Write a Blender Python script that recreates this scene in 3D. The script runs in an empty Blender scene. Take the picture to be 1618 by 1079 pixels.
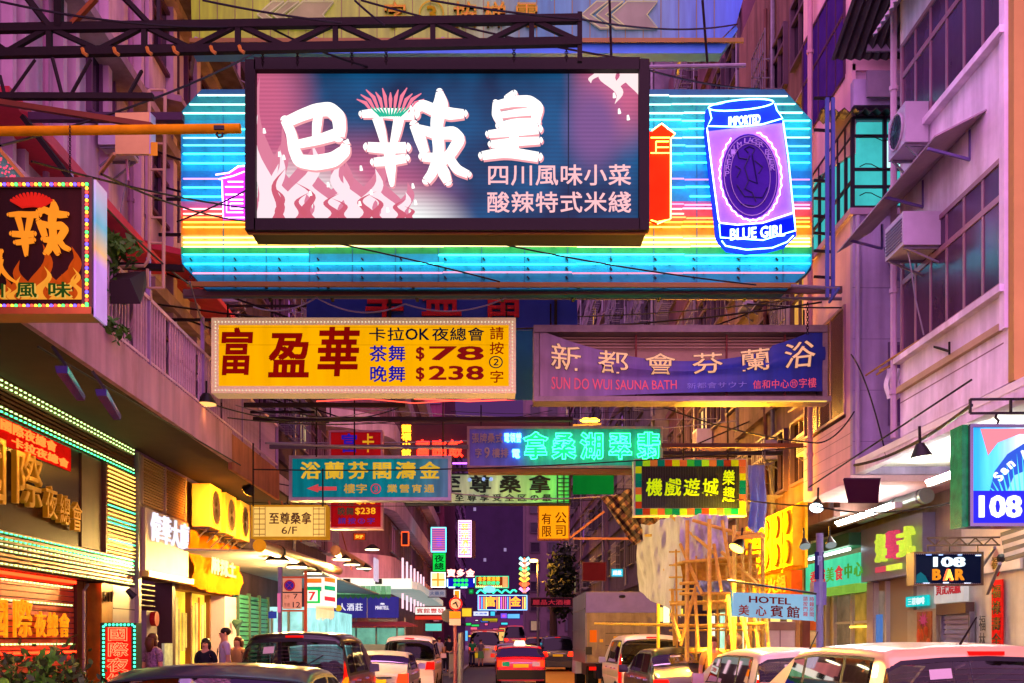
import bpy, math, random
import numpy as np
from mathutils import Vector, Matrix
random.seed(7)
SC = bpy.context.scene
COL = SC.collection
F = 1600.0; CX = 780.0; CY = 1012.0; EYE = 1.6      # focal length, vanishing point (photo pixels) and eye height
# ---------------------------------------------------------------- camera
cd = bpy.data.cameras.new('camera'); cam = bpy.data.objects.new('camera', cd); COL.objects.link(cam)
cam.location = (0, 0, EYE); cam.rotation_euler = (math.pi/2, 0, 0)
cd.sensor_width = 36; cd.lens = 36*F/1618; cd.shift_x = (809-CX)/1618; cd.shift_y = (CY-539.5)/1618
cd.clip_end = 2000; cd.clip_start = .1
SC.camera = cam
# ---------------------------------------------------------------- night sky, glow of the street, exposure
w = bpy.data.worlds.new('World'); SC.world = w; w.use_nodes = True
bg = w.node_tree.nodes['Background']; bg.inputs[0].default_value = (.42, .13, .62, 1); bg.inputs[1].default_value = .10
sd = bpy.data.lights.new('city_glow', 'SUN'); sd.energy = 4.6; sd.angle = math.radians(150); sd.color = (1, .40, .92)
sun = bpy.data.objects.new('city_glow', sd); COL.objects.link(sun)
sun.rotation_euler = Vector((.40, .66, -.38)).to_track_quat('-Z', 'Y').to_euler()
SC.view_settings.view_transform = 'Standard'; SC.view_settings.look = 'None'
SC.view_settings.exposure = 1.0; SC.view_settings.gamma = 1
SC.cycles.use_denoising = True
SC.cycles.max_bounces = 6; SC.cycles.diffuse_bounces = 3; SC.cycles.glossy_bounces = 3
SC.cycles.sample_clamp_indirect = 4; SC.cycles.sample_clamp_direct = 0
SC.cycles.caustics_reflective = False; SC.cycles.caustics_refractive = False

# ---------------------------------------------------------------- materials
def H(s):
    c = [int(s[i:i+2], 16)/255 for i in (0, 2, 4)]
    return tuple(x/12.92 if x <= .04045 else ((x+.055)/1.055)**2.4 for x in c)
_M = {}
def mat(name, col='808080', rough=.6, metal=0, es=0, ecol=None, var=0, scale=3, streak=0, bump=0, coat=0, alpha=1, trans=0):
    if name in _M: return _M[name]
    es = es*.6                        # lamp strengths are set for exposure 1
    m = bpy.data.materials.new(name); m.use_nodes = True; nt = m.node_tree; N = nt.nodes; L = nt.links
    b = N['Principled BSDF']; c = H(col) if isinstance(col, str) else col
    b.inputs['Base Color'].default_value = (*c, 1); b.inputs['Roughness'].default_value = rough; b.inputs['Metallic'].default_value = metal
    if not coat and not metal: b.inputs['Specular IOR Level'].default_value = .25
    if es and not coat: b.inputs['Specular IOR Level'].default_value = 0 if not metal else .3
    if coat: b.inputs['Coat Weight'].default_value = coat; b.inputs['Coat Roughness'].default_value = .05
    if alpha < 1: b.inputs['Alpha'].default_value = alpha
    if trans: b.inputs['Transmission Weight'].default_value = trans
    if es:
        e = H(ecol) if isinstance(ecol, str) else (ecol or c)
        b.inputs['Emission Color'].default_value = (*e, 1); b.inputs['Emission Strength'].default_value = es
    if var or streak or bump:
        tc = N.new('ShaderNodeTexCoord'); src = None
        nz = N.new('ShaderNodeTexNoise'); nz.inputs['Scale'].default_value = scale; nz.inputs['Detail'].default_value = 7; nz.inputs['Roughness'].default_value = .65
        L.new(tc.outputs['Object'], nz.inputs['Vector'])
        cr = N.new('ShaderNodeMapRange'); cr.inputs[1].default_value = .3; cr.inputs[2].default_value = .7
        cr.inputs[3].default_value = 1-var; cr.inputs[4].default_value = 1+var*.35
        L.new(nz.outputs['Fac'], cr.inputs[0]); src = cr.outputs[0]
        if streak:
            mp = N.new('ShaderNodeMapping'); mp.inputs['Scale'].default_value = (2.2, 2.2, .22); L.new(tc.outputs['Object'], mp.inputs[0])
            n2 = N.new('ShaderNodeTexNoise'); n2.inputs['Scale'].default_value = 1.6; n2.inputs['Detail'].default_value = 5; L.new(mp.outputs[0], n2.inputs['Vector'])
            c2 = N.new('ShaderNodeMapRange'); c2.inputs[1].default_value = .35; c2.inputs[2].default_value = .62; c2.inputs[3].default_value = 1-streak; c2.inputs[4].default_value = 1
            L.new(n2.outputs['Fac'], c2.inputs[0])
            mu = N.new('ShaderNodeMath'); mu.operation = 'MULTIPLY'; L.new(src, mu.inputs[0]); L.new(c2.outputs[0], mu.inputs[1]); src = mu.outputs[0]
        mx = N.new('ShaderNodeVectorMath'); mx.operation = 'SCALE'; mx.inputs[0].default_value = c; L.new(src, mx.inputs['Scale'])
        if streak >= .3:        # blotched damp and rust stains on old render
            n3 = N.new('ShaderNodeTexNoise'); n3.inputs['Scale'].default_value = .9; n3.inputs['Detail'].default_value = 9; n3.inputs['Roughness'].default_value = .7; mp3 = N.new('ShaderNodeMapping'); mp3.inputs['Scale'].default_value = (1.2, 1.2, .5); L.new(tc.outputs['Object'], mp3.inputs[0]); L.new(mp3.outputs[0], n3.inputs['Vector'])
            c3 = N.new('ShaderNodeMapRange'); c3.inputs[1].default_value = .52; c3.inputs[2].default_value = .66; c3.inputs[3].default_value = 0; c3.inputs[4].default_value = .55; L.new(n3.outputs['Fac'], c3.inputs[0])
            m3 = N.new('ShaderNodeMix'); m3.data_type = 'RGBA'; L.new(c3.outputs[0], m3.inputs[0]); L.new(mx.outputs[0], m3.inputs[6]); m3.inputs[7].default_value = (c[0]*.50, c[1]*.42, c[2]*.38, 1); mx = m3; L.new(m3.outputs[2], b.inputs['Base Color'])
        else: L.new(mx.outputs[0], b.inputs['Base Color'])
        if es:
            sm = N.new('ShaderNodeMath'); sm.operation = 'MULTIPLY'; sm.inputs[1].default_value = es; L.new(src, sm.inputs[0]); L.new(sm.outputs[0], b.inputs['Emission Strength'])
        if bump:
            bp = N.new('ShaderNodeBump'); bp.inputs['Strength'].default_value = bump; bp.inputs['Distance'].default_value = .03
            L.new(nz.outputs['Fac'], bp.inputs['Height']); L.new(bp.outputs[0], b.inputs['Normal'])
    _M[name] = m
    return m
def glow(hexs, es=1.0):            # something that gives off light: lamp, lit sign face, neon tube
    return mat('lit_%s_%g' % (hexs, es), (.02, .02, .02), .5, es=es, ecol=hexs)
def lit(hexs, es=1.0, var=.18):    # back-lit sign sheet; also glow put into awnings, bag, pipe end
    return mat('sheet_%s_%g' % (hexs, es), tuple(.2*x for x in H(hexs)), .5, es=es, ecol=hexs, var=var, scale=1.6, streak=.14)
def paint(hexs, rough=.5, var=.15, **k):
    return mat('paint_%s_%g' % (hexs, rough), hexs, rough, var=var, scale=4, **k)

# ---------------------------------------------------------------- mesh builder
class MB:
    def __init__(s): s.v = []; s.f = []
    def add(s, vs, fs):
        n = len(s.v); s.v += [tuple(p) for p in vs]; s.f += [tuple(i+n for i in f) for f in fs]; return s
    def hexa(s, p):                # 8 corners: bottom 4 (ccw), top 4
        return s.add(p, [(3,2,1,0),(4,5,6,7),(0,1,5,4),(1,2,6,5),(2,3,7,6),(3,0,4,7)])
    def box(s, x0, x1, y0, y1, z0, z1):
        if x1 < x0: x0, x1 = x1, x0
        if y1 < y0: y0, y1 = y1, y0
        if z1 < z0: z0, z1 = z1, z0
        return s.hexa([(x0,y0,z0),(x1,y0,z0),(x1,y1,z0),(x0,y1,z0),(x0,y0,z1),(x1,y0,z1),(x1,y1,z1),(x0,y1,z1)])
    def bar(s, p0, p1, w, h=None):
        p0 = Vector(p0); p1 = Vector(p1); d = (p1-p0)
        if d.length < 1e-6: return s
        d.normalize(); up = Vector((0,0,1)) if abs(d.z) < .95 else Vector((0,1,0))
        a = d.cross(up).normalized(); b = a.cross(d).normalized(); h = h or w; a *= w/2; b *= h/2
        return s.hexa([p0-a-b, p0+a-b, p1+a-b, p1-a-b, p0-a+b, p0+a+b, p1+a+b, p1-a+b])
    def tube(s, pts, r, n=6, closed=False):
        pts = [Vector(p) for p in pts]; k = len(pts)
        if k < 2: return s
        base = len(s.v); ref = None
        for i, p in enumerate(pts):
            a = pts[(i-1) % k] if (i or closed) else p; b = pts[(i+1) % k] if (i < k-1 or closed) else p
            d = (b-a)
            if d.length < 1e-9: d = Vector((0,0,1))
            d.normalize()
            if ref is None: ref = Vector((0,1,0)) if abs(d.y) < .9 else Vector((0,0,1))
            u = d.cross(ref)
            if u.length < 1e-4: u = d.cross(Vector((1,.3,.2)))
            u.normalize(); v = u.cross(d).normalized(); ri = r[i] if isinstance(r, (list, tuple)) else r
            for j in range(n):
                t = 2*math.pi*j/n; q = p+u*(ri*math.cos(t))+v*(ri*math.sin(t)); s.v.append(tuple(q))
        m = k if closed else k-1
        for i in range(m):
            for j in range(n):
                A = base+i*n+j; B = base+i*n+(j+1) % n; C = base+((i+1) % k)*n+(j+1) % n; D = base+((i+1) % k)*n+j
                s.f.append((A, B, C, D))
        if not closed:
            s.f.append(tuple(base+j for j in reversed(range(n)))); s.f.append(tuple(base+(k-1)*n+j for j in range(n)))
        return s
    def cyl(s, p0, p1, r0, r1=None, n=12):
        return s.tube([p0, p1], [r0, r0 if r1 is None else r1], n)
    def poly(s, pts, dvec):        # polygon given as 3d points, extruded by dvec
        k = len(pts); d = Vector(dvec); pts = [Vector(p) for p in pts]; n = len(s.v)
        s.v += [tuple(p) for p in pts]+[tuple(p+d) for p in pts]
        s.f.append(tuple(n+i for i in range(k))); s.f.append(tuple(n+k+i for i in reversed(range(k))))
        for i in range(k): s.f.append((n+i, n+k+i, n+k+(i+1) % k, n+(i+1) % k))
        return s
    def ball(s, c, r, n=8, m=5, sq=(1,1,1)):
        c = Vector(c); base = len(s.v); s.v.append((c.x, c.y, c.z+r*sq[2]))
        for i in range(1, m):
            a = math.pi*i/m
            for j in range(n):
                b = 2*math.pi*j/n; s.v.append((c.x+r*sq[0]*math.sin(a)*math.cos(b), c.y+r*sq[1]*math.sin(a)*math.sin(b), c.z+r*sq[2]*math.cos(a)))
        s.v.append((c.x, c.y, c.z-r*sq[2])); last = len(s.v)-1
        for j in range(n): s.f.append((base, base+1+j, base+1+(j+1) % n))
        for i in range(m-2):
            for j in range(n):
                A = base+1+i*n+j; B = base+1+i*n+(j+1) % n; s.f.append((A, A+n, B+n, B))
        for j in range(n): s.f.append((last, last-n+(j+1) % n, last-n+j))
        return s

BASE = {}
def _mesh(name, mb, m, off, smooth):
    me = bpy.data.meshes.new(name); o = Vector(off)
    me.from_pydata([(x-o.x, y-o.y, z-o.z) for x, y, z in mb.v], [], mb.f); me.update()
    me.materials.append(m)
    if smooth:
        me.polygons.foreach_set('use_smooth', [True]*len(me.polygons)); me.set_sharp_from_angle(angle=math.radians(38))
    return me
def thing(name, label, cat, loc=(0,0,0), group=None):
    o = bpy.data.objects.new(name, None); COL.objects.link(o); o.location = loc; o.empty_display_size = .1
    o['label'] = label; o['category'] = cat
    if group: o['group'] = group
    BASE[o] = Vector(loc); return o
def part(name, mb, m, parent, smooth=False, label=None, kind=None):
    b = BASE[parent]; o = bpy.data.objects.new(name, _mesh(name, mb, m, b, smooth)); COL.objects.link(o); o.parent = parent; BASE[o] = b
    if label: o['label'] = label
    if kind: o['kind'] = kind
    return o
def solo(name, mb, m, label, cat, group=None, smooth=False, kind=None):
    xs = np.array(mb.v); loc = ((xs[:,0].min()+xs[:,0].max())/2, (xs[:,1].min()+xs[:,1].max())/2, xs[:,2].min())
    o = bpy.data.objects.new(name, _mesh(name, mb, m, loc, smooth)); COL.objects.link(o); o.location = loc; BASE[o] = Vector(loc)
    o['label'] = label; o['category'] = cat
    if group: o['group'] = group
    if kind: o['kind'] = kind
    return o
def struct(name, mb, m, smooth=False):
    o = bpy.data.objects.new(name, _mesh(name, mb, m, (0,0,0), smooth)); COL.objects.link(o); o['kind'] = 'structure'; BASE[o] = Vector((0,0,0)); return o
def clone_part(o, parent, d):      # the same mesh again on the same thing, shifted
    c = o.copy(); COL.objects.link(c); c.parent = parent; c.location = Vector(o.location)+Vector(d); BASE[c] = BASE[parent]
    for ch in o.children:
        g = ch.copy(); COL.objects.link(g); g.parent = c; BASE[g] = BASE[parent]
    return c
def clone_thing(r, loc, label):
    c = r.copy(); COL.objects.link(c); c.location = loc; c['label'] = label; BASE[c] = Vector(loc)
    for ch in r.children:
        p = ch.copy(); COL.objects.link(p); p.parent = c
        for g in ch.children:
            q = g.copy(); COL.objects.link(q); q.parent = p
    return c

# ---------------------------------------------------------------- planes
def P(px, py, Y): return Vector(((px-CX)*Y/F, Y, EYE+(CY-py)*Y/F))
class Plane:
    def __init__(s, o, u, v, n, kind, d): s.o = Vector(o); s.u = Vector(u); s.v = Vector(v); s.n = Vector(n); s.kind = kind; s.d = d
    def pt(s, a, b, c=0): return s.o+s.u*a+s.v*b+s.n*c
    def ab(s, px, py):
        if s.kind == 'f': return (px-CX)*s.d/F, EYE+(CY-py)*s.d/F
        Y = s.d*F/(px-CX); return (Y if s.kind == 'l' else -Y), EYE+(CY-py)*Y/F
    def box(s, mb, a0, a1, b0, b1, c0, c1):
        return mb.hexa([s.pt(a0,b0,c1), s.pt(a1,b0,c1), s.pt(a1,b0,c0), s.pt(a0,b0,c0), s.pt(a0,b1,c1), s.pt(a1,b1,c1), s.pt(a1,b1,c0), s.pt(a0,b1,c0)])
    def pxbox(s, mb, x0, y0, x1, y1, c0, c1):
        a0, b1 = s.ab(x0, y0); a1, b0 = s.ab(x1, y1); return s.box(mb, a0, a1, b0, b1, c0, c1)
    def poly(s, mb, pts, c0, c1):
        q = [s.pt(a, b, c1) for a, b in pts]; return mb.poly(q, s.n*(c0-c1))
def Front(Y): return Plane((0,Y,0), (1,0,0), (0,0,1), (0,-1,0), 'f', Y)
def Left(X): return Plane((X,0,0), (0,1,0), (0,0,1), (1,0,0), 'l', X)
def Right(X): return Plane((X,0,0), (0,-1,0), (0,0,1), (-1,0,0), 'r', X)

# ---------------------------------------------------------------- lettering (built-in font outlines)
_G = {}
def glyph(s, weight=0.0, tube=0.0, space=1.0):
    k = (s, round(weight, 3), round(tube, 3), space)
    if k in _G: return _G[k]
    c = bpy.data.curves.new('t', 'FONT'); c.body = s; c.size = 1; c.resolution_u = 2; c.space_character = space
    if tube: c.fill_mode = 'NONE'; c.bevel_depth = tube; c.bevel_resolution = 0; c.offset = weight
    else: c.offset = weight; c.extrude = .5
    o = bpy.data.objects.new('t', c); COL.objects.link(o); me = bpy.data.meshes.new_from_object(o)
    v = [tuple(x.co) for x in me.vertices]; f = [tuple(p.vertices) for p in me.polygons]
    bpy.data.objects.remove(o); bpy.data.meshes.remove(me); bpy.data.curves.remove(c)
    _G[k] = (v, f); return _G[k]
def is_cjk(ch): return ord(ch) > 0x2E00 or ord(ch) in range(0x2460, 0x2500)
def text(pl, s, rect, c=0.0, depth=.02, weight=.0, tube=0.0, vertical=False, fill=.97, slant=0.0, warp=None, mb=None):
    """rect (a0,b0,a1,b1) on the plane, letters from c to c+depth; CJK strings set one glyph per cell, latin fitted whole"""
    mb = mb or MB(); a0, b0, a1, b1 = rect
    cjk = all(is_cjk(ch) for ch in s if ch != ' ')
    cells = []
    if cjk or vertical:
        n = len(s)
        for i, ch in enumerate(s):
            if ch == ' ': continue
            if vertical: h = (b1-b0)/n; cells.append((ch, a0, b1-(i+1)*h, a1, b1-i*h))
            else: wd = (a1-a0)/n; cells.append((ch, a0+i*wd, b0, a0+(i+1)*wd, b1))
    else: cells.append((s, a0, b0, a1, b1))
    for ch, x0, y0, x1, y1 in cells:
        v, f = glyph(ch, 0 if not tube else weight, tube)
        if not v: continue
        if weight >= .01 and not tube:              # bold: the same outline set again a little to each side
            e = weight*.55; n0 = len(v); V2, F2 = [], []
            for q, (ex, ey) in enumerate(((0,0),(e,e*.6),(-e,e*.6),(e,-e*.6),(-e,-e*.6))): V2 += [(p[0]+ex, p[1]+ey, p[2]-(.03*q if p[2] > 0 else 0)) for p in v]; F2 += [tuple(k+n0*q for k in g) for g in f]
            v, f = V2, F2
        xs = [p[0] for p in v]; ys = [p[1] for p in v]
        if len(ch) == 1 and is_cjk(ch): gx0, gx1, gy0, gy1 = 0.0, 1.0, -.12, .88
        else: gx0, gx1, gy0, gy1 = min(xs), max(xs), min(ys), max(ys)
        sx = (x1-x0)*fill/(gx1-gx0); sy = (y1-y0)*fill/(gy1-gy0); ox = (x0+x1)/2; oy = (y0+y1)/2; cx = (gx0+gx1)/2; cy = (gy0+gy1)/2
        out = []
        for p in v:
            a = ox+(p[0]-cx)*sx+slant*(p[1]-cy)*sy; b = oy+(p[1]-cy)*sy
            zc = c+depth*(p[2]+.5) if not tube else c+depth/2+p[2]*sx
            if warp: a, b, zz = warp(a, b); zc += zz
            out.append(pl.pt(a, b, zc))
        mb.add(out, f)
    return mb
def ptext(pl, s, px, **k):         # rect given in photo pixels of that plane
    x0, y0, x1, y1 = px; a0, b1 = pl.ab(x0, y0); a1, b0 = pl.ab(x1, y1)
    if pl.kind != 'f': b0 = min(b0, b1) if b0 > b1 else b0
    return text(pl, s, (a0, b0, a1, b1), **k)
def sag(p0, p1, d, n=10):
    p0 = Vector(p0); p1 = Vector(p1)
    return [p0.lerp(p1, i/n)-Vector((0,0,d*4*(i/n)*(1-i/n))) for i in range(n+1)]

# common materials
STEEL = mat('rusty_steel', '180d08', .8, .0, var=.35, scale=9, bump=.2)
GALV = mat('galvanised_steel', '77727c', .5, .5, var=.3, scale=6)
BLACK = mat('black_paint', '14110f', .45, var=.3)
CABLE = mat('black_cable', '0d0b0b', .6)
WIRE = mat('grey_wire', '77727a', .6)
ALU = mat('aluminium_frame', '9b93a0', .4, .6, var=.25)
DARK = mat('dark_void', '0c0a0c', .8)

def sign_box(name, label, rect, Y, th=.3, frame=GALV, panel=None, fw=5, group=None, out=.04, cat='sign', skip_panel=False):
    """a boxed sign facing the camera side: housing, four frame rails, panel. rect in photo pixels at depth Y"""
    pl = Front(Y); x0, y0, x1, y1 = rect; a0, b1 = pl.ab(x0, y0); a1, b0 = pl.ab(x1, y1); f = fw*Y/F
    t = thing(name, label, cat, ((a0+a1)/2, Y, b0), group)
    part('housing', pl.box(MB(), a0+.004, a1-.004, b0+.004, b1-.004, -th, 0), frame if frame is not ALU else GALV, t)
    for q in ((a0, a1, b0, b0+f), (a0, a1, b1-f, b1), (a0, a0+f, b0+f, b1-f), (a1-f, a1, b0+f, b1-f)):
        part('frame_rail', pl.box(MB(), *q, 0, out), frame, t)
    if not skip_panel: part('panel', pl.box(MB(), a0+f, a1-f, b0+f, b1-f, 0, .012), panel, t)
    return t, pl
def letters(t, pl, s, px, m, name='lettering', each=False, **k):
    """one part per line of print, or one part per character where they are large"""
    if each:
        x0, y0, x1, y1 = px; n = len(s)
        for i, ch in enumerate(s):
            if ch == ' ': continue
            q = (x0, y0+(y1-y0)*i/n, x1, y0+(y1-y0)*(i+1)/n) if k.get('vertical') else (x0+(x1-x0)*i/n, y0, x0+(x1-x0)*(i+1)/n, y1)
            part('character', ptext(pl, ch, q, **k), m, t)
    else: part(name, ptext(pl, s, px, **k), m, t)
# ================================================================ OVERHEAD SIGNS
G_SIGN = 'signs hung across the street'
def hangers(rect, Y, zt, xs, m=STEEL, th=.3):
    """steel hangers from a sign up to its crossbar"""
    mb = MB()
    for x in xs: mb.bar(P(x, rect[1], Y+th*.5)-Vector((0,0,.02)), (P(x, rect[1], Y).x, Y+th*.5, zt), .035)
    return mb

# --- big green-blue guide sign at the very top
Y = 17.0; pl = Front(Y)
t = thing('guide_sign', 'huge faded green and blue sheet sign with arrows across the very top', 'sign', P(740, 70, Y), G_SIGN)
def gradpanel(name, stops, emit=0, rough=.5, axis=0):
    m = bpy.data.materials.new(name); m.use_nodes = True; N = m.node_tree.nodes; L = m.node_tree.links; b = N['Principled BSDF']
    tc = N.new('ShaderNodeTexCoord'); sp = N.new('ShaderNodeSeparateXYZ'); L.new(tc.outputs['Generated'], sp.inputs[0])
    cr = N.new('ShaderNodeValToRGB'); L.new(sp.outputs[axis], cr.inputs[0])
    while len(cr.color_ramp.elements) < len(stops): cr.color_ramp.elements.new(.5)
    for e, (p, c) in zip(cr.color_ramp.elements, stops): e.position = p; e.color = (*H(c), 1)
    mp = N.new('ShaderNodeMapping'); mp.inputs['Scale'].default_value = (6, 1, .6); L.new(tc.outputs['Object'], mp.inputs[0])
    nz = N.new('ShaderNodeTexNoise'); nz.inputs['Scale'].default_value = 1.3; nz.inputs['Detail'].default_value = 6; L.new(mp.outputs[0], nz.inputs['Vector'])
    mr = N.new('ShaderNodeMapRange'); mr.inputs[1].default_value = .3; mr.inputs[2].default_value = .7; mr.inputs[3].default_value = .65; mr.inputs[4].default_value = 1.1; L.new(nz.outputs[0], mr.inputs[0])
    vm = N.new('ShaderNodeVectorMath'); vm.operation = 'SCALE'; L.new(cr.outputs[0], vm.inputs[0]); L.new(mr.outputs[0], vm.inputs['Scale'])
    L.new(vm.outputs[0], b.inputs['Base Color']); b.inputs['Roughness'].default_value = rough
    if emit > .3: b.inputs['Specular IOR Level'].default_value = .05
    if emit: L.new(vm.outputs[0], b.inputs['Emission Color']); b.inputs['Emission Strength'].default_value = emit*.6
    return m
gm = gradpanel('faded_guide_sheet', [(0, 'a4d800'), (.45, '90c420'), (.62, '2e8a90'), (.8, '5a9a90'), (1, '1c60e0')])
mb = MB(); pl.poly(mb, [pl.ab(300,-95), pl.ab(1200,-95), pl.ab(1163,38), pl.ab(1135,66), pl.ab(304,66)], 0, .02); part('sheet', mb, gm, t)
mb = MB()
for i in range(30): 
    x = 316+i*28; mb.bar(P(x,-95,Y)-Vector((0,.025,0)), P(x,62,Y)-Vector((0,.025,0)), .012, .008)
part('sheet_seam', mb, paint('7c7c40', .5), t)
part('lower_flap', pl.poly(MB(), [pl.ab(304,68), pl.ab(1135,68), pl.ab(1163,40), pl.ab(1166,46), pl.ab(1140,84), pl.ab(304,84)], -.25, .0), paint('3f86d8', .4), t)
part('bottom_rail', MB().bar(P(300,64,Y-.06), P(1175,64,Y-.06), .04, .07), paint('8a7030', .5), t)
for x in (310, 500, 700, 870, 962, 1078): part('strut', MB().bar(P(x,60,Y-.05), P(x-8,118,Y+.6), .05), GALV, t)
for x0 in (408, 918):
    for k in range(3):
        a = x0+k*24; e = x0+125 if k == 2 else a+36
        if k < 2: pts = [(a+24,6), (a+42,6), (a+14,27), (a+46,48), (a+30,48), (a,27)]
        else: pts = [(a+24,6), (e-5,6), (e-22,27), (e-5,48), (a+24,48), (a,27)]
        part('arrow', pl.poly(MB(), [pl.ab(*q) for q in pts], .021, .05), lit('d8b890' if x0 < 500 else 'c9a7a8', .35), t)
        part('neon_tube', MB().tube([pl.pt(*pl.ab(*q), .075) for q in pts], .011, 5, True), lit('e8c8a0', .5), t)
for ch, x, y in (('字',625,6), ('按',735,6), ('梯',782,6), ('電',832,6)):
    part('character', ptext(pl, ch, (x-20,y,x+20,y+42), c=.03, depth=.05, weight=.015), paint('d49a20', .4), t)
    part('neon_character', ptext(pl, ch, (x-20,y,x+20,y+42), c=.10, depth=0, tube=.012), lit('e8b040', .45), t)
part('number_ring', MB().tube([pl.pt(pl.ab(682,24)[0]+.2*math.cos(a/12*math.pi), pl.ab(682,24)[1]+.2*math.sin(a/12*math.pi), .06) for a in range(24)], .014, 5, True), lit('e8b040', .45), t)
part('character', ptext(pl, '3', (674,12,690,38), c=.04, depth=.03, weight=.02), lit('d49a20', .35), t)

# --- black framed spicy noodle light box
Y = 12.0; pl = Front(Y)
FR = paint('160c08', .7, bump=.1)
t = thing('light_box_sign', 'big black framed light box with large white characters over pink flames', 'sign', P(706, 378, Y), G_SIGN)
part('housing', MB().hexa([P(392,360,Y), P(1022,364,Y), P(1022,364,Y)+Vector((0,.5,0)), P(392,360,Y)+Vector((0,.5,0)), P(392,100,Y), P(1022,97,Y), P(1022,97,Y)+Vector((0,.5,0)), P(392,100,Y)+Vector((0,.5,0))]), FR, t)
for a, b, w_ in (((403,104),(1010,104),.14), ((403,357),(1010,357),.14), ((397,98),(397,366),.12), ((1017,97),(1017,366),.12)):
    part('frame_rail', MB().bar(P(*a, Y-.06), P(*b, Y-.06), .12 if a[1] == b[1] else w_, w_ if a[1] == b[1] else .12), FR, t)
part('drip_rail', MB().bar(P(392,368,Y-.03), P(1020,368,Y-.03), .05, .03), paint('6a3410', .6), t)
def boxprint():
    m = bpy.data.materials.new('flame_print_sheet'); m.use_nodes = True; N = m.node_tree.nodes; L = m.node_tree.links; b = N['Principled BSDF']
    tc = N.new('ShaderNodeTexCoord'); G = tc.outputs['Generated']
    def blob(cx, cz, rx, rz):
        mp = N.new('ShaderNodeMapping'); mp.vector_type = 'POINT'; mp.inputs['Location'].default_value = (-cx/rx, 0, -cz/rz); mp.inputs['Scale'].default_value = (1/rx, 0, 1/rz); L.new(G, mp.inputs[0])
        ln = N.new('ShaderNodeVectorMath'); ln.operation = 'LENGTH'; L.new(mp.outputs[0], ln.inputs[0])
        mr = N.new('ShaderNodeMapRange'); mr.interpolation_type = 'SMOOTHSTEP'; mr.inputs[1].default_value = 0.25; mr.inputs[2].default_value = 1; mr.inputs[3].default_value = 1; mr.inputs[4].default_value = 0; L.new(ln.outputs['Value'], mr.inputs[0]); return mr.outputs[0]
    def comb(x, y):
        q = N.new('ShaderNodeMath'); q.operation = 'MAXIMUM'; L.new(x, q.inputs[0]); L.new(y, q.inputs[1]); return q.outputs[0]
    nz = N.new('ShaderNodeTexNoise'); nz.inputs['Scale'].default_value = 1.2; nz.inputs['Detail'].default_value = 2; L.new(tc.outputs['Object'], nz.inputs['Vector'])
    base = N.new('ShaderNodeMix'); base.data_type = 'RGBA'; base.inputs[6].default_value = (*H('00507e'), 1); base.inputs[7].default_value = (*H('032a48'), 1)
    s0 = N.new('ShaderNodeMapRange'); s0.inputs[1].default_value = .35; s0.inputs[2].default_value = .65; L.new(nz.outputs[0], s0.inputs[0]); L.new(s0.outputs[0], base.inputs[0])
    cur = base.outputs[2]
    f1 = comb(comb(blob(.26,.10,.33,.60), blob(0,.75,.19,.7)), comb(blob(.95,.98,.16,.62), blob(.08,.3,.2,.6)))
    for fac, c in ((f1, 'c05c7c'), (blob(.88,.62,.10,.40), '745084'), (comb(blob(.08,.0,.30,.5), blob(.36,-.1,.24,.4)), 'f0faf4')):
        mx = N.new('ShaderNodeMix'); mx.data_type = 'RGBA'; L.new(fac, mx.inputs[0]); L.new(cur, mx.inputs[6]); mx.inputs[7].default_value = (*H(c), 1); cur = mx.outputs[2]
    wv = N.new('ShaderNodeTexWave'); wv.bands_direction = 'Z'; wv.inputs['Scale'].default_value = 6.5; L.new(tc.outputs['Object'], wv.inputs['Vector'])
    m2 = N.new('ShaderNodeMapRange'); m2.inputs[3].default_value = .50; m2.inputs[4].default_value = .62; L.new(wv.outputs['Fac'], m2.inputs[0])
    L.new(cur, b.inputs['Emission Color']); L.new(m2.outputs[0], b.inputs['Emission Strength']); b.inputs['Base Color'].default_value = (.02,.02,.03,1); b.inputs['Roughness'].default_value = .5; b.inputs['Specular IOR Level'].default_value = 0
    return m
part('panel', pl.pxbox(MB(), 404,111,1010,350, 0, .02), boxprint(), t)
part('panel_seam', pl.pxbox(MB(), 897,112,899,348, .021, .024), glow('06304f', .6), t)
# flames: printed tongues, each outline traced with splines, two tones
def blade(x, yb, h, w_, lean, curl=0):
    """flame tongue outline in pixels: base at (x,yb), height h, width w_"""
    L_, R_ = [], []
    for i in range(13):
        s = i/12; cxs = x+lean*s*s*1.2+curl*1.6*math.sin(s*math.pi*2.2); hw = w_*.5*(1-s)**.8*(1+.55*math.sin(s*3.1+.3))
        L_.append((cxs-hw, yb-h*s)); R_.append((cxs+hw, yb-h*s))
    return L_+R_[::-1][1:]
PINK = glow('cc5c70', .9); LPK = glow('d87c96', .9); WHT = glow('fbf6f0', 1.15)
fl = [(420,349,225,34,-12,6),(432,349,150,30,16,-5),(455,349,120,34,-14,6),(478,349,165,40,22,-8),(505,349,115,36,-10,8),(530,349,95,34,18,-6),(556,349,125,40,-18,8),(585,349,110,34,14,-6),(612,349,90,34,-10,6),(636,349,60,26,10,-4)]
mb = MB(); mw = MB(); md = MB()
for i, (x, yb, h, w_, le, cu) in enumerate(fl):
    pl.poly(mb, [pl.ab(*q) for q in blade(x, yb, h, w_, le, cu)], .021, .024)
    pl.poly(mw, [pl.ab(*q) for q in blade(x-3, yb, h*.74, w_*.74, le, cu)], .025, .028)
    pl.poly(md, [pl.ab(*q) for q in blade(x+16, yb, h*.36, w_*.34, -le*.8, cu*.8)], .029, .032)
part('flame_print', mb, LPK, t); part('flame_print', md, PINK, t); part('flame_print', mw, glow('f6dce4', .95), t)
mb = MB()
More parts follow.
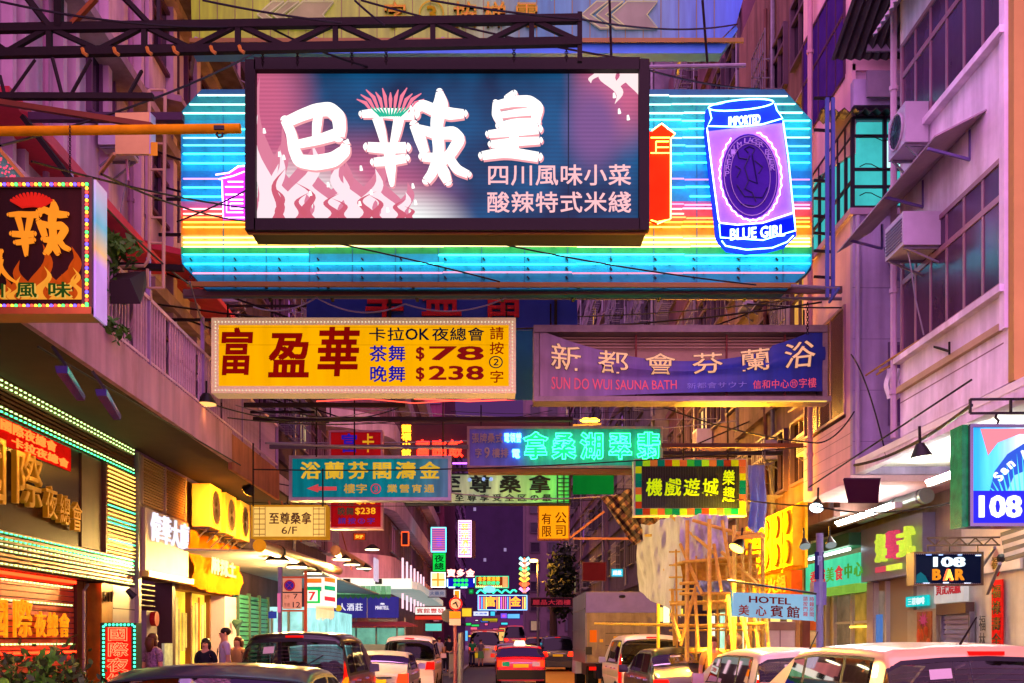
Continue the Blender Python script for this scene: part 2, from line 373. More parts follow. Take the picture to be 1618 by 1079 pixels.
for (x, yb, h, w_, le, cu) in ((945,111,22,16,-12,3),(966,111,55,22,8,-5),(985,111,40,20,-8,4),(1003,111,62,20,10,-4)):
    pl.poly(mb, [pl.ab(q[0], 2*yb-q[1]) for q in blade(x, yb, h, w_, le, cu)][::-1], .021, .024)
part('flame_print', mb, glow('f4d8d8', 1.05), t)
mb = MB()
for (x, y) in ((417,203),(441,240),(448,245),(490,302),(518,288),(568,318),(612,328),(656,316),(970,147),(978,172),(992,182),(652,290),(549,220),(570,262),(586,300)):
    mb.tube([P(x, y, Y-.035), P(x+1, y+7, Y-.035)], [.012, .02], 6)
part('spark_print', mb, WHT, t)
# three brush characters built stroke by stroke (tapered round strokes)
def brush(strokes, Y, c, m, name, t, scale=1.0):
    pl = Front(Y); mb = MB()
    for si, st in enumerate(strokes):
        pts = [(x, y) for x, y, r in st]; rs = [r for x, y, r in st]
        # resample
        P2, R2 = [], []
        for i in range(len(st)-1):
            for k in range(6):
                s = k/6; P2.append((pts[i][0]*(1-s)+pts[i+1][0]*s, pts[i][1]*(1-s)+pts[i+1][1]*s)); R2.append(rs[i]*(1-s)+rs[i+1]*s)
        P2.append(pts[-1]); R2.append(rs[-1])
        for _ in range(2):
            Q = P2[:]; P2 = [Q[0]]+[((Q[i-1][0]+2*Q[i][0]+Q[i+1][0])/4, (Q[i-1][1]+2*Q[i][1]+Q[i+1][1])/4) for i in range(1, len(Q)-1)]+[Q[-1]]
        L_, R_ = [], []
        for i in range(len(P2)):
            a = P2[max(i-1, 0)]; b = P2[min(i+1, len(P2)-1)]; dx, dy = b[0]-a[0], b[1]-a[1]; l = math.hypot(dx, dy) or 1; nx, ny = -dy/l, dx/l
            L_.append((P2[i][0]+nx*R2[i]*scale, P2[i][1]+ny*R2[i]*scale)); R_.append((P2[i][0]-nx*R2[i]*scale, P2[i][1]-ny*R2[i]*scale))
        def cap(p, q, r, first):
            dx, dy = p[0]-q[0], p[1]-q[1]; a0 = math.atan2(dy, dx); return [(p[0]+r*math.cos(a0+th), p[1]+r*math.sin(a0+th)) for th in (-1.2,-.8,-.4,0,.4,.8,1.2)]
        e = cap(P2[-1], P2[-2], R2[-1]*scale, 0); s_ = cap(P2[0], P2[1], R2[0]*scale, 1)
        # strips of quads keep concave strokes clean
        dz = c+si*.0015
        F3 = lambda q: pl.pt(*pl.ab(*q), dz+.01)
        n = len(mb.v); 
        for i in range(len(P2)): mb.v.append(tuple(F3(L_[i]))); mb.v.append(tuple(F3(R_[i])))
        for i in range(len(P2)-1): mb.f.append((n+2*i, n+2*i+1, n+2*i+3, n+2*i+2))
        for cp, ctr in ((e, P2[-1]), (s_, P2[0])):
            k = len(mb.v); mb.v.append(tuple(F3(ctr))); mb.v += [tuple(F3(q)) for q in cp]
            for j in range(len(cp)-1): mb.f.append((k, k+1+j, k+2+j))
        # side walls give the stroke its thickness
        for S in (L_, R_):
            k = len(mb.v)
            for q in S: mb.v.append(tuple(F3(q))); mb.v.append(tuple(pl.pt(*pl.ab(*q), c-.004)))
            for i in range(len(S)-1): mb.f.append((k+2*i, k+2*i+1, k+2*i+3, k+2*i+2))
    return part(name, mb, m, t)
BA = [[(452,194,8),(462,215,9),(466,240,10),(474,258,11),(500,261,13),(528,256,13),(545,243,11),(548,232,7)],
      [(456,196,9),(478,186,10),(500,178,11),(522,176,12),(536,188,12),(538,206,11),(536,220,10)],
      [(470,232,7),(500,226,8),(532,216,10)], [(505,184,7),(502,200,8),(500,226,6)]]
LA = [[(573,184,6),(600,182,8),(630,184,9),(655,184,10)],[(597,190,9),(603,210,8),(608,232,6)],[(631,192,9),(627,212,8),(622,232,6)],
      [(582,236,8),(610,238,9),(642,237,9)],[(592,260,7),(615,258,8),(642,254,7)],[(616,240,10),(618,270,9),(620,296,4)],
      [(655,176,8),(668,170,9),(690,180,10),(712,184,10),(733,184,7)],[(695,150,6),(697,168,13),(690,200,11),(694,240,10),(690,262,8)],
      [(655,202,8),(664,222,10),(672,246,8)],[(662,208,7),(690,216,9),(716,214,11),(727,224,10),(712,248,9),(700,258,9)],[(668,252,7),(690,254,8),(712,250,7)],
      [(690,262,9),(682,280,8),(674,290,7)],[(692,258,8),(702,278,10),(708,292,7)],[(708,250,7),(722,272,8),(740,280,6)]]
HU = [[(783,166,5),(784,184,8),(790,198,6)],[(800,158,4),(812,152,6)],[(786,170,7),(812,164,9),(836,164,10),(850,174,10),(846,192,8)],[(790,186,5),(818,182,6),(846,180,6)],[(788,203,6),(815,198,7),(848,197,7)],
      [(772,216,6),(810,212,8),(850,208,8)],[(776,232,6),(815,228,7),(852,226,6)],[(762,250,7),(800,244,9),(850,252,8)],[(812,206,8),(812,240,8)]]
for st, off in ((BA, 0), (LA, 0), (HU, 0)):
    brush([[(x+1.5, y+1.5, r) for x, y, r in s] for s in st], Y, .034, glow('f0a0a8', .9), 'character_edge', t, .96)
    brush(st, Y, .055, glow('fff8f2', 1.2), 'character', t, .90)
mb = MB(); mg = MB()
for i in range(11):
    a = math.radians(205-i*14.4*.8+0); x0, y0 = 617+(i-5)*5.6, 178; L_ = 30+12*((i*7) % 5)/5
    an = math.radians(140-i*100/10); mb.tube([P(x0, y0, Y-.05-.001*i), P(x0+L_*.5*math.cos(an), y0-L_*.6*math.sin(an)-4, Y-.06), P(x0+L_*math.cos(an)*1.1, y0-L_*math.sin(an)-2, Y-.06)], [.010, .022, .006], 6)
    mg.tube([P(617+(i-5)*3.0, 184, Y-.065), P(x0+3*math.cos(an), y0-8, Y-.065)], [.016, .008], 5)
part('chilli_bunch_print', mb, glow('ec7890', 1.0), t); part('chilli_stalk_print', mg, glow('18b894', .9), t)
letters(t, pl, '四川風味小菜', (768,260,998,296), glow('f7b8bc', 1.0), each=True, c=.025, depth=.01, weight=.018)
letters(t, pl, '酸辣特式米綫', (768,303,998,339), glow('f7b8bc', 1.0), each=True, c=.025, depth=.01, weight=.018)

# --- rainbow neon beer sign
Y = 15.5; pl = Front(Y)
t = thing('neon_rainbow_sign', 'huge eight sided neon sign with rainbow stripes and a blue beer can', 'sign', P(785, 458, Y), G_SIGN)
OUT = [(285,176),(320,138),(1022,147),(1248,150),(1283,190),(1284,424),(1243,458),(325,458),(285,415)]
def inside_x(y):
    if y < 176: xl = 285+(176-y)*.92
    elif y > 415: xl = 285+(y-415)*.93
    else: xl = 285
    if y < 190: xr = 1283-(190-y)*.875
    elif y > 424: xr = 1284-(y-424)*1.2
    else: xr = 1284
    return xl+1, xr-1
part('housing', pl.poly(MB(), [pl.ab(*q) for q in OUT], -.35, -.06), paint('1f5560', .6), t)
bands = [(140,152,'10607a'),(152,177,'128c86'),(177,190,'0f9a9c'),(190,217,'10a8b4'),(217,243,'0c8fb0'),(243,270,'0aa8cc'),(270,296,'0a8ec0'),(296,318,'0f9cc4'),
         (318,328,'b0628c'),(328,341,'d8605a'),(341,352,'e07a30'),(352,371,'e8a414'),(371,390,'f0d868'),(390,401,'10a860'),(401,417,'08bcd0'),(417,432,'08b0cc'),(432,446,'0898b0'),(446,457,'0a8fb0')]
for y0, y1, c in bands:
    l0, r0 = inside_x(max(y0, 141)); l1, r1 = inside_x(y1)
    part('painted_band', pl.poly(MB(), [pl.ab(l0, max(y0,141)), pl.ab(r0, max(y0,141)), pl.ab(r1, y1), pl.ab(l1, y1)], -.058, .0), mat('enamel_'+c, c, .45, var=.25, scale=5), t)
TUBES = [(151,'bff4f0',5),(165,'90f4e8',7),(178,'a0f6f0',8),(190,'50f0f0',10),(204,'40ecf4',10),(217,'a0e8ff',4),(230,'50e4ff',5),(243,'30e8ff',10),(257,'30e8ff',10),(283,'c890e8',3),(296,'30e0ff',10),(310,'30e0ff',10),
         (323,'ff80a0',5),(330,'ff8fa8',8),(337,'ff907a',8),(344,'ff7a40',7),(351,'ffa030',8),(358,'ffb840',8),(376,'ffe070',8),(383,'fff090',8),(389,'fff0a0',5),(403,'30f4f4',11),(417,'20ecff',11),(431,'ff9cc0',2.2)]
tip = paint('1a2024', .5)
cl = MB()
for i, (y, c, s) in enumerate(TUBES):
    l, r = inside_x(y); n = 5; segs = [l+3, l+(r-l)*.205, l+(r-l)*.41, l+(r-l)*.62, l+(r-l)*.80, r-3]
    j = random.uniform(-8, 8)
    for k in range(n):
        x0, x1 = segs[k]+(j if k else 0)+1.2, segs[k+1]+(j if k < n-1 else 0)-1.2
        dy = .7*((k*5+i) % 3-1)
        if random.random() < .07: continue
        part('neon_tube', MB().tube([P(x0, y+dy, Y-.03), P(x0+1, y+dy, Y-.075), P(x1-1, y+dy, Y-.075), P(x1, y+dy, Y-.03)], .0125, 5), glow(c, round(s*.62*random.uniform(.8,1.1), 1)), t)
        for q in range(3):
            xx = x0+(x1-x0)*(q+.5)/3; cl.bar(P(xx, y+dy+1, Y-.0), P(xx, y+dy+1, Y-.07), .012, .02)
for i in range(15):
    x = 300+i*66
    for y in (409, 424, 438, 452): cl.bar(P(x+(i*13) % 9, y-1.5, Y-.02), P(x+3+(i*13) % 9, y+2.5, Y-.02), .02)
part('tube_clip', cl, tip, t, kind='stuff')
mb = MB()
for i in range(1, 15): mb.box(P(285+i*68,0,Y).x-.006, P(285+i*68,0,Y).x+.006, Y-.012, Y+.01, P(0,445,Y).z, P(0,160,Y).z)
part('sheet_seam', mb, paint('0c7c90', .5), t)
part('bottom_rail', MB().bar(P(296,449,Y-.12), P(1258,451,Y-.12), .05, .07), paint('8a6a28', .5), t)
# red pagoda and purple gate neon at the ends of the noodle sign
t2 = t
R1 = [(1024,214),(1028,214),(1043,203),(1064,219),(1057,226),(1057,352),(1036,360),(1024,354)]
part('pagoda_board', pl.poly(MB(), [pl.ab(*q) for q in R1], .09, .12), mat('orange_red_board', 'd83010', .4, es=.55, ecol='ff2c08', var=.2), t)
red = glow('ff5a28', 9); yel = glow('ffc040', 9)
part('neon_tube', MB().tube([pl.pt(*pl.ab(*q), .15) for q in R1[1:7]], .011, 5), glow('ffae60', 7), t)
for q in (((1026,225),(1056,225)), ((1034,231),(1054,231)), ((1034,240),(1054,240)), ((1026,249),(1056,249)), ((1034,231),(1034,247)), ((1026,354),(1036,357),(1056,353))):
    part('neon_tube', MB().tube([pl.pt(*pl.ab(*p), .15) for p in q], .009, 5), yel, t)
G1 = [(346,283),(352,285),(352,292),(356,349),(392,349),(392,272),(380,271),(366,280),(350,288)]
part('gate_board', pl.poly(MB(), [pl.ab(*q) for q in [(349,287),(366,280),(380,271),(392,270),(392,352),(356,352),(354,292)]], .09, .12), mat('violet_board', 'b040c0', .4, es=.6, ecol='c838e0', var=.2), t)
for q in (((345,283),(366,280),(380,270),(390,269)), ((350,290),(372,285),(390,278)), ((355,292),(357,350),(390,350)), ((360,302),(388,302)), ((360,314),(388,314)), ((362,322),(362,342),(388,342)), ((362,322),(388,322)), ((368,328),(388,328)), ((368,328),(368,336),(388,336)), ((364,294),(388,294))):
    part('neon_tube', MB().tube([pl.pt(*pl.ab(*p), .15) for p in q], .010, 5), glow('f0a0ff', 7), t)
# the can
CAN = [(1112,182),(1118,176),(1160,167),(1205,165),(1222,170),(1228,188),(1233,200),(1240,240),(1247,300),(1253,370),(1254,378),(1243,388),(1236,396),(1210,403),(1175,407),(1145,402),(1132,388),(1128,380),(1117,280),(1110,215)]
part('can_board', pl.poly(MB(), [pl.ab(*q) for q in CAN], .08, .14), mat('can_blue', '1c38e0', .4, es=.35, ecol='2040ff', var=.2), t)
part('can_board', pl.poly(MB(), [pl.ab(*q) for q in [(1116,215),(1160,210),(1232,202),(1249,345),(1200,360),(1132,358)]], .14, .15), mat('can_violet', 'a078e8', .4, es=.50, ecol='9c68f4', var=.3, scale=1.5), t)
part('can_board', pl.poly(MB(), [pl.ab(*q) for q in [(1131,362),(1190,362),(1249,350),(1251,374),(1200,387),(1135,384)]], .14, .15), mat('can_deep_blue', '0818c0', .4, es=.3, ecol='0820ff', var=.2), t)
nb = glow('80d8ff', 9)
def ntube(pts, m, c=.19, r=.0095, closed=False): part('neon_tube', MB().tube([pl.pt(*pl.ab(*p), c) for p in pts], r, 5, closed), m, t)
ntube([(1166+51*math.cos(a*math.pi/12)+0*a, 176-1.5*math.cos(a*math.pi/12)*3+ -8*math.sin(a*math.pi/12)) for a in range(24)], nb, closed=True)
ntube([(1117,184),(1120,197),(1114,209),(1160,210),(1200,206),(1231,197),(1222,184),(1219,174)], nb)
ntube([(1113,212),(1118,255),(1131,355),(1133,360),(1160,363),(1200,360),(1248,344)], glow('a8b8ff', 9))
ntube([(1232,202),(1240,260),(1248,340),(1251,372),(1200,387),(1134,383),(1132,362)], nb)
ntube([(1136,388),(1142,396),(1175,402),(1215,399),(1238,390),(1248,380)], nb)
OC = (1181, 286)
def oval(rx, ry, n, sc=0, a0=0, a1=2*math.pi): return [(OC[0]+(rx+sc*(i % 2))*math.cos(a0+(a1-a0)*i/n)*1.0+ .04*(ry*math.sin(a0+(a1-a0)*i/n)), OC[1]+(ry+sc*(i % 2))*math.sin(a0+(a1-a0)*i/n)) for i in range(n)]
ov = [pl.ab(*q) for q in oval(44, 66, 40)]
part('label_oval', pl.poly(MB(), ov[::-1], .15, .165), mat('oval_violet', '40208a', .4, es=.15, ecol='5030c0', var=.3), t)
ntube(oval(47, 69, 54, 2.2, -1.3, 4.2), glow('ffb8c8', 7), .19, .009)
for rx, ry in ((41,62),(31,50)): ntube(oval(rx, ry, 36), mat('unlit_tube', '9a88c0', .3), .18, .006, True)
mb = MB()
for i, ch in enumerate('PREMIUM LAGER BEER '):
    a = math.pi*1.02+i*math.pi*.96/18
    if ch == ' ': continue
    x, y = OC[0]+36*math.cos(a), OC[1]+56*math.sin(a); A, B = pl.ab(x, y); text(pl, ch, (A-.035, B-.04, A+.035, B+.04), c=.166, depth=.01, mb=mb)
part('lettering', mb, paint('b0a0e8', .4), t)
# a seated figure drawn in dull tube strokes inside the oval
mb = MB()
for q in (((1178,250),(1172,244),(1180,240),(1188,244),(1184,252)), ((1180,254),(1172,272),(1178,292),(1192,298),(1188,276),(1184,254)), ((1176,260),(1163,258),(1160,244)), ((1188,262),(1200,272),(1194,282)), ((1178,294),(1172,306),(1184,312),(1190,326)), ((1160,300),(1172,318),(1200,320),(1208,304)), ((1166,330),(1190,334),(1204,324)), ((1158,270),(1166,276),(1160,288))):
    mb.tube([pl.pt(*pl.ab(*p), .175) for p in q], .010, 5)
part('emblem_drawing', mb, paint('1c1050', .4), t)
for s, q in (('IMPORTED', (1146,191,1197,205)), ('BLUE GIRL', (1148,366,1236,384))):
    part('neon_lettering', ptext(pl, s, q, c=.17, depth=.03, weight=.02, slant=0, warp=(lambda a, b, A0=pl.ab(1190,0)[0]: (a, b+(a-A0)*.08, 0))), glow('c8f0ff', 3), t)
part('steel_frame', MB().bar(P(290,463,Y+.1), P(1330,458,Y+.1), .06, .1), paint('5a4038', .6), t)
for x in (420, 518, 652, 786, 915, 1050, 1185): part('strut', MB().bar(P(x,450,Y-.1), P(x+(8 if x < 800 else -10),475,Y+.7), .045), STEEL, t)
pipe = lambda lab, a, b, Ya, Yb, r=.03, m=GALV: solo('steel_pipe', MB().tube([P(*a, Ya), P(*b, Yb)], r, 8), m, lab, 'pipe', 'steel pipes spanning the street')
pipe('grey pipe running just below the rainbow neon sign', (290,469), (1340,472), 16.3, 16.3, .028)
pipe('bent pale pipe right of the noodle light box top', (1016,106), (1178,103), 12.4, 12.4, .025)
pipe('thin pipe at the right end under the rainbow sign', (1250,452), (1326,456), 15.3, 15.3, .03)

# --- blue sheet sign with red characters behind
Y = 17.6; pl = Front(Y)
t = thing('blue_sheet_sign', 'dark blue sheet sign with red characters, mostly hidden behind the yellow one', 'sign', P(700, 632, Y), G_SIGN)
part('sheet', pl.pxbox(MB(), 485,455,912,522, 0, .03), paint('23359c', .5), t)
part('sheet', pl.pxbox(MB(), 800,523,846,632, 0, .03), paint('155f9c', .5), t)
letters(t, pl, '華盈富', (575,430,605,505), paint('a81424', .5), c=.03, depth=.03, weight=.03) if False else None
for ch, x in (('華',608), ('盈',698), ('富',795)): part('character', ptext(pl, ch, (x-34,428,x+34,506), c=.03, depth=.03, weight=.035), paint('b01828', .5), t)
part('post', MB().bar(P(616,455,Y-.08), P(616,520,Y-.08), .05), STEEL, t); part('post', MB().bar(P(878,455,Y-.08), P(878,520,Y-.08), .05), STEEL, t)

# --- yellow nightclub sign
Y = 16.0
LEDF = mat('cream_lamp_border', 'e0c898', .5, es=.25, ecol='f0c890', var=.15, scale=30)
t, pl = sign_box('yellow_nightclub_sign', 'long yellow sign with big red characters and the prices 78 and 238', (335,503,815,622), Y, .35, LEDF, lit('f0a800', .95, .06), 11, G_SIGN)
RD = lit('b01008', .42); NV = lit('101838', .4); BL = lit('1a1ab0', .6)
letters(t, pl, '富', (346,516,402,596), RD, name='character', c=.012, depth=.02, weight=.05, slant=.06)
letters(t, pl, '盈', (424,520,492,602), RD, name='character', c=.012, depth=.02, weight=.05, slant=.06)
letters(t, pl, '華', (500,514,570,598), RD, name='character', c=.012, depth=.02, weight=.05, slant=.06)
letters(t, pl, '卡拉', (582,517,640,540), NV, c=.012, depth=.01, weight=.02); letters(t, pl, 'OK', (640,519,679,538), NV, c=.012, depth=.01, weight=.03); letters(t, pl, '夜總會', (682,517,766,540), NV, c=.012, depth=.01, weight=.02)
letters(t, pl, '茶舞', (583,545,642,573), BL, c=.012, depth=.01, weight=.03); letters(t, pl, '晚舞', (583,577,642,605), BL, c=.012, depth=.01, weight=.03)
for s, q in (('$', (657,548,671,571)), ('78', (677,547,766,570)), ('$', (657,580,671,603)), ('238', (676,578,766,601))):
    letters(t, pl, s, q, lit('a81818', .45), c=.012, depth=.01, weight=.04)
letters(t, pl, '請', (773,516,797,538), RD, c=.012, depth=.01, weight=.015); letters(t, pl, '按', (773,540,797,561), RD, c=.012, depth=.01, weight=.015); letters(t, pl, '②', (770,560,797,584), NV, c=.012, depth=.01, weight=.01); letters(t, pl, '字', (773,585,797,606), RD, c=.012, depth=.01, weight=.015)
mb = MB()
for i in range(88):
    for y in (508.5, 616.5): mb.ball(P(340+i*5.4, y, Y-.045), .012, 5, 3)
for i in range(19):
    for x in (340.5, 809.5): mb.ball(P(x, 513+i*5.4, Y-.045), .012, 5, 3)
part('border_bulb', mb, glow('fff0c8', .9), t, kind='stuff')
for y in (517, 545): part('sheet_seam', pl.pxbox(MB(), 347,y,803,y+.6, .0125, .014), lit('c88800', .7), t)

# --- sauna banner in its tray
Y = 16.1; pl = Front(Y)
t = thing('sauna_banner_sign', 'steel sign tray with a sagging purple and blue cloth banner for a sauna bath', 'sign', P(1078, 636, Y), G_SIGN)
TR = mat('dirty_tray_steel', '8a7a70', .5, .3, var=.35, scale=5)
part('back_panel', pl.pxbox(MB(), 846,520,1308,630, -.34, -.30), mat('cream_backing', 'c8a880', .6, var=.2), t)
for q in ((843,515,1306,526), (843,627,1312,635)): part('frame_rail', pl.pxbox(MB(), *q, -.34, .06), TR, t)
for q in ((843,526,852,627), (1299,526,1307,627)): part('frame_rail', pl.pxbox(MB(), *q, -.34, .03), TR, t)
for i in range(5): part('inner_rail', MB().bar(P(860, 529+i*5, Y+.22), P(1298, 529+i*5, Y+.22), .02, .02), mat('cream_backing', 'c8a880', .6), t)
for x in (1005, 1148, 1240): part('upright', MB().bar(P(x, 520, Y+.1), P(x, 625, Y+.1), .03), paint('7a3a28', .6), t)
part('fluorescent_tube', MB().tube([P(900,530,Y+.22), P(1280,530,Y+.22)], .014, 6), glow('ffe0b0', 9), t)
part('bottom_neon', MB().tube([P(1090,634,Y-.09), P(1306,634,Y-.09)], .012, 6), glow('ffd060', .9), t)
def ban_top(x): s = (x-853)/(1304-853); return 522+52*4*s*(1-s)*(1-.12*(1-s))+ (4 if s > .97 else 0) - (8*s if s>.8 else 0)
def ban_bot(x): s = (x-853)/(1304-853); return 631-12*s-4*math.sin(s*3)
n, m_ = 60, 12; V, Fc = [], []
A_ = pl.ab
def ban_c(x, v): s = (x-853)/451; return .02+.03*math.sin(s*9+v*2)*(v*(1-v)*4)+.05*math.exp(-((v-.30-.25*abs(s-.5))/.10)**2)*(1 if 0 < s < 1 else 0)
for i in range(n+1):
    x = 853+(1303-853)*i/n
    for j in range(m_+1):
        v = j/m_; V.append(pl.pt(*A_(x, ban_top(x)*(1-v)+ban_bot(x)*v), ban_c(x, v)))
for i in range(n):
    for j in range(m_): q = i*(m_+1)+j; Fc.append((q, q+1, q+m_+2, q+m_+1))
cl_ = MB(); cl_.add(V, Fc)
bm_ = gradpanel('sauna_cloth', [(0, '8c6878'), (.35, '644888'), (.55, '2c3098'), (.75, '062c90'), (1, '061e70')], .12, .45)
part('cloth_banner', cl_, bm_, t, smooth=True)
ZB = pl.ab(0, 625)[1]
def ban_warp(a, b):
    x = CX+a*F/Y; py = CY-(b-EYE)*F/Y; s = max(0, min(1, (x-853)/450)); drop = 26*4*s*(1-s)
    k = (625-py)/85; py2 = py+drop*k*.9-6*s
    v = (py2-ban_top(x))/(ban_bot(x)-ban_top(x)); return a, EYE+(CY-py2)*Y/F, ban_c(x, max(0, min(1, v)))
for i, ch in enumerate('新都會芬蘭浴'):
    x = 870+i*74.5-(5 if i == 5 else 0); q = (x-2, 536, x+50, 586)
    part('character_outline', ptext(pl, ch, q, c=.006, depth=.004, weight=.045, warp=ban_warp), paint('140c14', .5), t)
    part('character', ptext(pl, ch, q, c=.011, depth=.004, weight=.012, warp=ban_warp), mat('gold_print', 'f0d890', .5, es=.3, ecol='e8c880'), t)
PK = mat('pink_print', 'e06870', .5, es=.15, ecol='e06070')
part('lettering', ptext(pl, 'SUN DO WUI SAUNA BATH', (868,595,1072,616), c=.006, depth=.004, weight=.01, warp=ban_warp), PK, t)
part('lettering', ptext(pl, '新都會サウナ', (1084,602,1180,616), c=.006, depth=.004, weight=.01, warp=ban_warp), paint('8890d8', .5), t)
part('lettering', ptext(pl, '信和中心⑪字樓', (1188,601,1290,619), c=.006, depth=.004, weight=.012, warp=ban_warp), PK, t)

# --- teal sign with gold characters
Y = 20.0
t, pl = sign_box('teal_sauna_sign', 'teal sign with six gold characters and a red arrow pointing left', (457,720,713,791), Y, .3, ALU, gradpanel('teal_sheet', [(0,'027078'),(.7,'067a84'),(1,'4a6a88')], .55), 5, G_SIGN)
letters(t, pl, '浴蘭芬閣濤金', (472,727,698,760), lit('e8b830', .75), each=True, c=.012, depth=.03, weight=.045, fill=.86)
letters(t, pl, '樓字', (543,764,581,780), lit('d8a840', .7), c=.012, depth=.02, weight=.03); letters(t, pl, '③', (584,762,604,782), lit('d83858', .7), c=.012, depth=.02, weight=.01); letters(t, pl, '業營宵通', (610,764,688,780), lit('d8a840', .7), c=.012, depth=.02, weight=.03, fill=.85)
part('arrow', pl.poly(MB(), [pl.ab(*q) for q in [(485,772),(503,765),(503,769),(532,769),(532,775),(503,775),(503,778)]][::-1], .012, .02), lit('d84a50', .7), t)
# --- green neon sauna sign
Y = 21.0
t, pl = sign_box('green_neon_sign', 'long sign glowing green with five neon characters, purple unlit left end', (738,674,1047,740), Y, .3, mat('pink_grey_frame', '9a7a78', .5, .3, var=.3), gradpanel('neon_backing', [(0,'5a48a0'),(.24,'3a58c0'),(.36,'20a0a0'),(1,'109088')], .22), 4, G_SIGN)
for i, ch in enumerate('拿桑湖翠翡'):
    x = 827+i*44.3; q = (x, 684, x+38, 728)
    part('character', ptext(pl, ch, q, c=.02, depth=.06, weight=.02), mat('green_letter_face', '30c078', .4, es=.6, ecol='10e878'), t)
    part('neon_character', ptext(pl, ch, q, c=.13, depth=0, tube=.011, weight=.03), glow('28ff88', 12), t)
letters(t, pl, '電領營', (796,684,824,700), glow('58c8ff', 7), c=.03, depth=.03, weight=.02)
letters(t, pl, '電', (808,709,822,725), glow('58c8ff', 7), c=.03, depth=.03, weight=.02)
letters(t, pl, '張牌桑式', (745,684,795,701), paint('b09890', .5), c=.012, depth=.04, weight=.02); letters(t, pl, '字', (750,708,762,724), paint('b09890', .5), c=.012, depth=.04, weight=.02); letters(t, pl, '9', (765,707,774,724), paint('b09890', .5), c=.012, depth=.04, weight=.02); letters(t, pl, '樓排', (777,708,804,724), paint('b09890', .5), c=.012, depth=.04, weight=.02)
part('under_tray', pl.pxbox(MB(), 740,741,1046,747, -.3, .02), paint('8a6028', .5), t)
# --- pale green sign behind
Y = 24.0
t, pl = sign_box('pale_green_sign', 'pale green sign with black characters below the green neon sign', (640,748,902,797), Y, .3, paint('1a2018', .5), gradpanel('pale_green_sheet', [(0,'a0a080'),(.5,'98b890'),(1,'30c860')], .42), 2, G_SIGN)
for i, ch in enumerate('至尊桑拿'): part('character', ptext(pl, ch, (694+i*47, 750, 730+i*47, 780), c=.012, depth=.03, weight=.05, slant=-.02), paint('0a1c18', .5), t)
letters(t, pl, '至尊享受全区の最', (716,779,874,794), paint('0a1c18', .5), c=.012, depth=.02, weight=.03, fill=.8)
mb = MB()
for i in range(8): mb.bar(P(881, 750+i*6.4, Y-.03), P(901, 750+i*6.4, Y-.03), .03, .02)
for x in (881, 891, 900): mb.bar(P(x, 749, Y-.03), P(x, 796, Y-.03), .03, .02)
part('lattice', mb, paint('0a2a18', .5), t)
mb = MB()
for x, y in ((764,757),(776,757),(742,758)): mb.ball(P(x, y, Y-.03), .05, 8, 4)
part('reflector', mb, lit('a0c0ff', .8), t)
# --- small green sheet
Y = 25.0
solo('green_sheet_sign', Front(Y).pxbox(MB(), 905,748,969,781, 0, .1), lit('0a8030', .5), 'blank dark green sheet hanging right of the pale green sign', 'sign', G_SIGN)
# --- game centre sign with chequered border
Y = 20.5; pl = Front(Y)
t = thing('game_centre_sign', 'black sign with lime characters inside a chequered border of red, orange and green', 'sign', P(1091, 815, Y), G_SIGN)
part('housing', pl.pxbox(MB(), 1002,725,1180,815, -.3, -.005), paint('b0a8a8', .5), t)
part('panel', pl.pxbox(MB(), 1014,736,1168,803, -.005, .01), mat('black_corrugated', '0a1418', .4, var=.3), t)
mb = MB()
for i in range(38): mb.bar(P(1016+i*4, 737, Y-.012), P(1016+i*4, 802, Y-.012), .012, .008)
part('panel_rib', mb, mat('black_corrugated', '0a1418', .4), t)
cc = ['0c7850', '9ad020', 'b86830', '0a6858', 'a8381c', 'b8c010', 'c86030', '38a830']
k = 0
for i in range(15):
    x0 = 1004+i*11.65
    for y0 in (726.5, 803.5):
        part('chequer', pl.pxbox(MB(), x0, y0, x0+11.3, y0+10.2, -.005, .012), lit(cc[(i+(3 if y0 > 800 else 0)) % 8], .55), t)
for j in range(6):
    for x0 in (1004, 1168.5):
        part('chequer', pl.pxbox(MB(), x0, 737+j*11.1, x0+9.8, 747.8+j*11.1, -.005, .012), lit(cc[(j*3+(2 if x0 > 1100 else 5)) % 8], .55), t)
LM = lit('b8d810', .8)
for i, ch in enumerate('機戲遊城'): part('character', ptext(pl, ch, (1020+i*29.5, 755, 1047+i*29.5, 785), c=.012, depth=.03, weight=.035, slant=.05), LM, t)
letters(t, pl, '樂趣', (1141,742,1161,794), LM, each=True, c=.012, depth=.03, weight=.03, vertical=True, slant=.05)
# --- orange 6/F sign
Y = 19.0
t, pl = sign_box('orange_floor_sign', 'glowing orange sign with brown characters and 6/F between lattices', (397,798,518,851), Y, .3, lit('d89020', .6), lit('f8c060', 1.05, .15), 3, G_SIGN)
letters(t, pl, '至尊桑拿', (425,809,493,829), paint('5a3008', .5), c=.012, depth=.02, weight=.03)
letters(t, pl, '6/F', (445,832,470,844), paint('5a3008', .5), c=.012, depth=.02)
mb = MB()
for x0 in (401, 495):
    for i in range(3): mb.bar(P(x0+i*9, 801, Y-.03), P(x0+i*9, 847, Y-.03), .008, .012)
    for i in range(6): mb.bar(P(x0, 804+i*8, Y-.03), P(x0+18, 804+i*8, Y-.03), .008, .012)
part('lattice', mb, paint('6a3c08', .5), t)
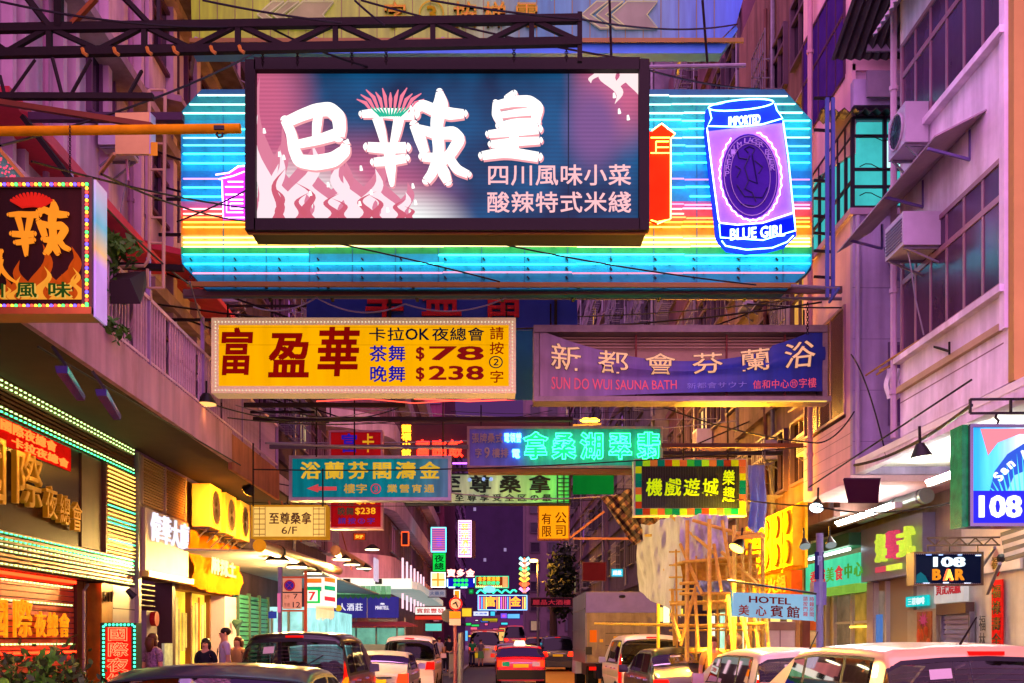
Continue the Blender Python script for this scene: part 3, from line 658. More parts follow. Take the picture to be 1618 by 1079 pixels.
# --- red price sign
Y = 23.0
t, pl = sign_box('red_price_sign', 'red sign with yellow price 238 hanging behind the teal sign', (520,680,605,836), Y, .3, paint('a07080', .5), lit('b01018', .55), 3, G_SIGN)
letters(t, pl, '富', (538,684,566,716), lit('2018a0', .8), c=.012, depth=.02, weight=.04); letters(t, pl, '卡', (572,684,592,716), lit('e0a020', .8), c=.012, depth=.02, weight=.03)
YL = lit('f0a820', .9); GN = lit('384838', .5)
letters(t, pl, '茶舞', (533,786,560,799), GN, c=.012, depth=.02, weight=.02); letters(t, pl, '$78', (563,786,594,798), YL, c=.012, depth=.02, weight=.03)
letters(t, pl, '晚舞', (533,801,560,815), GN, c=.012, depth=.02, weight=.02); letters(t, pl, '$238', (561,802,594,814), YL, c=.012, depth=.02, weight=.03)
letters(t, pl, '請按②字', (533,817,594,829), lit('402890', .7), c=.012, depth=.02, weight=.02, fill=.85)
# --- neon characters in the open
Y = 30.0; pl = Front(Y)
t = thing('red_neon_sign', 'row of red neon characters above the teal sign on a dark board', 'sign', P(690, 722, Y), G_SIGN)
part('back_board', pl.pxbox(MB(), 632,664,905,722, -.25, -.1), paint('3a1420', .7), t)
for i, ch in enumerate('富臨飯'): part('neon_character', ptext(pl, ch, (656+i*26, 694, 680+i*26, 723), c=0, depth=0, tube=.03), glow('ff2010', 8), t)
for i, ch in enumerate('龍福小館'): part('neon_character', ptext(pl, ch, (634, 670+i*13, 650, 683+i*13), c=0, depth=0, tube=.03), glow('ff9a18', 6), t)
solo('neon_outline', MB().tube([P(655,630,18.2), P(740,634,18.2), P(840,630,18.2)], .012, 6), glow('ff4030', 4), 'thin red neon line just under the yellow sign', 'neon tube')
solo('neon_outline', MB().tube([P(500,634,18.3), P(580,630,18.3), P(655,637,18.3), P(760,630,18.3)], .01, 6), glow('ff4838', 2.5), 'wavy red neon line below the yellow sign, left part', 'neon tube')
solo('neon_outline', MB().tube([P(715,732,23), P(738,732,23)], .02, 6), glow('c060ff', 3), 'short violet neon line between the teal and green signs', 'neon tube')
# --- orange hanging sign
Y = 28.0
t, pl = sign_box('orange_company_sign', 'small square orange sign hanging between the buildings, four brown characters', (850,797,900,853), Y, .3, paint('8a4a10', .5), lit('f8a010', .95), 2, G_SIGN)
letters(t, pl, '有限', (855,810,872,849), lit('8a3808', .35), c=.012, depth=.02, weight=.02, vertical=True); letters(t, pl, '公司', (876,808,896,848), lit('8a3808', .35), c=.012, depth=.02, weight=.02, vertical=True)
part('bracket', MB().bar(P(905,851,Y), P(1010,851,Y), .06), paint('b07040', .6), t); part('bracket', MB().bar(P(900,850,Y), P(955,808,Y), .06), paint('b07040', .6), t)
# ================================================================ GROUND
ASPH = mat('asphalt', '3c3a3c', .55, var=.35, scale=2, bump=.15)
struct('ground', MB().box(-400,400,-30,1200,-.3,-.15), mat('dark_ground', '2a282a', .9))
struct('road', MB().box(-4.3,5.15,-5,300,-.15,0), ASPH)
PAVE = mat('paving', '6e6864', .7, var=.3, scale=3, bump=.1)
struct('pavement_left', MB().box(-8.5,-4.42,-5,38,-.15,.13), PAVE); struct('pavement_right', MB().box(5.27,9,-5,300,-.15,.13), PAVE)
struct('pavement_left_far', MB().box(-8,-1.62,46,300,-.15,.13), PAVE)
struct('cross_road', MB().box(-40,-4.3,38,46,-.15,-.004), ASPH)
KB = paint('8a8680', .7)
struct('kerb_left', MB().box(-4.42,-4.3,-5,38,-.15,.135), KB); struct('kerb_right', MB().box(5.15,5.27,-5,300,-.15,.135), KB); struct('kerb_left_far', MB().box(-1.62,-1.5,46,300,-.15,.135), KB)
YP = paint('c09018', .6)
mb = MB()
for y0 in range(10, 120, 6): mb.box(.35,.47,y0,y0+3,.002,.005)
mb.box(-4.1,-4.0,0,38,.002,.005); mb.box(4.9,5.0,0,120,.002,.005)
struct('road_markings', mb, paint('c8c0b0', .6))
mb = MB()
for k in range(8): mb.box(-2.2+k*.95, -1.7+k*.95, 31.5, 34.5, .002, .005)
struct('crossing_stripes', mb, YP)
struct('yellow_lit_road', MB().box(1.2,5.0,35,60,.002,.005), YP)  # yellow lamplight on the road put in as a flat sheet
# ================================================================ BUILDINGS
WALLP = mat('pink_grey_plaster', 'c4a4b8', .85, var=.18, scale=1.3, streak=.3, bump=.15)
WALLW = mat('white_plaster', 'f4e8f8', .85, var=.22, scale=1.6, streak=.34, bump=.12)
WALLD = mat('dark_plaster', '6a5560', .85, var=.3, scale=1.5, streak=.4, bump=.2)
WALLR = mat('rose_plaster', 'a08088', .85, var=.22, scale=1.5, streak=.3, bump=.2)
WALLB = mat('beige_end_wall', 'b4944c', .85, var=.12, scale=2, streak=.12, bump=.15)
FRAMEP = mat('pink_aluminium', '9c7482', .45, .4, var=.15)
GLS = mat('dark_window_glass', '201424', .12, var=.2, scale=1)
GLV = mat('violet_curtained_glass', '4a3050', .2, var=.25, scale=1.5, streak=.3)
def window(pl, a0, a1, b0, b1, t, nx=2, tr=None, fm=None, gm=None, fw=.045, proud=.03, rec=.05):
    """a window: frame with mullions (part) and its panes (sub-parts)"""
    fm = fm or FRAMEP; gm = gm or GLV; mb = MB()
    for q in ((a0,a1,b0,b0+fw),(a0,a1,b1-fw,b1),(a0,a0+fw,b0+fw,b1-fw),(a1-fw,a1,b0+fw,b1-fw)): pl.box(mb, *q, -rec, proud)
    for i in range(1, nx): x = a0+(a1-a0)*i/nx; pl.box(mb, x-fw*.4, x+fw*.4, b0+fw, b1-fw, -rec*.8, proud*.7)
    if tr: pl.box(mb, a0+fw, a1-fw, tr-fw*.6, tr+fw*.6, -rec*.8, proud*.85)
    f = part('window', mb, fm, t)
    for i in range(nx):
        x0 = a0+(a1-a0)*i/nx; x1 = a0+(a1-a0)*(i+1)/nx
        part('pane', pl.box(MB(), x0+.01, x1-.01, b0+.01, b1-.01, .002, .010), gm, f)
    return f
def grille(pl, a0, a1, b0, b1, t, nx=8, ny=3, c=.12, m=None, name='window_grille'):
    mb = MB()
    for i in range(nx+1): a = a0+(a1-a0)*i/nx; mb.bar(pl.pt(a,b0,c), pl.pt(a,b1,c), .012)
    for j in range(ny+1): b = b0+(b1-b0)*j/ny; mb.bar(pl.pt(a0,b,c), pl.pt(a1,b,c), .014)
    part(name, mb, m or STEEL, t)
def aircon(loc, face, label, w_=.62, d=.5, h=.42, fan=False, m=None, group='air conditioners on the walls'):
    """window air conditioner; face: unit vector of its grille side"""
    m = m or mat('aircon_casing', 'b0a6b4', .5, var=.15); o = Vector(loc); n = Vector(face); u = Vector((0,0,1)).cross(n); v = Vector((0,0,1))
    t = thing('air_conditioner', label, 'air conditioner', o, group)
    pl = Plane(o, u, v, n, 'x', 0)
    part('casing', pl.box(MB(), -w_/2, w_/2, 0, h, -d, 0), m, t)
    if fan:
        part('fan_ring', MB().tube([pl.pt(.0+h*.42*math.cos(a), h*.5+h*.42*math.sin(a), .012) for a in [i*math.pi/8 for i in range(16)]], .015, 5, True), m, t)
        mb = MB()
        for i in range(9): a = i*math.pi/9; mb.bar(pl.pt(-h*.4*math.cos(a), h*.5-h*.4*math.sin(a), .012), pl.pt(h*.4*math.cos(a), h*.5+h*.4*math.sin(a), .012), .006)
        part('fan_guard', mb, BLACK, t); part('fan_disc', MB().cyl(pl.pt(0,h*.5,-.0), pl.pt(0,h*.5,.006), h*.4, h*.4, 14), mat('fan_dark', '352a44', .5), t)
    else:
        mb = MB()
        for i in range(8): pl.box(mb, -w_/2+.04, w_/2-.04, .05+i*(h-.1)/8, .05+i*(h-.1)/8+.018, .0, .015)
        part('louvre', mb, mat('louvre_dark', '6a5a78', .5), t)
    for q in (-w_*.4, w_*.4): part('bracket', MB().bar(pl.pt(q,-.02,-.03), pl.pt(q,-.02,-d), .03).bar(pl.pt(q,-.02,-.05), pl.pt(q,-.3,-d), .025), GALV, t)
    if not fan: part('drain_hose', MB().tube([pl.pt(w_*.3,-.01,-.1), pl.pt(w_*.32,-.25,-.14), pl.pt(w_*.28,-.6,-.2), pl.pt(w_*.33,-1.1,-.3)], .010, 5), WIRE, t)
    return t

# ---- right: first building (white, overhanging first floor) ----------------------------------
RX = 5.6; pr = Right(RX)
t = thing('white_tenement', 'nearest white tenement on the right with long aluminium windows over a lit soffit', 'building', (8, 12.5, 4.4))
A = 'wall'
def rb(t, y0, y1, z0, z1, m, x0=RX, x1=9.5, name='wall'): return part(name, MB().box(x0, x1, y0, y1, z0, z1), m, t)
YA0, YA1 = 11.0, 13.95
rb(t, YA0+.004, YA1, 4.4, 5.42, WALLW)
for z0, z1 in ((6.92, 8.24), (9.75, 11.0), (12.5, 14.5)): rb(t, YA0+.004, YA1, z0, z1, WALLW)
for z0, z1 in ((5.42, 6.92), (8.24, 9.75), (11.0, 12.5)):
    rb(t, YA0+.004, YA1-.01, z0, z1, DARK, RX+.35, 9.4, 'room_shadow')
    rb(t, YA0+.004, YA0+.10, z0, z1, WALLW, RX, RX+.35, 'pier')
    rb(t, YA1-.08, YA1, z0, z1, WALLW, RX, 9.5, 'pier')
    window(pr, -(YA1-.08), -(YA0+.10), z0+.06, z1, t, 6, z0+(1.06 if z0 < 10 else 1.0), fw=.06)
    part('sill', pr.box(MB(), -YA1, -YA0-.01, z0-.02, z0+.06, 0, .10), WALLW, t)
    part('glazing_band', MB().box(RX+.30, RX+.33, YA0+.1, YA1-.1, z0, z1), GLV, t)
part('end_wall', MB().box(RX-.01, 12, YA0-.12, YA0, 4.4, 14.5), WALLB, t)
part('corner_trim', pr.box(MB(), -11.12, -11.0, 5.0, 14.5, 0, .05), WALLW, t)
part('ledge', pr.box(MB(), -YA1, -11.12, 5.0, 5.08, 0, .06), paint('b09878', .7), t)
part('plaster_groove', pr.box(MB(), -YA1, -11.12, 4.86, 4.875, 0, .004), paint('8a7080', .8), t)
# window grille / printed glass top-right
grille(pr, -13.1, -11.2, 6.5, 6.85, t, 22, 3, .0, STEEL)
solo('painted_neon_reflection', ptext(pr, '光', (1563,288,1586,318), c=-.25, depth=.01, weight=.02), glow('ff3018', 1.6), 'red neon reflection in the first floor window on the right, built as a glowing character', 'neon sign')  # glowing character stands in for a neon reflection
# ---- right: light well wall and second building
t = thing('lilac_tenement', 'second tenement on the right with lilac side wall beside the light well', 'building', (8, 17, 4.1))
YB0, YB1 = 15.8, 18.3
WL = mat('lilac_plaster', 'bcacd0', .85, var=.2, scale=1.5, streak=.35, bump=.12)
WP = mat('pink_plaster', 'e4b4bc', .85, var=.10, scale=1.5, streak=.15, bump=.12)
part('side_wall', MB().box(RX, 10, YB0, YB0+.1, 4.2, 8.3), WL, t)
rb(t, YB0+.1, YB1, 4.1, 5.15, WP); rb(t, YB0+.1, YB1, 6.95, 8.3, WP)
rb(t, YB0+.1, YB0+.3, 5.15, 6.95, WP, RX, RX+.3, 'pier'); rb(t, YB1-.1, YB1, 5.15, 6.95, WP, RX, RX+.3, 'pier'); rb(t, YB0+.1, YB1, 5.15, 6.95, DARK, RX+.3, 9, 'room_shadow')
window(pr, -(YB1-.1), -(YB0+.3), 5.2, 6.95, t, 3, None, gm=mat('brown_glass', '5a3c30', .2, var=.3))
for i in range(4): part('plaster_groove', MB().box(RX-.003, RX, YB0+.02, YB1, 4.45+i*.2, 4.46+i*.2), paint('a07880', .8), t)
part('side_window', MB().box(6.15, 6.75, YB0-.03, YB0, 4.95, 6.25), paint('6a5878', .5), t); part('side_window_pane', MB().box(6.2, 6.7, YB0-.036, YB0-.031, 5.0, 6.2), mat('violet_pane', '5a3c6a', .2), t)
for z in (4.7, 5.5, 6.3, 7.1): part('plaster_groove', MB().box(RX, 7.2, YB0-.003, YB0, z, z+.012), paint('8a7898', .8), t)
part('corner_pipe', MB().tube([(RX+.06, YB0-.06, 4.2), (RX+.06, YB0-.06, 8.2)], .04, 8), paint('a89ab0', .5), t)
# enclosed balcony glowing teal
TEAL = lit('48d0d0', .75, .25)
z0, z1 = 8.33, 9.75
part('balcony_floor', MB().box(RX-.06, 7.6, YB0-.06, YB1, z0-.1, z0), WALLP, t)
part('lit_room', MB().box(RX+.12, 7.4, YB0+.12, YB1-.2, z0, z1), TEAL, t)
mb = MB()
for x in (RX, 6.1, 6.55, 7.3): mb.bar((x, YB0, z0), (x, YB0, z1), .055)
for z in (z0+.03, z0+.35, z0+.62, z1-.28, z1): mb.bar((RX, YB0, z), (7.3, YB0, z), .04)
for y in (YB0+.3, YB0+.65, YB0+1.1, YB0+1.6, YB0+2.2): mb.bar((RX, y, z0), (RX, y, z1), .045)
for z in (z0+.03, z0+.45, z1-.28, z1): mb.bar((RX, YB0, z), (RX, YB1, z), .04)
part('balcony_frame', mb, paint('2a2030', .5), t)
part('bright_window', MB().box(6.12, 6.75, YB0+.09, YB0+.11, z0+.66, z1-.30), glow('b8fff8', 1.3), t)
mb = MB()
for k in range(3):
    zz = z0+.2+k*.45; mb.tube([(RX+.1+i*.09, YB0-.03, zz+.05*math.sin(i*1.1)) for i in range(20)], .008, 4)
part('wavy_bar', mb, BLACK, t)
part('canopy_fascia', MB().box(RX-.05, 7.8, YB0-.2, YB0-.05, 9.85, 10.25), WL, t)
rb(t, YB0+.05, YB1, 9.75, 10.5, WALLP); 
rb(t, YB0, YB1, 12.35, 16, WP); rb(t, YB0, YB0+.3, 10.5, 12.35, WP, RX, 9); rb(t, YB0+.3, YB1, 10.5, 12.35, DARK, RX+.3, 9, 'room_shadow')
window(pr, -(YB1), -(YB0+.3), 10.55, 12.35, t, 5, 11.6, fm=paint('4a2848', .5), gm=mat('purple_glass', '3c2060', .15, es=.1, ecol='6030c0', var=.3))
part('slanted_wall', MB().hexa([(RX-.01, YB0, 9.2), (RX+.05, YB0, 9.2), (RX+.05, YB1, 9.8), (RX-.01, YB1, 9.8), (RX-.01, YB0, 10.6), (RX+.05, YB0, 10.6), (RX+.05, YB1, 10.6), (RX-.01, YB1, 10.6)]), WP, t)
# corrugated awnings
def corrugated(name, label, c00, c10, c01, c11, ribs, m, amp=.03, cat='awning', group=None):
    """sheet between four corners, ribs running from edge c00-c10 to c01-c11, with real thickness"""
    c00, c10, c01, c11 = map(Vector, (c00, c10, c01, c11)); n = ((c10-c00).cross(c01-c00)).normalized(); mb = MB(); k = ribs*4
    for s in range(k):
        u0, u1 = s/k, (s+1)/k; h = lambda u: n*(amp*math.sin(u*ribs*2*math.pi))
        q = [c00.lerp(c10,u0)+h(u0), c00.lerp(c10,u1)+h(u1), c01.lerp(c11,u1)+h(u1), c01.lerp(c11,u0)+h(u0)]
        mb.hexa([p-n*.006 for p in q]+[p+n*.006 for p in q])
    return solo(name, mb, m, label, cat, group)
CORR = mat('rusty_corrugated_sheet', '3a2c34', .6, .3, var=.4, scale=4)
CORL = mat('pale_corrugated_sheet', 'a090a0', .6, .2, var=.3, scale=4)
corrugated('corrugated_awning', 'big dark corrugated awning above the light well at the top right', (RX-.4, 15.6, 10.55), (7.6, 15.6, 10.55), (RX-.1, 13.6, 12.2), (7.6, 13.6, 12.2), 18, CORR, .035)
corrugated('corrugated_awning', 'dark corrugated roof just above the teal lit balcony', (RX-.6, 15.5, 9.72), (7.6, 15.5, 9.72), (RX-.3, 16.6, 10.1), (7.6, 16.6, 10.1), 16, CORR, .03)
corrugated('corrugated_awning', 'pale corrugated eave over the top floor window of the white tenement', (RX-.35, 14.0, 9.95), (RX-.35, 11.2, 9.95), (RX+.02, 14.0, 10.45), (RX+.02, 11.2, 10.45), 20, CORL, .02)
solo('sheet_panel_wall', MB().box(RX+.1, 7.8, 15.45, 15.5, 10.6, 11.6).box(RX+.1, 7.8, 15.45, 15.5, 9.9, 10.3), mat('grey_lilac_board', '8a7a90', .7, var=.2), 'grey sheet boards between the two dark awnings', 'wall panel')
# sloping awning with brackets
t = thing('sloping_awning', 'pale sheet awning on triangular brackets below the upper air conditioner', 'awning', (RX-.3, 13, 7.0))
SH = mat('pale_lilac_sheet', 'a08c98', .6, var=.3, scale=3)
part('sheet', MB().hexa([(RX-.5, 11.7, 7.42), (RX, 11.5, 7.62), (RX, 15.0, 7.65), (RX-.55, 14.9, 7.30), (RX-.5, 11.7, 7.44), (RX, 11.5, 7.64), (RX, 15.0, 7.67), (RX-.55, 14.9, 7.32)]), SH, t)
for y in (11.9, 13.2, 14.6):
    part('bracket', MB().bar((RX, y, 7.25), (RX-.5, y, 7.38), .03).bar((RX, y, 7.25), (RX, y, 7.6), .03), paint('6a5a98', .5), t)
# window air conditioner in a box, wall unit with fan, more
aircon((5.12, 12.95, 6.55), (-1, 0, 0), 'boxy white air conditioner jutting out of the first floor window on the right', .58, .7, .42)
aircon((5.28, 13.27, 8.0), (-1, 0, 0), 'split air conditioner with round fan high on the white tenement', .56, .3, .52, True)
t = thing('open_flap', 'dark lilac metal flap standing open beside the light well', 'shutter', (6.2, 15.3, 7.0))
part('flap', MB().hexa([(5.95, 15.1, 7.0), (6.6, 15.1, 7.0), (6.6, 15.12, 7.02), (5.95, 15.12, 7.02), (6.05, 15.7, 7.7), (6.6, 15.7, 7.7), (6.6, 15.72, 7.7), (6.05, 15.72, 7.7)]), paint('58486a', .5), t)
part('edge', MB().bar((5.95, 15.1, 6.99), (6.6, 15.1, 6.99), .04), paint('6a5a80', .5), t)
# ---- right: ground floor behind the overhang
t = thing('soffit_and_shopwall', 'white soffit and grey shop wall under the right overhang', 'building', (7.5, 14, 0))
part('soffit', MB().box(RX, 9.5, 6, 15.7, 4.3, 4.39), mat('white_soffit', 'e8e8e0', .7, var=.1), t)
part('shop_wall', MB().box(7.52, 9.5, 6, 24, .13, 4.2), mat('grey_shop_wall', 'c4c0b4', .8, var=.2, streak=.25, scale=2), t)
part('soffit_beam', MB().box(RX+.01, RX+.16, 6, 15.7, 4.18, 4.3), WALLW, t)
# ---- far right row
def block(name, label, X0, X1, y0, y1, z1, m, side, floors, bays, zwall=.1, wm=None, gm=None, balc=False, z0=3.9, fh=2.9, lit_every=0, group=None):
    pl = Right(X0) if side == 'r' else Left(X0)
    t = thing(name, label, 'building', (X1, (y0+y1)/2, .1)); cage = None; hood = None; rnd = random.Random(name)
    part('wall', MB().box(X0, X1, y0, y1, zwall, z1), m, t)
    sg = -1 if side == 'r' else 1
    W = (y1-y0)/bays; first = None; k = 0
    for f in range(floors):
        zb = z0+f*fh+.9
        for i in range(bays):
            ya = y0+i*W+W*.14; yb = ya+W*.72; a0, a1 = (-yb, -ya) if side == 'r' else (ya, yb); k += 1
            if lit_every and k % lit_every == 0: window(pl, a0, a1, zb, zb+1.35, t, 2, zb+.95, wm, lit(random.choice(['f0b050','e8d8a0','a860c0','e07080']), .7, .3), .06, .10)
            else:
                if first is None: first = (window(pl, a0, a1, zb, zb+1.35, t, 2, zb+.95, wm, gm, .06, .10), a0, zb)
                else: clone_part(first[0], t, pl.u*(a0-first[1])+Vector((0,0,zb-first[2])))
            r_ = rnd.random()
            if r_ < .38 and y0 < 60:
                if cage is None:
                    mb = MB()
                    for q in range(7): a_ = a0+(a1-a0)*q/6; mb.bar(pl.pt(a_,zb-.1,.12), pl.pt(a_,zb-.1,.5), .02).bar(pl.pt(a_,zb-.1,.5), pl.pt(a_,zb+1.2,.5), .02)
                    for q in range(4): mb.bar(pl.pt(a0,zb-.1+q*.42,.5), pl.pt(a1,zb-.1+q*.42,.5), .025).bar(pl.pt(a0,zb-.1+q*.42,.1), pl.pt(a0,zb-.1+q*.42,.5), .025)
                    cage = (part('window_cage', mb, GALV, t), a0, zb)
                else: clone_part(cage[0], t, pl.u*(a0-cage[1])+Vector((0,0,zb-cage[2])))
            elif r_ < .62 and y0 < 60:
                if hood is None:
                    mb = MB().hexa([pl.pt(a0-.1,zb+1.55,.0), pl.pt(a1+.1,zb+1.55,.0), pl.pt(a1+.1,zb+1.25,.55), pl.pt(a0-.1,zb+1.25,.55), pl.pt(a0-.1,zb+1.58,.0), pl.pt(a1+.1,zb+1.58,.0), pl.pt(a1+.1,zb+1.28,.55), pl.pt(a0-.1,zb+1.28,.55)])
                    hood = (part('window_hood', mb, mat('pale_hood', '9a8890', .6, var=.3, scale=4), t), a0, zb)
                else: clone_part(hood[0], t, pl.u*(a0-hood[1])+Vector((0,0,zb-hood[2])))
        mb = MB(); pl.box(mb, *((-y1, -y0) if side == 'r' else (y0, y1)), zb-.95, zb-.78, 0, .12); part('floor_band', mb, m, t)
    for y in (y0+.3, (y0+y1)/2+.4): 
        x = X0+sg*.07; part('drain_pipe', MB().tube([(x, y, 4), (x, y, z1)], .05, 6), GALV, t)
    return t, pl
BRN = mat('brown_plaster', '7a5850', .85, var=.3, scale=1.2, streak=.45, bump=.2)
block('brown_tenement', 'brown tenement behind the game centre sign, long dirty windows', 6.3, 12, 18.4, 26, 17, BRN, 'r', 4, 5, 3.95, paint('5a4450', .5), GLS, lit_every=7)
block('maroon_tenement', 'dark maroon tenement with curtained windows behind the sauna banner', 6.4, 12, 26, 37, 22, mat('maroon_plaster','5c3a48',.85,var=.3,streak=.4,scale=1.3), 'r', 6, 6, 3.8, paint('4a3a48', .5), GLS, lit_every=9)
block('grey_tower', 'narrow grey tower block on the right, dotted with windows', 5.9, 12, 37, 52, 30, mat('grey_plaster','5a5060',.85,var=.3,streak=.3), 'r', 8, 6, .1, paint('3a3440', .5), GLS, lit_every=8)
block('far_right_block', 'furthest right hand block standing over the truck', 5.7, 12, 52, 78, 26, WALLD, 'r', 7, 8, .1, paint('3a3440', .5), GLS, lit_every=6)
for i, (y, z) in enumerate(((19.6,5.2),(21.5,8.2),(22.6,5.6),(24.4,9.6),(27,11.0),(30,7.4),(31,10.4),(34,9.6),(19.2,8.6))):
    aircon((5.95, y, z), (-1,0,0), ['lowest air conditioner on the brown tenement','air conditioner on the second floor of the brown tenement','air conditioner with rust stains left of the game sign','high air conditioner at the far end of the brown tenement','air conditioner high on the maroon tenement, nearest','air conditioner low on the maroon tenement','air conditioner beside the drain pipe of the maroon tenement','farthest air conditioner on the maroon tenement','air conditioner on the brown tenement close to the light well'][i], .6, .45, .42)
# ---- left: overhang with balcony, upper wall
pl_ = Left(-6.0)
t = thing('pink_tenement', 'long pink tenement on the left with pilasters, balcony and overhanging first floor', 'building', (-8, 16, 4.7))
part('upper_wall', MB().box(-9, -6.0, 6, 24, 5.2, 18), WALLP, t)
part('balcony_slab', MB().box(-6.0, -4.62, 6, 24, 4.86, 5.2), WALLP, t)
FAS = mat('rose_fascia', 'd09aa4', .85, var=.2, scale=1.5, streak=.35, bump=.15)
part('fascia', MB().box(-4.62, -4.55, 6, 17.6, 4.70, 5.25), FAS, t); part('fascia', MB().box(-4.62, -4.55, 17.62, 21.5, 4.58, 5.2), mat('orange_fascia', 'b06848', .8, var=.2, streak=.3), t)
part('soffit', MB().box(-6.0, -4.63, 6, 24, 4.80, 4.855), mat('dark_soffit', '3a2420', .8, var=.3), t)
for i, px in enumerate((2, 22, 84, 104, 157, 210, 222, 262, 300, 330)):
    y = -6*F/(px-CX); y2 = -6*F/(px+6-CX)
    part('pilaster', MB().box(-6.0, -5.86, y, y2, 5.25, 18), mat('pale_pilaster', 'c8a4b4', .8, var=.12, streak=.2), t)
for z in (7.6, 10.4, 13.2, 16.0): part('string_course', MB().box(-6.0, -5.78, 17.3, 24, z, z+.22), WALLR, t)
for z in (5.6, 8.4, 11.2, 14.0):
    for a0, a1 in ((17.6,19.1),(19.6,21.1),(21.6,23.4)):
        window(pl_, a0, a1, z+.7, z+1.9, t, 3, z+1.5, paint('54304c', .5), GLS, .06, .08)
for z in (6.0, 8.8, 11.6):
    window(pl_, 14.9, 15.9, z+.6, z+1.9, t, 2, None, paint('64405c', .5), GLS, .06, .08)
# slanted canopies/stair ledge, reflected neon put into the red colour
NEON_TINT = mat('neon_tinted_ledge', 'c83848', .6, var=.25)
for i, (z, m) in enumerate(((8.3, NEON_TINT), (10.9, WALLR), (13.4, WALLD))):
    part('window_hood', MB().hexa([(-6, 17.2, z), (-5.3, 17.2, z-.15), (-5.3, 23.8, z-.15), (-6, 23.8, z), (-6, 17.2, z+.12), (-5.3, 17.2, z-.05), (-5.3, 23.8, z-.05), (-6, 23.8, z+.12)]), m, t)
part('neon_tinted_ledge', MB().box(-6, -5.5, 11.5, 17.0, 7.75, 7.9), NEON_TINT, t)
part('ledge', MB().box(-6, -5.6, 6, 17.0, 10.35, 10.5), WALLR, t)
# balcony railing: each baluster a part
t = thing('balcony_railing', 'rusty vertical bar railing along the first floor balcony on the left', 'railing', (-4.6, 14, 5.2))
RAIL = mat('peeling_railing', 'd0a8b4', .6, 0, var=.35)
part('handrail', MB().bar((-4.6, 8.5, 6.15), (-4.6, 21.5, 6.15), .05), RAIL, t); part('lower_rail', MB().bar((-4.6, 8.5, 5.32), (-4.6, 21.5, 5.32), .035), RAIL, t)
b0 = part('baluster', MB().bar((-4.6, 8.6, 5.2), (-4.6, 8.6, 6.15), .022), RAIL, t)
for i in range(1, 118):
    if i % 13 == 0: continue
    clone_part(b0, t, (0, i*.109, 0))
for y in (8.5, 11, 13.5, 16, 18.5, 21.5): part('post', MB().bar((-4.6, y, 5.2), (-4.6, y, 6.7), .05), paint('a080b0', .5), t)
mb = MB()
for k in range(26):
    y = 9+k*.47; mb.bar((-4.75-random.random()*.5, y, 5.25), (-4.7-random.random()*.4, y+random.uniform(-.2,.2), 5.7+random.random()*.6), .03, random.uniform(.02,.3))
part('clutter_board', mb, paint('5a4450', .7), t)
for i, (x_, y_, z_, lab) in enumerate(((-5.55,18.4,6.1,'air conditioner on the pink tenement just above the balcony'),(-5.55,20.3,6.3,'second air conditioner above the balcony of the pink tenement'),(-5.55,22.4,9.0,'air conditioner on the second floor of the pink tenement'),(-5.5,15.4,9.0,'air conditioner beside the tall ladder on the pink wall'))):
    aircon((x_, y_, z_), (1,0,0), lab, .6, .4, .42)
for i, (x_, y_, z0_, z1_, lab) in enumerate(((-5.88,13.3,5.3,18,'drain pipe on the pink wall left of the ladder'),(-5.88,16.4,5.3,18,'drain pipe on the pink wall right of the ladder'),(-5.9,17.0,5.3,18,'thin drain pipe beside the rainbow sign'),(5.52,12.2,2.9,2.95,'x'),(5.53,14.0,4.4,14,'drain pipe at the far corner of the white tenement'),(5.5,17.6,4.2,14,'drain pipe on the pink facade behind the blue steel frame'),(6.2,19.1,4.2,16,'drain pipe at the near end of the brown tenement'),(6.2,23.1,4.2,16,'rusty drain pipe in the middle of the brown tenement'))):
    if lab == 'x': continue
    mb = MB().tube([(x_, y_, z0_), (x_, y_, z1_)], .045, 7)
    for k in range(int((z1_-z0_)/1.4)): mb.tube([(x_, y_, z0_+.6+k*1.4), (x_, y_, z0_+.66+k*1.4)], .062, 7)
    solo('drain_pipe', mb, paint(['a07088','8a6078','70506a','','b8a0b0','c09098','6a4a44','5a3428'][i], .6), lab, 'pipe', 'drain pipes on the walls')
# ---- far left row
block('dark_tenement', 'dark tenement on the left between the yellow sign and the side street', -6.2, -12, 24, 37.5, 20, mat('soot_plaster','4c3444',.85,var=.35,streak=.45,scale=1.4), 'l', 5, 7, .1, paint('5a3a50', .5), GLS, lit_every=6)
t = thing('corner_building', 'pink building with rounded corner beyond the side street on the left', 'building', (-8, 50, .1))
def curved(x0, y0, x1, y1, r, n=8): return [(-16, y0), (x1-r, y0)]+[(x1-r+r*math.sin(a), y0+r-r*math.cos(a)) for a in [i*math.pi/2/n for i in range(1, n+1)]]+[(x1, y1), (-16, y1)]
def slab(pts, z0, z1): return MB().poly([(x, y, z0) for x, y in pts][::-1], (0,0,z1-z0))
C0 = curved(0, 38.5, -4.0, 75, 3.5)
part('wall', slab(curved(0, 39.2, -4.5, 75, 3.5), .1, 16), mat('rose_tower', '8a5c70', .85, var=.25, streak=.35, scale=1.2), t)
for z0, z1, m in ((4.0, 5.0, FAS), (6.9, 7.7, WALLP), (9.8, 10.5, WALLP), (12.6, 13.2, WALLP), (15.5, 16.4, WALLP)): part('curved_band', slab(C0, z0, z1), m, t)
for z in (5.0, 7.7, 10.5):
    mb = MB()
    for x in [-13+i*.8 for i in range(8)]: mb.box(x, x+.7, 39.10, 39.19, z+.1, z+1.7)
    part('window_band', mb, GLS, t)
    for i in range(9):
        y = 43.5+i*3.4; window(Left(-4.5), y, y+2.6, z+.4, z+1.7, t, 3, None, paint('6a4a5a', .5), GLS if i % 3 else lit('d070a0', .5), .08, .1)
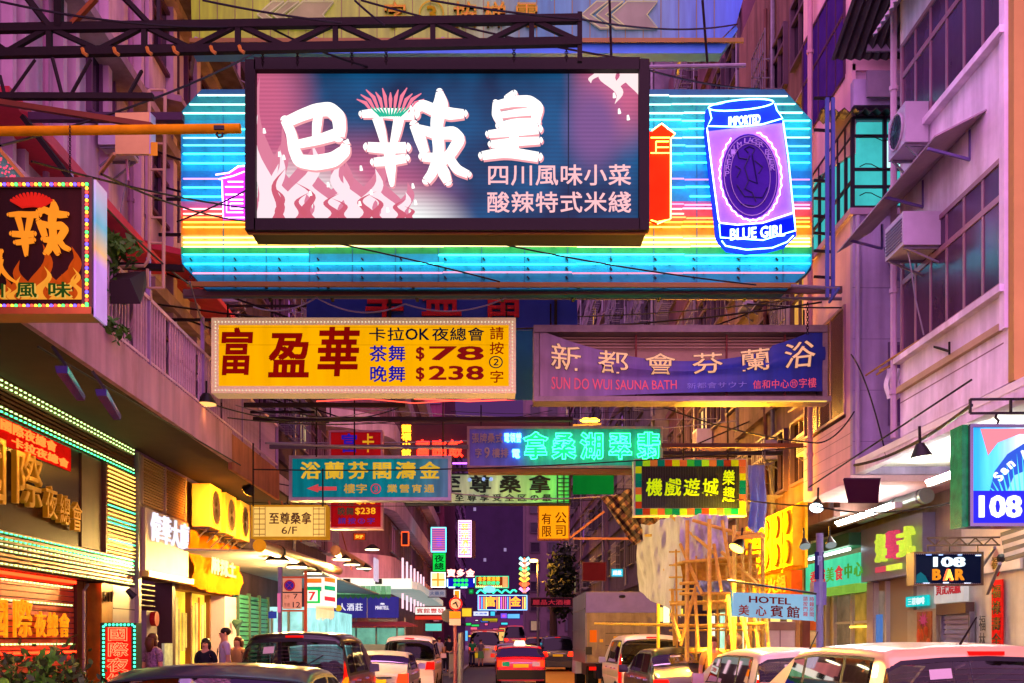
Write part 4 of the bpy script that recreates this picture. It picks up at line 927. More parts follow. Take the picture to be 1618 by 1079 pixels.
for i in range(7): part('vertical_lamp', MB().box(-4.0, -3.93, 44+i*2.2, 44.3+i*2.2, 3.0, 5.2), glow('ffc8d8', 1.3), t)
part('shop_canopy', slab(curved(0, 37.6, -3.0, 60, 3.8), 3.65, 3.95), mat('white_canopy', 'e0e0e0', .5, es=.25, ecol='e0fff4'), t)
# towers far off
t = thing('far_left_tower', 'tall maroon tower far down the left side behind the vertical signs', 'building', (-8, 90, .1))
part('wall', MB().box(-16, -3.8, 78, 100, .1, 26), mat('far_maroon','6a2c48',.9,var=.3,streak=.3,scale=.6), t)
for f in range(8):
    for i in range(5):
        window(Front(78), -12+i*1.7, -10.9+i*1.7, 3+f*2.8, 4.4+f*2.8, t, 2, None, paint('50304a',.5), GLS if (i+f) % 4 else lit('e08090', .6), .08, .1)
t, pq = block('far_left_block', 'furthest left block with ladder like balconies', -4.2, -12, 102, 150, 27, mat('far_purple','4c2c50',.9,var=.3), 'l', 8, 9, .1, paint('60406a', .5), GLS, lit_every=7)
t = thing('distant_tower', 'tall distant tower with small windows right of the gap of sky', 'building', (9, 150, .1))
part('wall', MB().box(4.8, 20, 150, 165, .1, 52), mat('far_grey_brown','5c4850',.9,var=.3,scale=.4), t)
first = None
for f in range(17):
    for i in range(4):
        a0 = 5.4+i*2.6; zb = 3+f*2.9
        if (f*3+i) % 7 == 0: window(Front(150), a0, a0+1.5, zb, zb+1.6, t, 1, None, paint('3a3038',.5), lit('c8a080', .5), .12, .2)
        elif first is None: first = (window(Front(150), a0, a0+1.5, zb, zb+1.6, t, 1, None, paint('3a3038',.5), GLS, .12, .2), a0, zb)
        else: clone_part(first[0], t, (a0-first[1], 0, zb-first[2]))
t = thing('distant_tower', 'very distant dark tower in the gap at the end of the street', 'building', (0, 300, .1))
part('wall', MB().box(-14, 12, 300, 320, .1, 46), mat('far_violet_black','241430',.95,var=.3,scale=.2), t)
first = None
for f in range(14):
    for i in range(8):
        if (f*5+i*3) % 11 == 0: part('window', Front(300).box(MB(), -12+i*3, -11.2+i*3, 4+f*3, 5.0+f*3, 0, .1), lit('c0b8e0', .35), t)
t = thing('street_end_shops', 'glowing shop front closing the far end of the street', 'building', (0, 290, .1))
part('wall', MB().box(-20, 20, 292, 298, .1, 9), mat('end_wall','4a3050',.9), t)
for i in range(9): part('shop_light', Front(292).box(MB(), -12+i*2.7, -10.2+i*2.7, .5+(i%2), 3.4+(i%3), .0, .15), lit(['f0c060','60c0f0','f06080','e8e8e0','80e0a0'][i % 5], 1.0, .3), t)
# ================================================================ LEFT SIDE
pw = Left(-6.0)
# LED-lined nightclub frontage
t = thing('nightclub_frontage', 'slatted nightclub signboard on the left edged with rows of green and amber bulbs', 'sign', (-6, 12, 2.5), None)
SLAT = mat('bronze_slat', '8a5a38', .35, .6, var=.2, scale=3)
part('housing', MB().box(-6.5, -6.04, 8, 16.9, 2.5, 4.79), mat('housing_brown', '2a1810', .7), t)
z = 2.52; i = 0
while z < 4.77:
    if z > 4.36 or z < 2.95: part('slat', pw.box(MB(), 8, 16.85, z, z+.034, -.04, .02), SLAT, t)
    else: part('slat', pw.box(MB(), 15.62, 16.85, z, z+.034, -.04, .02), SLAT, t)
    z += .056; i += 1
part('window_glass', pw.box(MB(), 8, 15.6, 2.95, 4.36, -.04, -.02), mat('nightclub_glass', '3c2010', .25, var=.4, scale=1.2), t)
part('window_edge', pw.box(MB(), 15.57, 15.62, 2.95, 4.36, -.03, .04), SLAT, t)
part('wood_panel', pw.box(MB(), 14.75, 15.5, 2.97, 4.34, -.02, .0), mat('wood_panel', '5a3418', .5, var=.3, streak=.3), t)
def leds(z, y0, y1, m, dy=.115, x=-5.965):
    mb = MB(); y = y0
    while y < y1:
        mb.bar((x, y, z), (x, y+.045, z), .016, .016); y += dy
    part('bulb_row', mb, m, t, kind='stuff')
GR = glow('40ff98', 4); AM = glow('ffc850', 3.4); AG = glow('c8ff90', 3)
for z, m in ((4.755,AG),(4.695,AG),(4.43,AG),(4.375,GR),(2.915,GR),(2.84,GR),(2.77,AG),(2.70,AG),(2.535,AG)): leds(z, 9, 16.8, m, .125)
z = 4.30; k = 0
while z > 2.95:
    leds(z, 15.68, 16.8, GR if k in (9,12,13,17) else AM, .062); z -= .066; k += 1
GOLD = mat('gold_letter', 'd09a28', .3, .5, es=.10, ecol='f0a020', var=.15)
for ch, q in (('國',(11.45,3.22,12.35,4.10)), ('際',(12.5,3.28,13.3,4.02)), ('夜',(13.36,3.22,13.74,3.68)), ('總',(13.8,3.18,14.16,3.62)), ('會',(14.2,3.14,14.56,3.58))):
    part('character', text(pw, ch, q, c=.02, depth=.07, weight=.02, fill=1), GOLD, t)
mb = MB()
RN = glow('ff5a20', 3)
part('red_alcove', pw.box(MB(), 11, 14.4, 4.0, 4.33, -.02, -.01), mat('red_alcove', 'a01010', .5, es=.4, ecol='ff1808', var=.4), t)
part('neon_lettering', text(pw, '國際夜總會', (12.3,4.17,13.9,4.32), c=.0, depth=0, tube=.03), RN, t); part('neon_lettering', text(pw, '卡拉夜總會', (12.6,4.02,14.3,4.15), c=.0, depth=0, tube=.03), RN, t)
# lower shutter
t = thing('red_lit_shutter', 'rolled metal shutter glowing red behind big gold characters, lower left', 'shutter', (-6.5, 11, .13))
RSL = mat('red_lit_slat', 'b04028', .3, .5, var=.2)
for i in range(30): part('slat', MB().box(-6.32, -6.26, 8, 15.1, .15+i*.078, .15+i*.078+.064), RSL, t)
part('shutter_back', MB().box(-6.4, -6.33, 8, 15.1, .13, 2.5), mat('housing_brown', '2a1810', .7), t)
gp = Left(-6.2)
for ch, q in (('際',(12.95,1.60,13.55,2.18)), ('夜',(13.6,1.62,13.96,2.02)), ('總',(13.98,1.62,14.34,2.02)), ('會',(14.36,1.62,14.72,2.02)), ('國',(12.2,1.60,12.9,2.18))):
    part('character', text(gp, ch, q, c=.02, depth=.03, weight=.02, fill=.92), mat('lit_gold_letter', 'e0a020', .4, 0, es=.55, ecol='ff9a18', var=.3), t)
for z in (2.38, 2.12, 1.55, .95): 
    mb = MB(); y = 9
    while y < 15.0: mb.bar((-6.24, y, z), (-6.24, y+.04, z), .02); y += .11
    part('bulb_row', mb, AG, t, kind='stuff')
def lamp(loc, col, power, r=.08, shape=None):
    l = bpy.data.lights.new('lamp_light', 'POINT'); l.energy = power*.6; l.color = H(col) if isinstance(col, str) else col; l.shadow_soft_size = r
    o = bpy.data.objects.new('lamp_light', l); COL.objects.link(o); o.location = loc; return o
part('red_strip_light', MB().box(-6.22, -6.18, 11, 15.0, 2.44, 2.48).box(-6.22,-6.18,11,15.0,1.42,1.45), glow('ff2008', 14), t)
# doors, gold pillar, white pillar
t = thing('nightclub_entrance', 'dark brown doorway with gold and silver pillars beside the nightclub shutter', 'building', (-6.3, 15.8, .13))
part('door', MB().box(-6.3, -6.22, 15.12, 15.34, .13, 2.5), mat('dark_brown_door', '3a1c10', .4, var=.2), t)
part('door', MB().box(-6.3, -6.22, 15.36, 15.5, .13, 2.5), mat('dark_brown_door', '3a1c10', .4), t)
part('conduit', MB().tube([(-6.15, 15.2, .2), (-6.15, 15.2, 2.35), (-6.15, 15.35, 2.45)], .025, 6), GALV, t)
part('gold_pillar', MB().box(-6.4, -6.0, 15.5, 15.95, .13, 2.48), mat('gold_pillar', 'b07818', .3, .7, var=.4, streak=.3), t)
part('silver_pillar', MB().box(-6.4, -6.0, 15.96, 16.95, .13, 2.48), mat('silver_panel', 'b0a8a4', .3, .5, var=.15), t)
for z in (1.2, 1.75, 2.1): part('panel_joint', MB().box(-6.001, -5.992, 15.97, 16.94, z, z+.02), mat('joint', '5a5450', .5), t)
part('number_plate', text(pw, '511', (15.55, 2.2, 15.9, 2.36), c=.005, depth=.01, weight=.01), paint('2a1808', .5), t)
part('spotlight', MB().cyl((-5.9, 16.3, 2.42), (-5.8, 16.35, 2.3), .04, .06, 8), BLACK, t)
# entrance of the building next door
t = thing('tower_entrance', 'narrow entrance of an office tower with white lit characters and a louvred panel', 'building', (-6, 18, .13))
part('side_column', MB().box(-6.2, -5.93, 16.92, 17.05, .13, 4.75), mat('steel_column', '8a7a74', .4, .5), t)
part('panel_back', MB().box(-6.4, -6.0, 17.06, 19.6, 2.7, 4.75), mat('tan_panel', '8a6c50', .6, var=.15), t)
for i in range(17): part('louvre', pw.box(MB(), 17.12, 19.5, 3.93+i*.048, 3.955+i*.048, 0, .05), mat('brass_louvre', 'c09048', .4, .4), t)
for a in (17.1, 18.3, 19.5): part('louvre_frame', pw.box(MB(), a, a+.05, 3.9, 4.74, 0, .07), mat('tan_frame', 'b89878', .5), t)
part('sign_panel', pw.box(MB(), 17.1, 19.5, 2.78, 3.85, 0, .12), mat('tan_sign', 'b8967c', .5, var=.1), t)
part('sign_ledge', pw.box(MB(), 17.05, 19.6, 2.68, 2.78, 0, .2), mat('brass_ledge', 'c08a48', .4, .4), t)
for i, ch in enumerate('偉華大廈'): part('character', text(pw, ch, (17.3+i*.54, 3.3, 17.82+i*.54, 3.83), c=.13, depth=.04, weight=.02, fill=1), glow('f0ecff', 1.05), t)
part('lettering', text(pw, 'WAI WAH COMMERCIAL CENTRE', (17.4, 3.12, 19.2, 3.22), c=.13, depth=.01), paint('3a2a20', .5), t) if False else None
part('doorway', MB().box(-6.9, -6.8, 17.1, 19.5, .13, 2.7), mat('plum_wall', '4a3440', .6, var=.2), t)
part('door_post', MB().box(-6.8, -6.0, 18.9, 19.1, .13, 2.68), mat('brown_post', '3a2018', .5), t)
for i in range(5): part('vent_slat', MB().box(-6.3, -6.02, 17.15, 18.0, 2.2+i*.09, 2.22+i*.09), mat('dark_vent', '2a1c18', .5), t)
part('fire_bell', MB().cyl((-5.99, 17.75, 1.98), (-5.9, 17.75, 1.98), .13, .13, 14), mat('red_enamel', 'a01818', .4), t)
part('fire_box', MB().box(-6.2, -6.0, 17.5, 18.05, .9, 2.12), mat('plum_grey', '6a5a60', .5), t)
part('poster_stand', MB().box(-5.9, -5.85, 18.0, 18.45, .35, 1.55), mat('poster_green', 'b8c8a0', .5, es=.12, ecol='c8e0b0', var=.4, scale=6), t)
# air conditioners glowing amber over the hot pot shop
t = thing('noodle_shop_front', 'amber lit noodle shop with banner and a row of condensers above', 'building', (-6, 21.5, .13))
part('upper_panel', MB().box(-6.6, -6.1, 19.65, 23.6, 2.6, 4.78), mat('amber_wall', 'b08840', .7, var=.25, streak=.3), t)
part('shop_window', MB().box(-6.5, -6.4, 19.7, 22.6, .5, 2.6), lit('f0b030', 1.9, .5), t)
for i in range(12): part('window_strip', MB().box(-6.39, -6.36, 19.8+i*.23, 19.8+i*.23+random.uniform(.05,.18), .96+random.random()*.5, 2.1+random.random()*.45), lit(random.choice(['e0a020','ffe080','b0b860','d87020','f8d060']), random.uniform(.5,1.1), .6), t)
part('shop_counter', MB().box(-6.4, -6.05, 19.7, 22.4, .13, .95), mat('pale_counter', 'c8a878', .5, var=.2), t)
for y in (19.7, 21.0, 22.4): part('shop_mullion', MB().box(-6.4, -6.28, y, y+.08, .95, 2.6), mat('bronze_mullion', '6a4420', .4, .5), t)
part('shop_pillar', MB().box(-6.5, -6.0, 22.6, 23.6, .13, 2.6), mat('lilac_pillar', 'b098a8', .6, var=.1), t)
part('wall_lamp', MB().cyl((-5.95, 23.1, 2.05), (-5.8, 23.1, 1.95), .05, .14, 8), mat('green_shade', '2a4a40', .5), t)
V = []; mb = MB(); n = 24; k = 8
for i in range(n+1):
    for j in range(k+1):
        y = 19.75+3.8*i/n; z_ = 2.66+1.1*j/k; V.append((-5.90+.05*math.sin(i*1.3+j*.8)+.03*math.sin(i*.5-j*1.7), y, z_-.05*math.sin(i/n*3.14)))
mb.add(V, [(a*(k+1)+b, (a+1)*(k+1)+b, (a+1)*(k+1)+b+1, a*(k+1)+b+1) for a in range(n) for b in range(k)])
part('banner', mb, mat('orange_banner', 'b86010', .3, es=.3, ecol='e87808', var=.35, scale=2.5), t, smooth=True)
part('lettering', text(Left(-5.8), '麻辣王', (20.7, 2.95, 22.7, 3.5), c=.02, depth=.02, weight=.03), lit('ffe890', 1.8), t)
for i, y in enumerate((20.4, 21.6, 22.8)):
    aircon((-5.6, y, 3.85), (1,0,0), ['amber lit condenser over the noodle shop, nearest one','middle amber lit condenser over the noodle shop','farthest amber lit condenser over the noodle shop'][i], .85, .35, .85, True, mat('amber_lit_aircon', 'd8b060', .5), 'condensers above the noodle shop')  # amber floodlight is put into the casing colour
# flood lamps that light it
def flood(name, label, loc, aim, col, power, em=6, size=.16, body=None, group=None, spot=False):
    o = Vector(loc); d = (Vector(aim)-o).normalized(); t = thing(name, label, 'lamp', o, group)
    part('lamp_housing', MB().cyl(o-d*.16, o, size*.35, size, 10), body or BLACK, t, True)
    part('lamp_glass', MB().cyl(o+d*.003, o+d*.012, size*.92, size*.92, 12), glow(col, em), t)
    part('lamp_arm', MB().bar(o-d*.16, o-d*.2+Vector((0,0,.16)), .025), STEEL, t)
    if power:
        l = bpy.data.lights.new('flood_light', 'SPOT'); l.energy = power*.6; l.color = H(col); l.spot_size = math.radians(140); l.spot_blend = .8; l.shadow_soft_size = size*.8
        q = bpy.data.objects.new('flood_light', l); COL.objects.link(q); q.parent = t; q.location = d*.05; q.rotation_euler = d.to_track_quat('-Z', 'Y').to_euler(); q.name = 'lamp_bulb'
    return t
flood('flood_lamp', 'small lit flood lamp under the eave beside the amber condensers', (-4.75, 19.6, 4.5), (-6.2, 20.8, 3.2), 'ffa828', 900, 8, .14)
flood('flood_lamp', 'second lit flood lamp further along the amber wall', (-4.6, 22.0, 4.45), (-6.2, 22.3, 3.0), 'ffa828', 800, 8, .16)
flood('flood_lamp', 'unlit silver flood lamp at the end of the rose coloured fascia', P(285,702,17.2), P(300,760,17.2), 'c8c0e8', 0, .5, .15, mat('silver_lamp', '8a86a8', .3, .6))
flood('flood_lamp', 'silver flood lamp under the orange end of the fascia', P(350,738,19.5), P(356,770,19.5), 'c8c0e8', 0, .6, .15, mat('silver_lamp', '8a86a8', .3, .6))
for i, (x, y) in enumerate(((112, 590), (172, 625))):
    Yl = -4.35*F/(x-CX); o = P(x, y, Yl); t = thing('fascia_lamp', ['upper long purple tinted lamp hanging under the rose fascia', 'lower long purple tinted lamp hanging under the rose fascia'][i], 'lamp', o, 'long lamps on the fascia')
    part('lamp_body', MB().hexa([o+Vector(q) for q in ((-.06,-.2,-.05),(.05,-.2,-.05),(.04,.25,-.22),(-.04,.25,-.22),(-.07,-.22,.02),(.06,-.22,.02),(.05,.25,-.17),(-.05,.25,-.17))]), mat('violet_lamp', '6a58a8', .2, .7), t)
    part('lamp_arm', MB().bar(o, o+Vector((-.15,-.1,.25)), .03), BLACK, t)
flood('dome_lamp', 'dark dome lamp on the railing just left of the yellow sign', P(326,638,15.9), P(326,700,15.9), 'ffb060', 10, 1.5, .17)
# street level sign with green bulbs
Y = 13.5
t, pl = sign_box('kerb_neon_sign', 'upright red neon nightclub sign on the pavement edged with green bulbs', (160,984,216,1120), Y, .2, mat('green_black_frame', '0a3020', .4), mat('dark_red_sheet', '500808', .5, es=.7, ecol='ff2010', var=.2), 7)
for i, ch in enumerate('國際夜總會'): part('neon_character', ptext(pl, ch, (171, 990+i*24.5, 205, 1013+i*24.5), c=.05, depth=0, tube=.022, weight=.02), glow('ff5030', 4), t)
mb = MB()
for i in range(20):
    for x in (163.5, 212.5): mb.ball(P(x, 990+i*6.3, Y-.055), .018, 6, 4)
for i in range(8): mb.ball(P(167+i*6, 987, Y-.055), .018, 6, 4)
part('bulb', mb, glow('40ffb0', 3), t, kind='stuff')
t_leg = part('post', MB().box(P(184,0,Y).x-.05, P(192,0,Y).x+.05, Y+.05, Y+.12, .13, 1.0), BLACK, t)
# lantern sign with LED border
Y = 9.0
t, pl = sign_box('led_noodle_sign', 'dark sign with orange brush character over flames and a rainbow bulb border, far left', (-60,283,148,498), Y, .22, mat('dark_bronze_frame', '4a2410', .4, .4, var=.3), gradpanel('dark_red_print', [(0,'1c0a08'),(1,'2c0c08')], .4), 16, None)
part('side_panel', MB().box(P(148,0,Y).x-.003, P(148,0,Y).x+.02, Y, Y+.26, P(0,500,Y).z, P(0,284,Y).z), gradpanel('painted_reflection_side', [(0,'c0a0e0'),(.4,'d0a0f0'),(.5,'f0c880'),(.7,'70c8d8'),(1,'c0b0c8')], .5, .2, 2), t)  # coloured reflections painted into the silver side as a glowing gradient
mb = {c: MB() for c in range(4)}
bc = [glow('40ff60', 3.5), glow('5040ff', 4.5), glow('ffb030', 3), glow('ff4030', 3)]
seq = [0, 2, 3, 1, 2, 3]
k = 0
for i in range(30):
    for y in (291, 483): mb[seq[(i) % 6]].ball(P(137-i*6.2, y, Y-.05), .016, 6, 4)
for i in range(31): mb[seq[i % 6]].ball(P(137, 291+i*6.3, Y-.05), .016, 6, 4)
for c in range(4): part('bulb_row', mb[c], bc[c], t, kind='stuff')
mbx, mby = MB(), MB()
for i, (x, yb, h, w_, le, cu) in enumerate([(20,474,40,18,6,-3),(38,474,62,20,-8,4),(66,474,88,26,6,-5),(84,474,60,24,-8,4),(108,474,84,26,10,-6),(122,474,70,18,-4,4),(96,474,40,20,4,-3),(50,474,30,16,-4,3),(8,474,34,16,4,-3)]):
    pl.poly(mbx, [pl.ab(*q) for q in blade(x, yb, h, w_, le, cu)], .014, .016); pl.poly(mby, [pl.ab(*q) for q in blade(x+2, yb, h*.6, w_*.55, le, cu)], .017, .019)
part('flame_print', mbx, lit('c04810', .75), t); part('flame_print', mby, lit('f0a030', .8), t)
sx = lambda st, ox, oy, sc: [[(ox+(x-573)*sc, oy+(y-150)*sc, r*sc*.9) for x, y, r in s] for s in st]
brush(sx(LA, 17, 322, .58), Y, .03, lit('f08a20', 1.0), 'character', t)
brush(sx([[(540,300,8),(556,296,8)], [(552,298,7),(548,322,8),(556,344,7),(574,366,6),(600,382,3)], [(540,376,6),(548,350,7),(556,316,6)]], 15, 315, .58), Y, .03, lit('f08a20', 1.0), 'character', t)
mb2 = MB()
for i in range(13):
    an = math.radians(160-i*140/12); mb2.tube([P(50+(i-6)*2.2, 326, Y-.05), P(50+(i-6)*2.4+20*math.cos(an), 322-18*math.sin(an), Y-.05)], [.02, .012], 5)
part('chilli_bunch_print', mb2, lit('d02018', 1.0), t)
for ch, q in (('川', (-22,448,12,473)), ('風', (26,446,62,473)), ('味', (76,446,116,473))):
    part('character_edge', ptext(pl, ch, (q[0]+1.5, q[1]+1, q[2]+1.5, q[3]+1), c=.018, depth=.01, weight=.03), lit('e8b850', .8), t); part('character', ptext(pl, ch, q, c=.03, depth=.01, weight=.02), lit('2a5018', .55), t)
part('bottom_tray', pl.pxbox(MB(), -60,488,148,499, -.2, .06), mat('orange_bronze', 'a85a18', .35, .5, var=.3), t)
# corner of another dotted sign above it
t = thing('dotted_canopy_sign', 'slanted corner of a speckled sign sticking in at the left edge', 'sign', P(5,270,9.3))
q = [P(-40,195,9.3), P(0,236,9.3), P(38,284,9.3), P(-40,284,9.3)]
part('panel', MB().poly(q, (0,.2,0)), mat('speckled_panel', '5a8a80', .5, es=.15, ecol='60a890', var=.5, scale=60), t)
mb = MB(); random.seed(3)
for i in range(60):
    x = random.uniform(-10, 36); y = random.uniform(240, 283)
    if y > 236+(x)*1.2+2: mb.ball(P(x, y, 9.28), .010, 5, 3)
part('bulb', mb, glow('e84060', 1.5), t, kind='stuff')
part('edge_rail', MB().bar(P(-2,234,9.28), P(40,284,9.28), .03), mat('gold_rail', 'b08030', .4, .5), t)
# trusses and beams at the top left
t = thing('steel_truss', 'long rusty steel truss running across the top of the street', 'truss', P(450,82,11))
tc_ = lambda x: 45-15*x/915; bc_ = lambda x: 82-16*x/915
part('top_chord', MB().bar(P(-60,tc_(-60),11), P(918,tc_(918),11), .07, .085), STEEL, t); part('bottom_chord', MB().bar(P(-60,bc_(-60)+3,11), P(918,bc_(918),11), .07, .085), STEEL, t)
part('bottom_chord', MB().bar(P(-60,bc_(-60)-2,11.5), P(918,bc_(918)-3,11.5), .05, .05), STEEL, t)
k = 0; xs = [-40, 12, 78, 156, 228, 302, 376, 452, 530, 608, 684, 764, 840, 915]
for i in range(len(xs)-1):
    a, b = xs[i], xs[i+1]
    part('brace', MB().bar(P(a, bc_(a) if i % 2 else tc_(a), 11), P(b, tc_(b) if i % 2 else bc_(b), 11), .05), STEEL, t)
    if i % 2 == 0: part('upright', MB().bar(P(b, tc_(b)+2, 11), P(b, bc_(b)-2, 11), .055), STEEL, t) if False else part('upright', MB().bar(P(a, tc_(a)+2, 11), P(a, bc_(a)-2, 11), .055), STEEL, t)
part('end_plate', MB().bar(P(916,20,11), P(916,98,11), .05, .05), STEEL, t)
for x in (415, 470, 556, 610, 812, 895):
    mb = MB()
    for j in range(7): c_ = P(x, bc_(x)+6+j*3.6, 11.1 if j % 2 else 11.15); mb.tube([c_+Vector((.016*math.cos(a) if j % 2 else 0, 0 if j % 2 else .016*math.cos(a), .02*math.sin(a))) for a in [q*math.pi/4 for q in range(8)]], .005, 4, True)
    part('chain', mb, STEEL, t)
mb = MB()
for x in (130,180,232,274,333,378): mb.tube([P(x,bc_(x)-3,10.95), P(x+2,bc_(x)+4,10.93), P(x+8,bc_(x)+8,10.93)], .02, 5)
part('clamp', mb, mat('amber_clamp', 'b07820', .5), t)
def beam(name, label, a, b, Ya, Yb, wd, m=STEEL, h=None, group='steel beams at the left edge'): return solo(name, MB().bar(P(*a, Ya), P(*b, Yb), wd, h), m, label, 'beam', group)
beam('steel_beam', 'level dark beam ending at the loudspeaker bracket on the left', (-60,152), (242,153), 10.5, 10.5, .06, STEEL)
beam('steel_beam', 'sloping brown beam from the left edge down to the yellow beam', (-40,155), (240,199), 10.0, 9.6, .05, mat('orange_brown_steel', '6a3418', .6, var=.3))
beam('steel_beam', 'dark purple beam behind the cream lamp box', (-60,185), (290,186), 12.0, 12.0, .09, paint('4a3048', .6))
beam('steel_beam', 'pale amber beam at the far side behind the cream lamp box', (-60,190), (290,193), 12.1, 12.1, .03, paint('c89838', .5))
beam('steel_beam', 'steep beam falling from the top edge onto the truss', (30,-20), (78,42), 10.9, 11, .06, STEEL)
beam('steel_beam', 'upright beam joining the truss to the top edge', (93,-20), (93,42), 10.9, 11, .08, STEEL)
beam('steel_beam', 'amber brown brace right of the upright beam at the top', (152,-3), (112,40), 10.9, 11, .05, paint('8a5020', .5))
beam('steel_beam', 'long diagonal beam from the top edge to the truss, right of the amber brace', (190,-10), (236,38), 10.9, 11, .05, STEEL)
beam('steel_beam', 'upright thin beam below the top edge near the ladder', (250,-10), (250,38), 11.2, 11, .035, STEEL)
for i, (a, b) in enumerate((((55,95),(16,150)), ((83,92),(98,150)), ((143,94),(112,150)), ((0,120),(8,152)), ((36,184),(112,283)), ((224,112),(203,150)))):
    beam('brace_rod', ['rod leaning left under the truss','short rod leaning right under the truss','rod leaning left beside the grey grille','short rod at the very left edge','long dark brace down to the bulb edged sign','rod leaning left near the lamp box'][i], a, b, 10.7, 10.5, .028 if i != 4 else .05)
t = thing('yellow_beam', 'bright yellow round beam with a hook at its end on the left', 'beam', P(160,205,9.3))
part('tube', MB().cyl(P(-60,208,9.3), P(380,203,9.3), .042, .042, 12), mat('yellow_paint', 'c88a10', .4, es=.06, ecol='e09010', var=.3, scale=5), t, True)
part('hook', MB().tube([P(345,207,9.3), P(342,212,9.28), P(345,217,9.28), P(351,216,9.28), P(352,210,9.28)], .010, 6).box(P(340,0,9.3).x, P(356,0,9.3).x, 9.25, 9.35, P(0,208,9.3).z, P(0,202,9.3).z), BLACK, t)
mb = MB()
for j in range(26):
    c_ = P(110.5, 200+j*3.4, 9.22); mb.tube([c_+Vector((.010*math.cos(a) if j % 2 else 0, 0 if j % 2 else .010*math.cos(a), .013*math.sin(a))) for a in [q*math.pi/3 for q in range(6)]], .0035, 4, True)
part('chain', mb, STEEL, t)
t = thing('cream_junction_box', 'cream metal box on a bracket behind the yellow beam', 'box', P(208,245,10.2))
part('box', MB().hexa([P(182,243,10.2), P(236,243,10.2), P(241,246,10.9), P(190,246,10.9), P(182,178,10.2), P(236,177,10.2), P(241,183,10.9), P(190,183,10.9)]), mat('cream_box', 'c8a45c', .5, var=.15), t)
part('side_door', MB().hexa([P(236.3,243,10.19), P(237.3,243,10.19), P(246,246,11.2), P(245,246,11.2), P(236.3,177,10.19), P(237.3,177,10.19), P(246,186,11.2), P(245,186,11.2)]), paint('b8a0c8', .5), t)
part('warning_plate', Front(10.3).pxbox(MB(), 237,226,249,246, 0, .02), lit('f08030', .8), t)
part('strut', MB().bar(P(181,243,10.2), P(158,275,10.5), .03), paint('b08850', .5), t)
beam('steel_beam', 'short pale pipe under the cream box', (200,252), (203,285), 10.4, 10.4, .02, paint('c080a0', .5))
# ladder and hook-shaped pipe
t = thing('wall_ladder', 'tall narrow pale ladder frame standing in front of the pink wall', 'ladder', P(248,460,12.5))
LP = mat('cream_pipe', 'c0a078', .5, var=.2)
part('rail', MB().tube([P(236,142,12.5), P(236,400,12.5), P(234,412,12.5), P(228,420,12.5), P(178,422,12.5)], .022, 8), LP, t)
part('rail', MB().tube([P(261,142,12.5), P(258,456,12.5)], .022, 8), LP, t); part('rung', MB().tube([P(236,142,12.5), P(261,142,12.5)], .018, 6), LP, t)
for y in (186, 227, 268, 305, 344, 384, 455): part('rung', MB().tube([P(236,y,12.5), P(260,y,12.5)], .016, 6), LP, t)
part('rail', MB().tube([P(233,425,12.5), P(233,455,12.5)], .02, 6), LP, t)
# loudspeaker box and plants on the balcony
solo('dark_box', MB().hexa([P(175,480,12), P(222,480,12), P(232,450,12.4), P(185,450,12.4), P(173,445,12), P(205,440,12), P(230,428,12.4), P(180,432,12.4)]), mat('dark_brown_box', '2a1a18', .6), 'dark box behind the leaves right of the bulb edged sign', 'box')
solo('steel_beam', MB().bar(P(190,420,12.6), P(290,424,12.6), .07), STEEL, 'dark beam under the ladder reaching to the rainbow sign', 'beam', 'steel beams at the left edge')
LEAF = mat('leaf_green', '4a7a20', .5, var=.4, scale=8); LEAFD = mat('leaf_dark', '34501c', .5, var=.4, scale=8)
def leaves(pts, size, n, m, seed, spread=(.3,.3,.3)):
    rnd = random.Random(seed); mb = MB()
    for i in range(n):
        c = Vector(rnd.choice(pts))+Vector([rnd.gauss(0, s) for s in spread]); u = Vector([rnd.uniform(-1,1) for _ in range(3)]).normalized(); v = u.cross(Vector([rnd.uniform(-1,1) for _ in range(3)])).normalized(); s = size*rnd.uniform(.6, 1.3)
        mb.add([c-u*s, c-u*s*.3+v*s*.45, c+u*s*.45+v*s*.38, c+u*s, c+u*s*.45-v*s*.38, c-u*s*.3-v*s*.45], [(0,1,2,3,4,5)])
    return mb
t = thing('balcony_plant', 'green leafy plant spilling over the balcony right of the bulb edged sign', 'plant', P(180,440,12.3))
pp = [P(x, y, 12.2) for x, y in ((168,378),(176,392),(166,402),(182,398),(172,418),(200,395),(170,440),(168,466))]
part('foliage', leaves(pp, .075, 260, LEAF, 1, (.07,.12,.08)), LEAF, t); part('stem', MB().tube([P(170,480,12.3), P(168,430,12.3), P(180,385,12.3)], .012, 5).tube([P(170,440,12.3), P(200,395,12.3)], .01, 5), LEAFD, t)
t = thing('balcony_plant', 'sparse creeper hanging below the bulb edged sign', 'plant', P(180,530,12.3))
pp = [P(x, y, 12.0) for x, y in ((150,505),(165,512),(180,510),(196,520),(190,530),(168,520))]
part('foliage', leaves(pp, .06, 90, LEAF, 2, (.06,.1,.05)), LEAF, t); part('stem', MB().tube([P(140,500,12), P(170,516,12), P(205,524,12)], .01, 5), LEAFD, t)
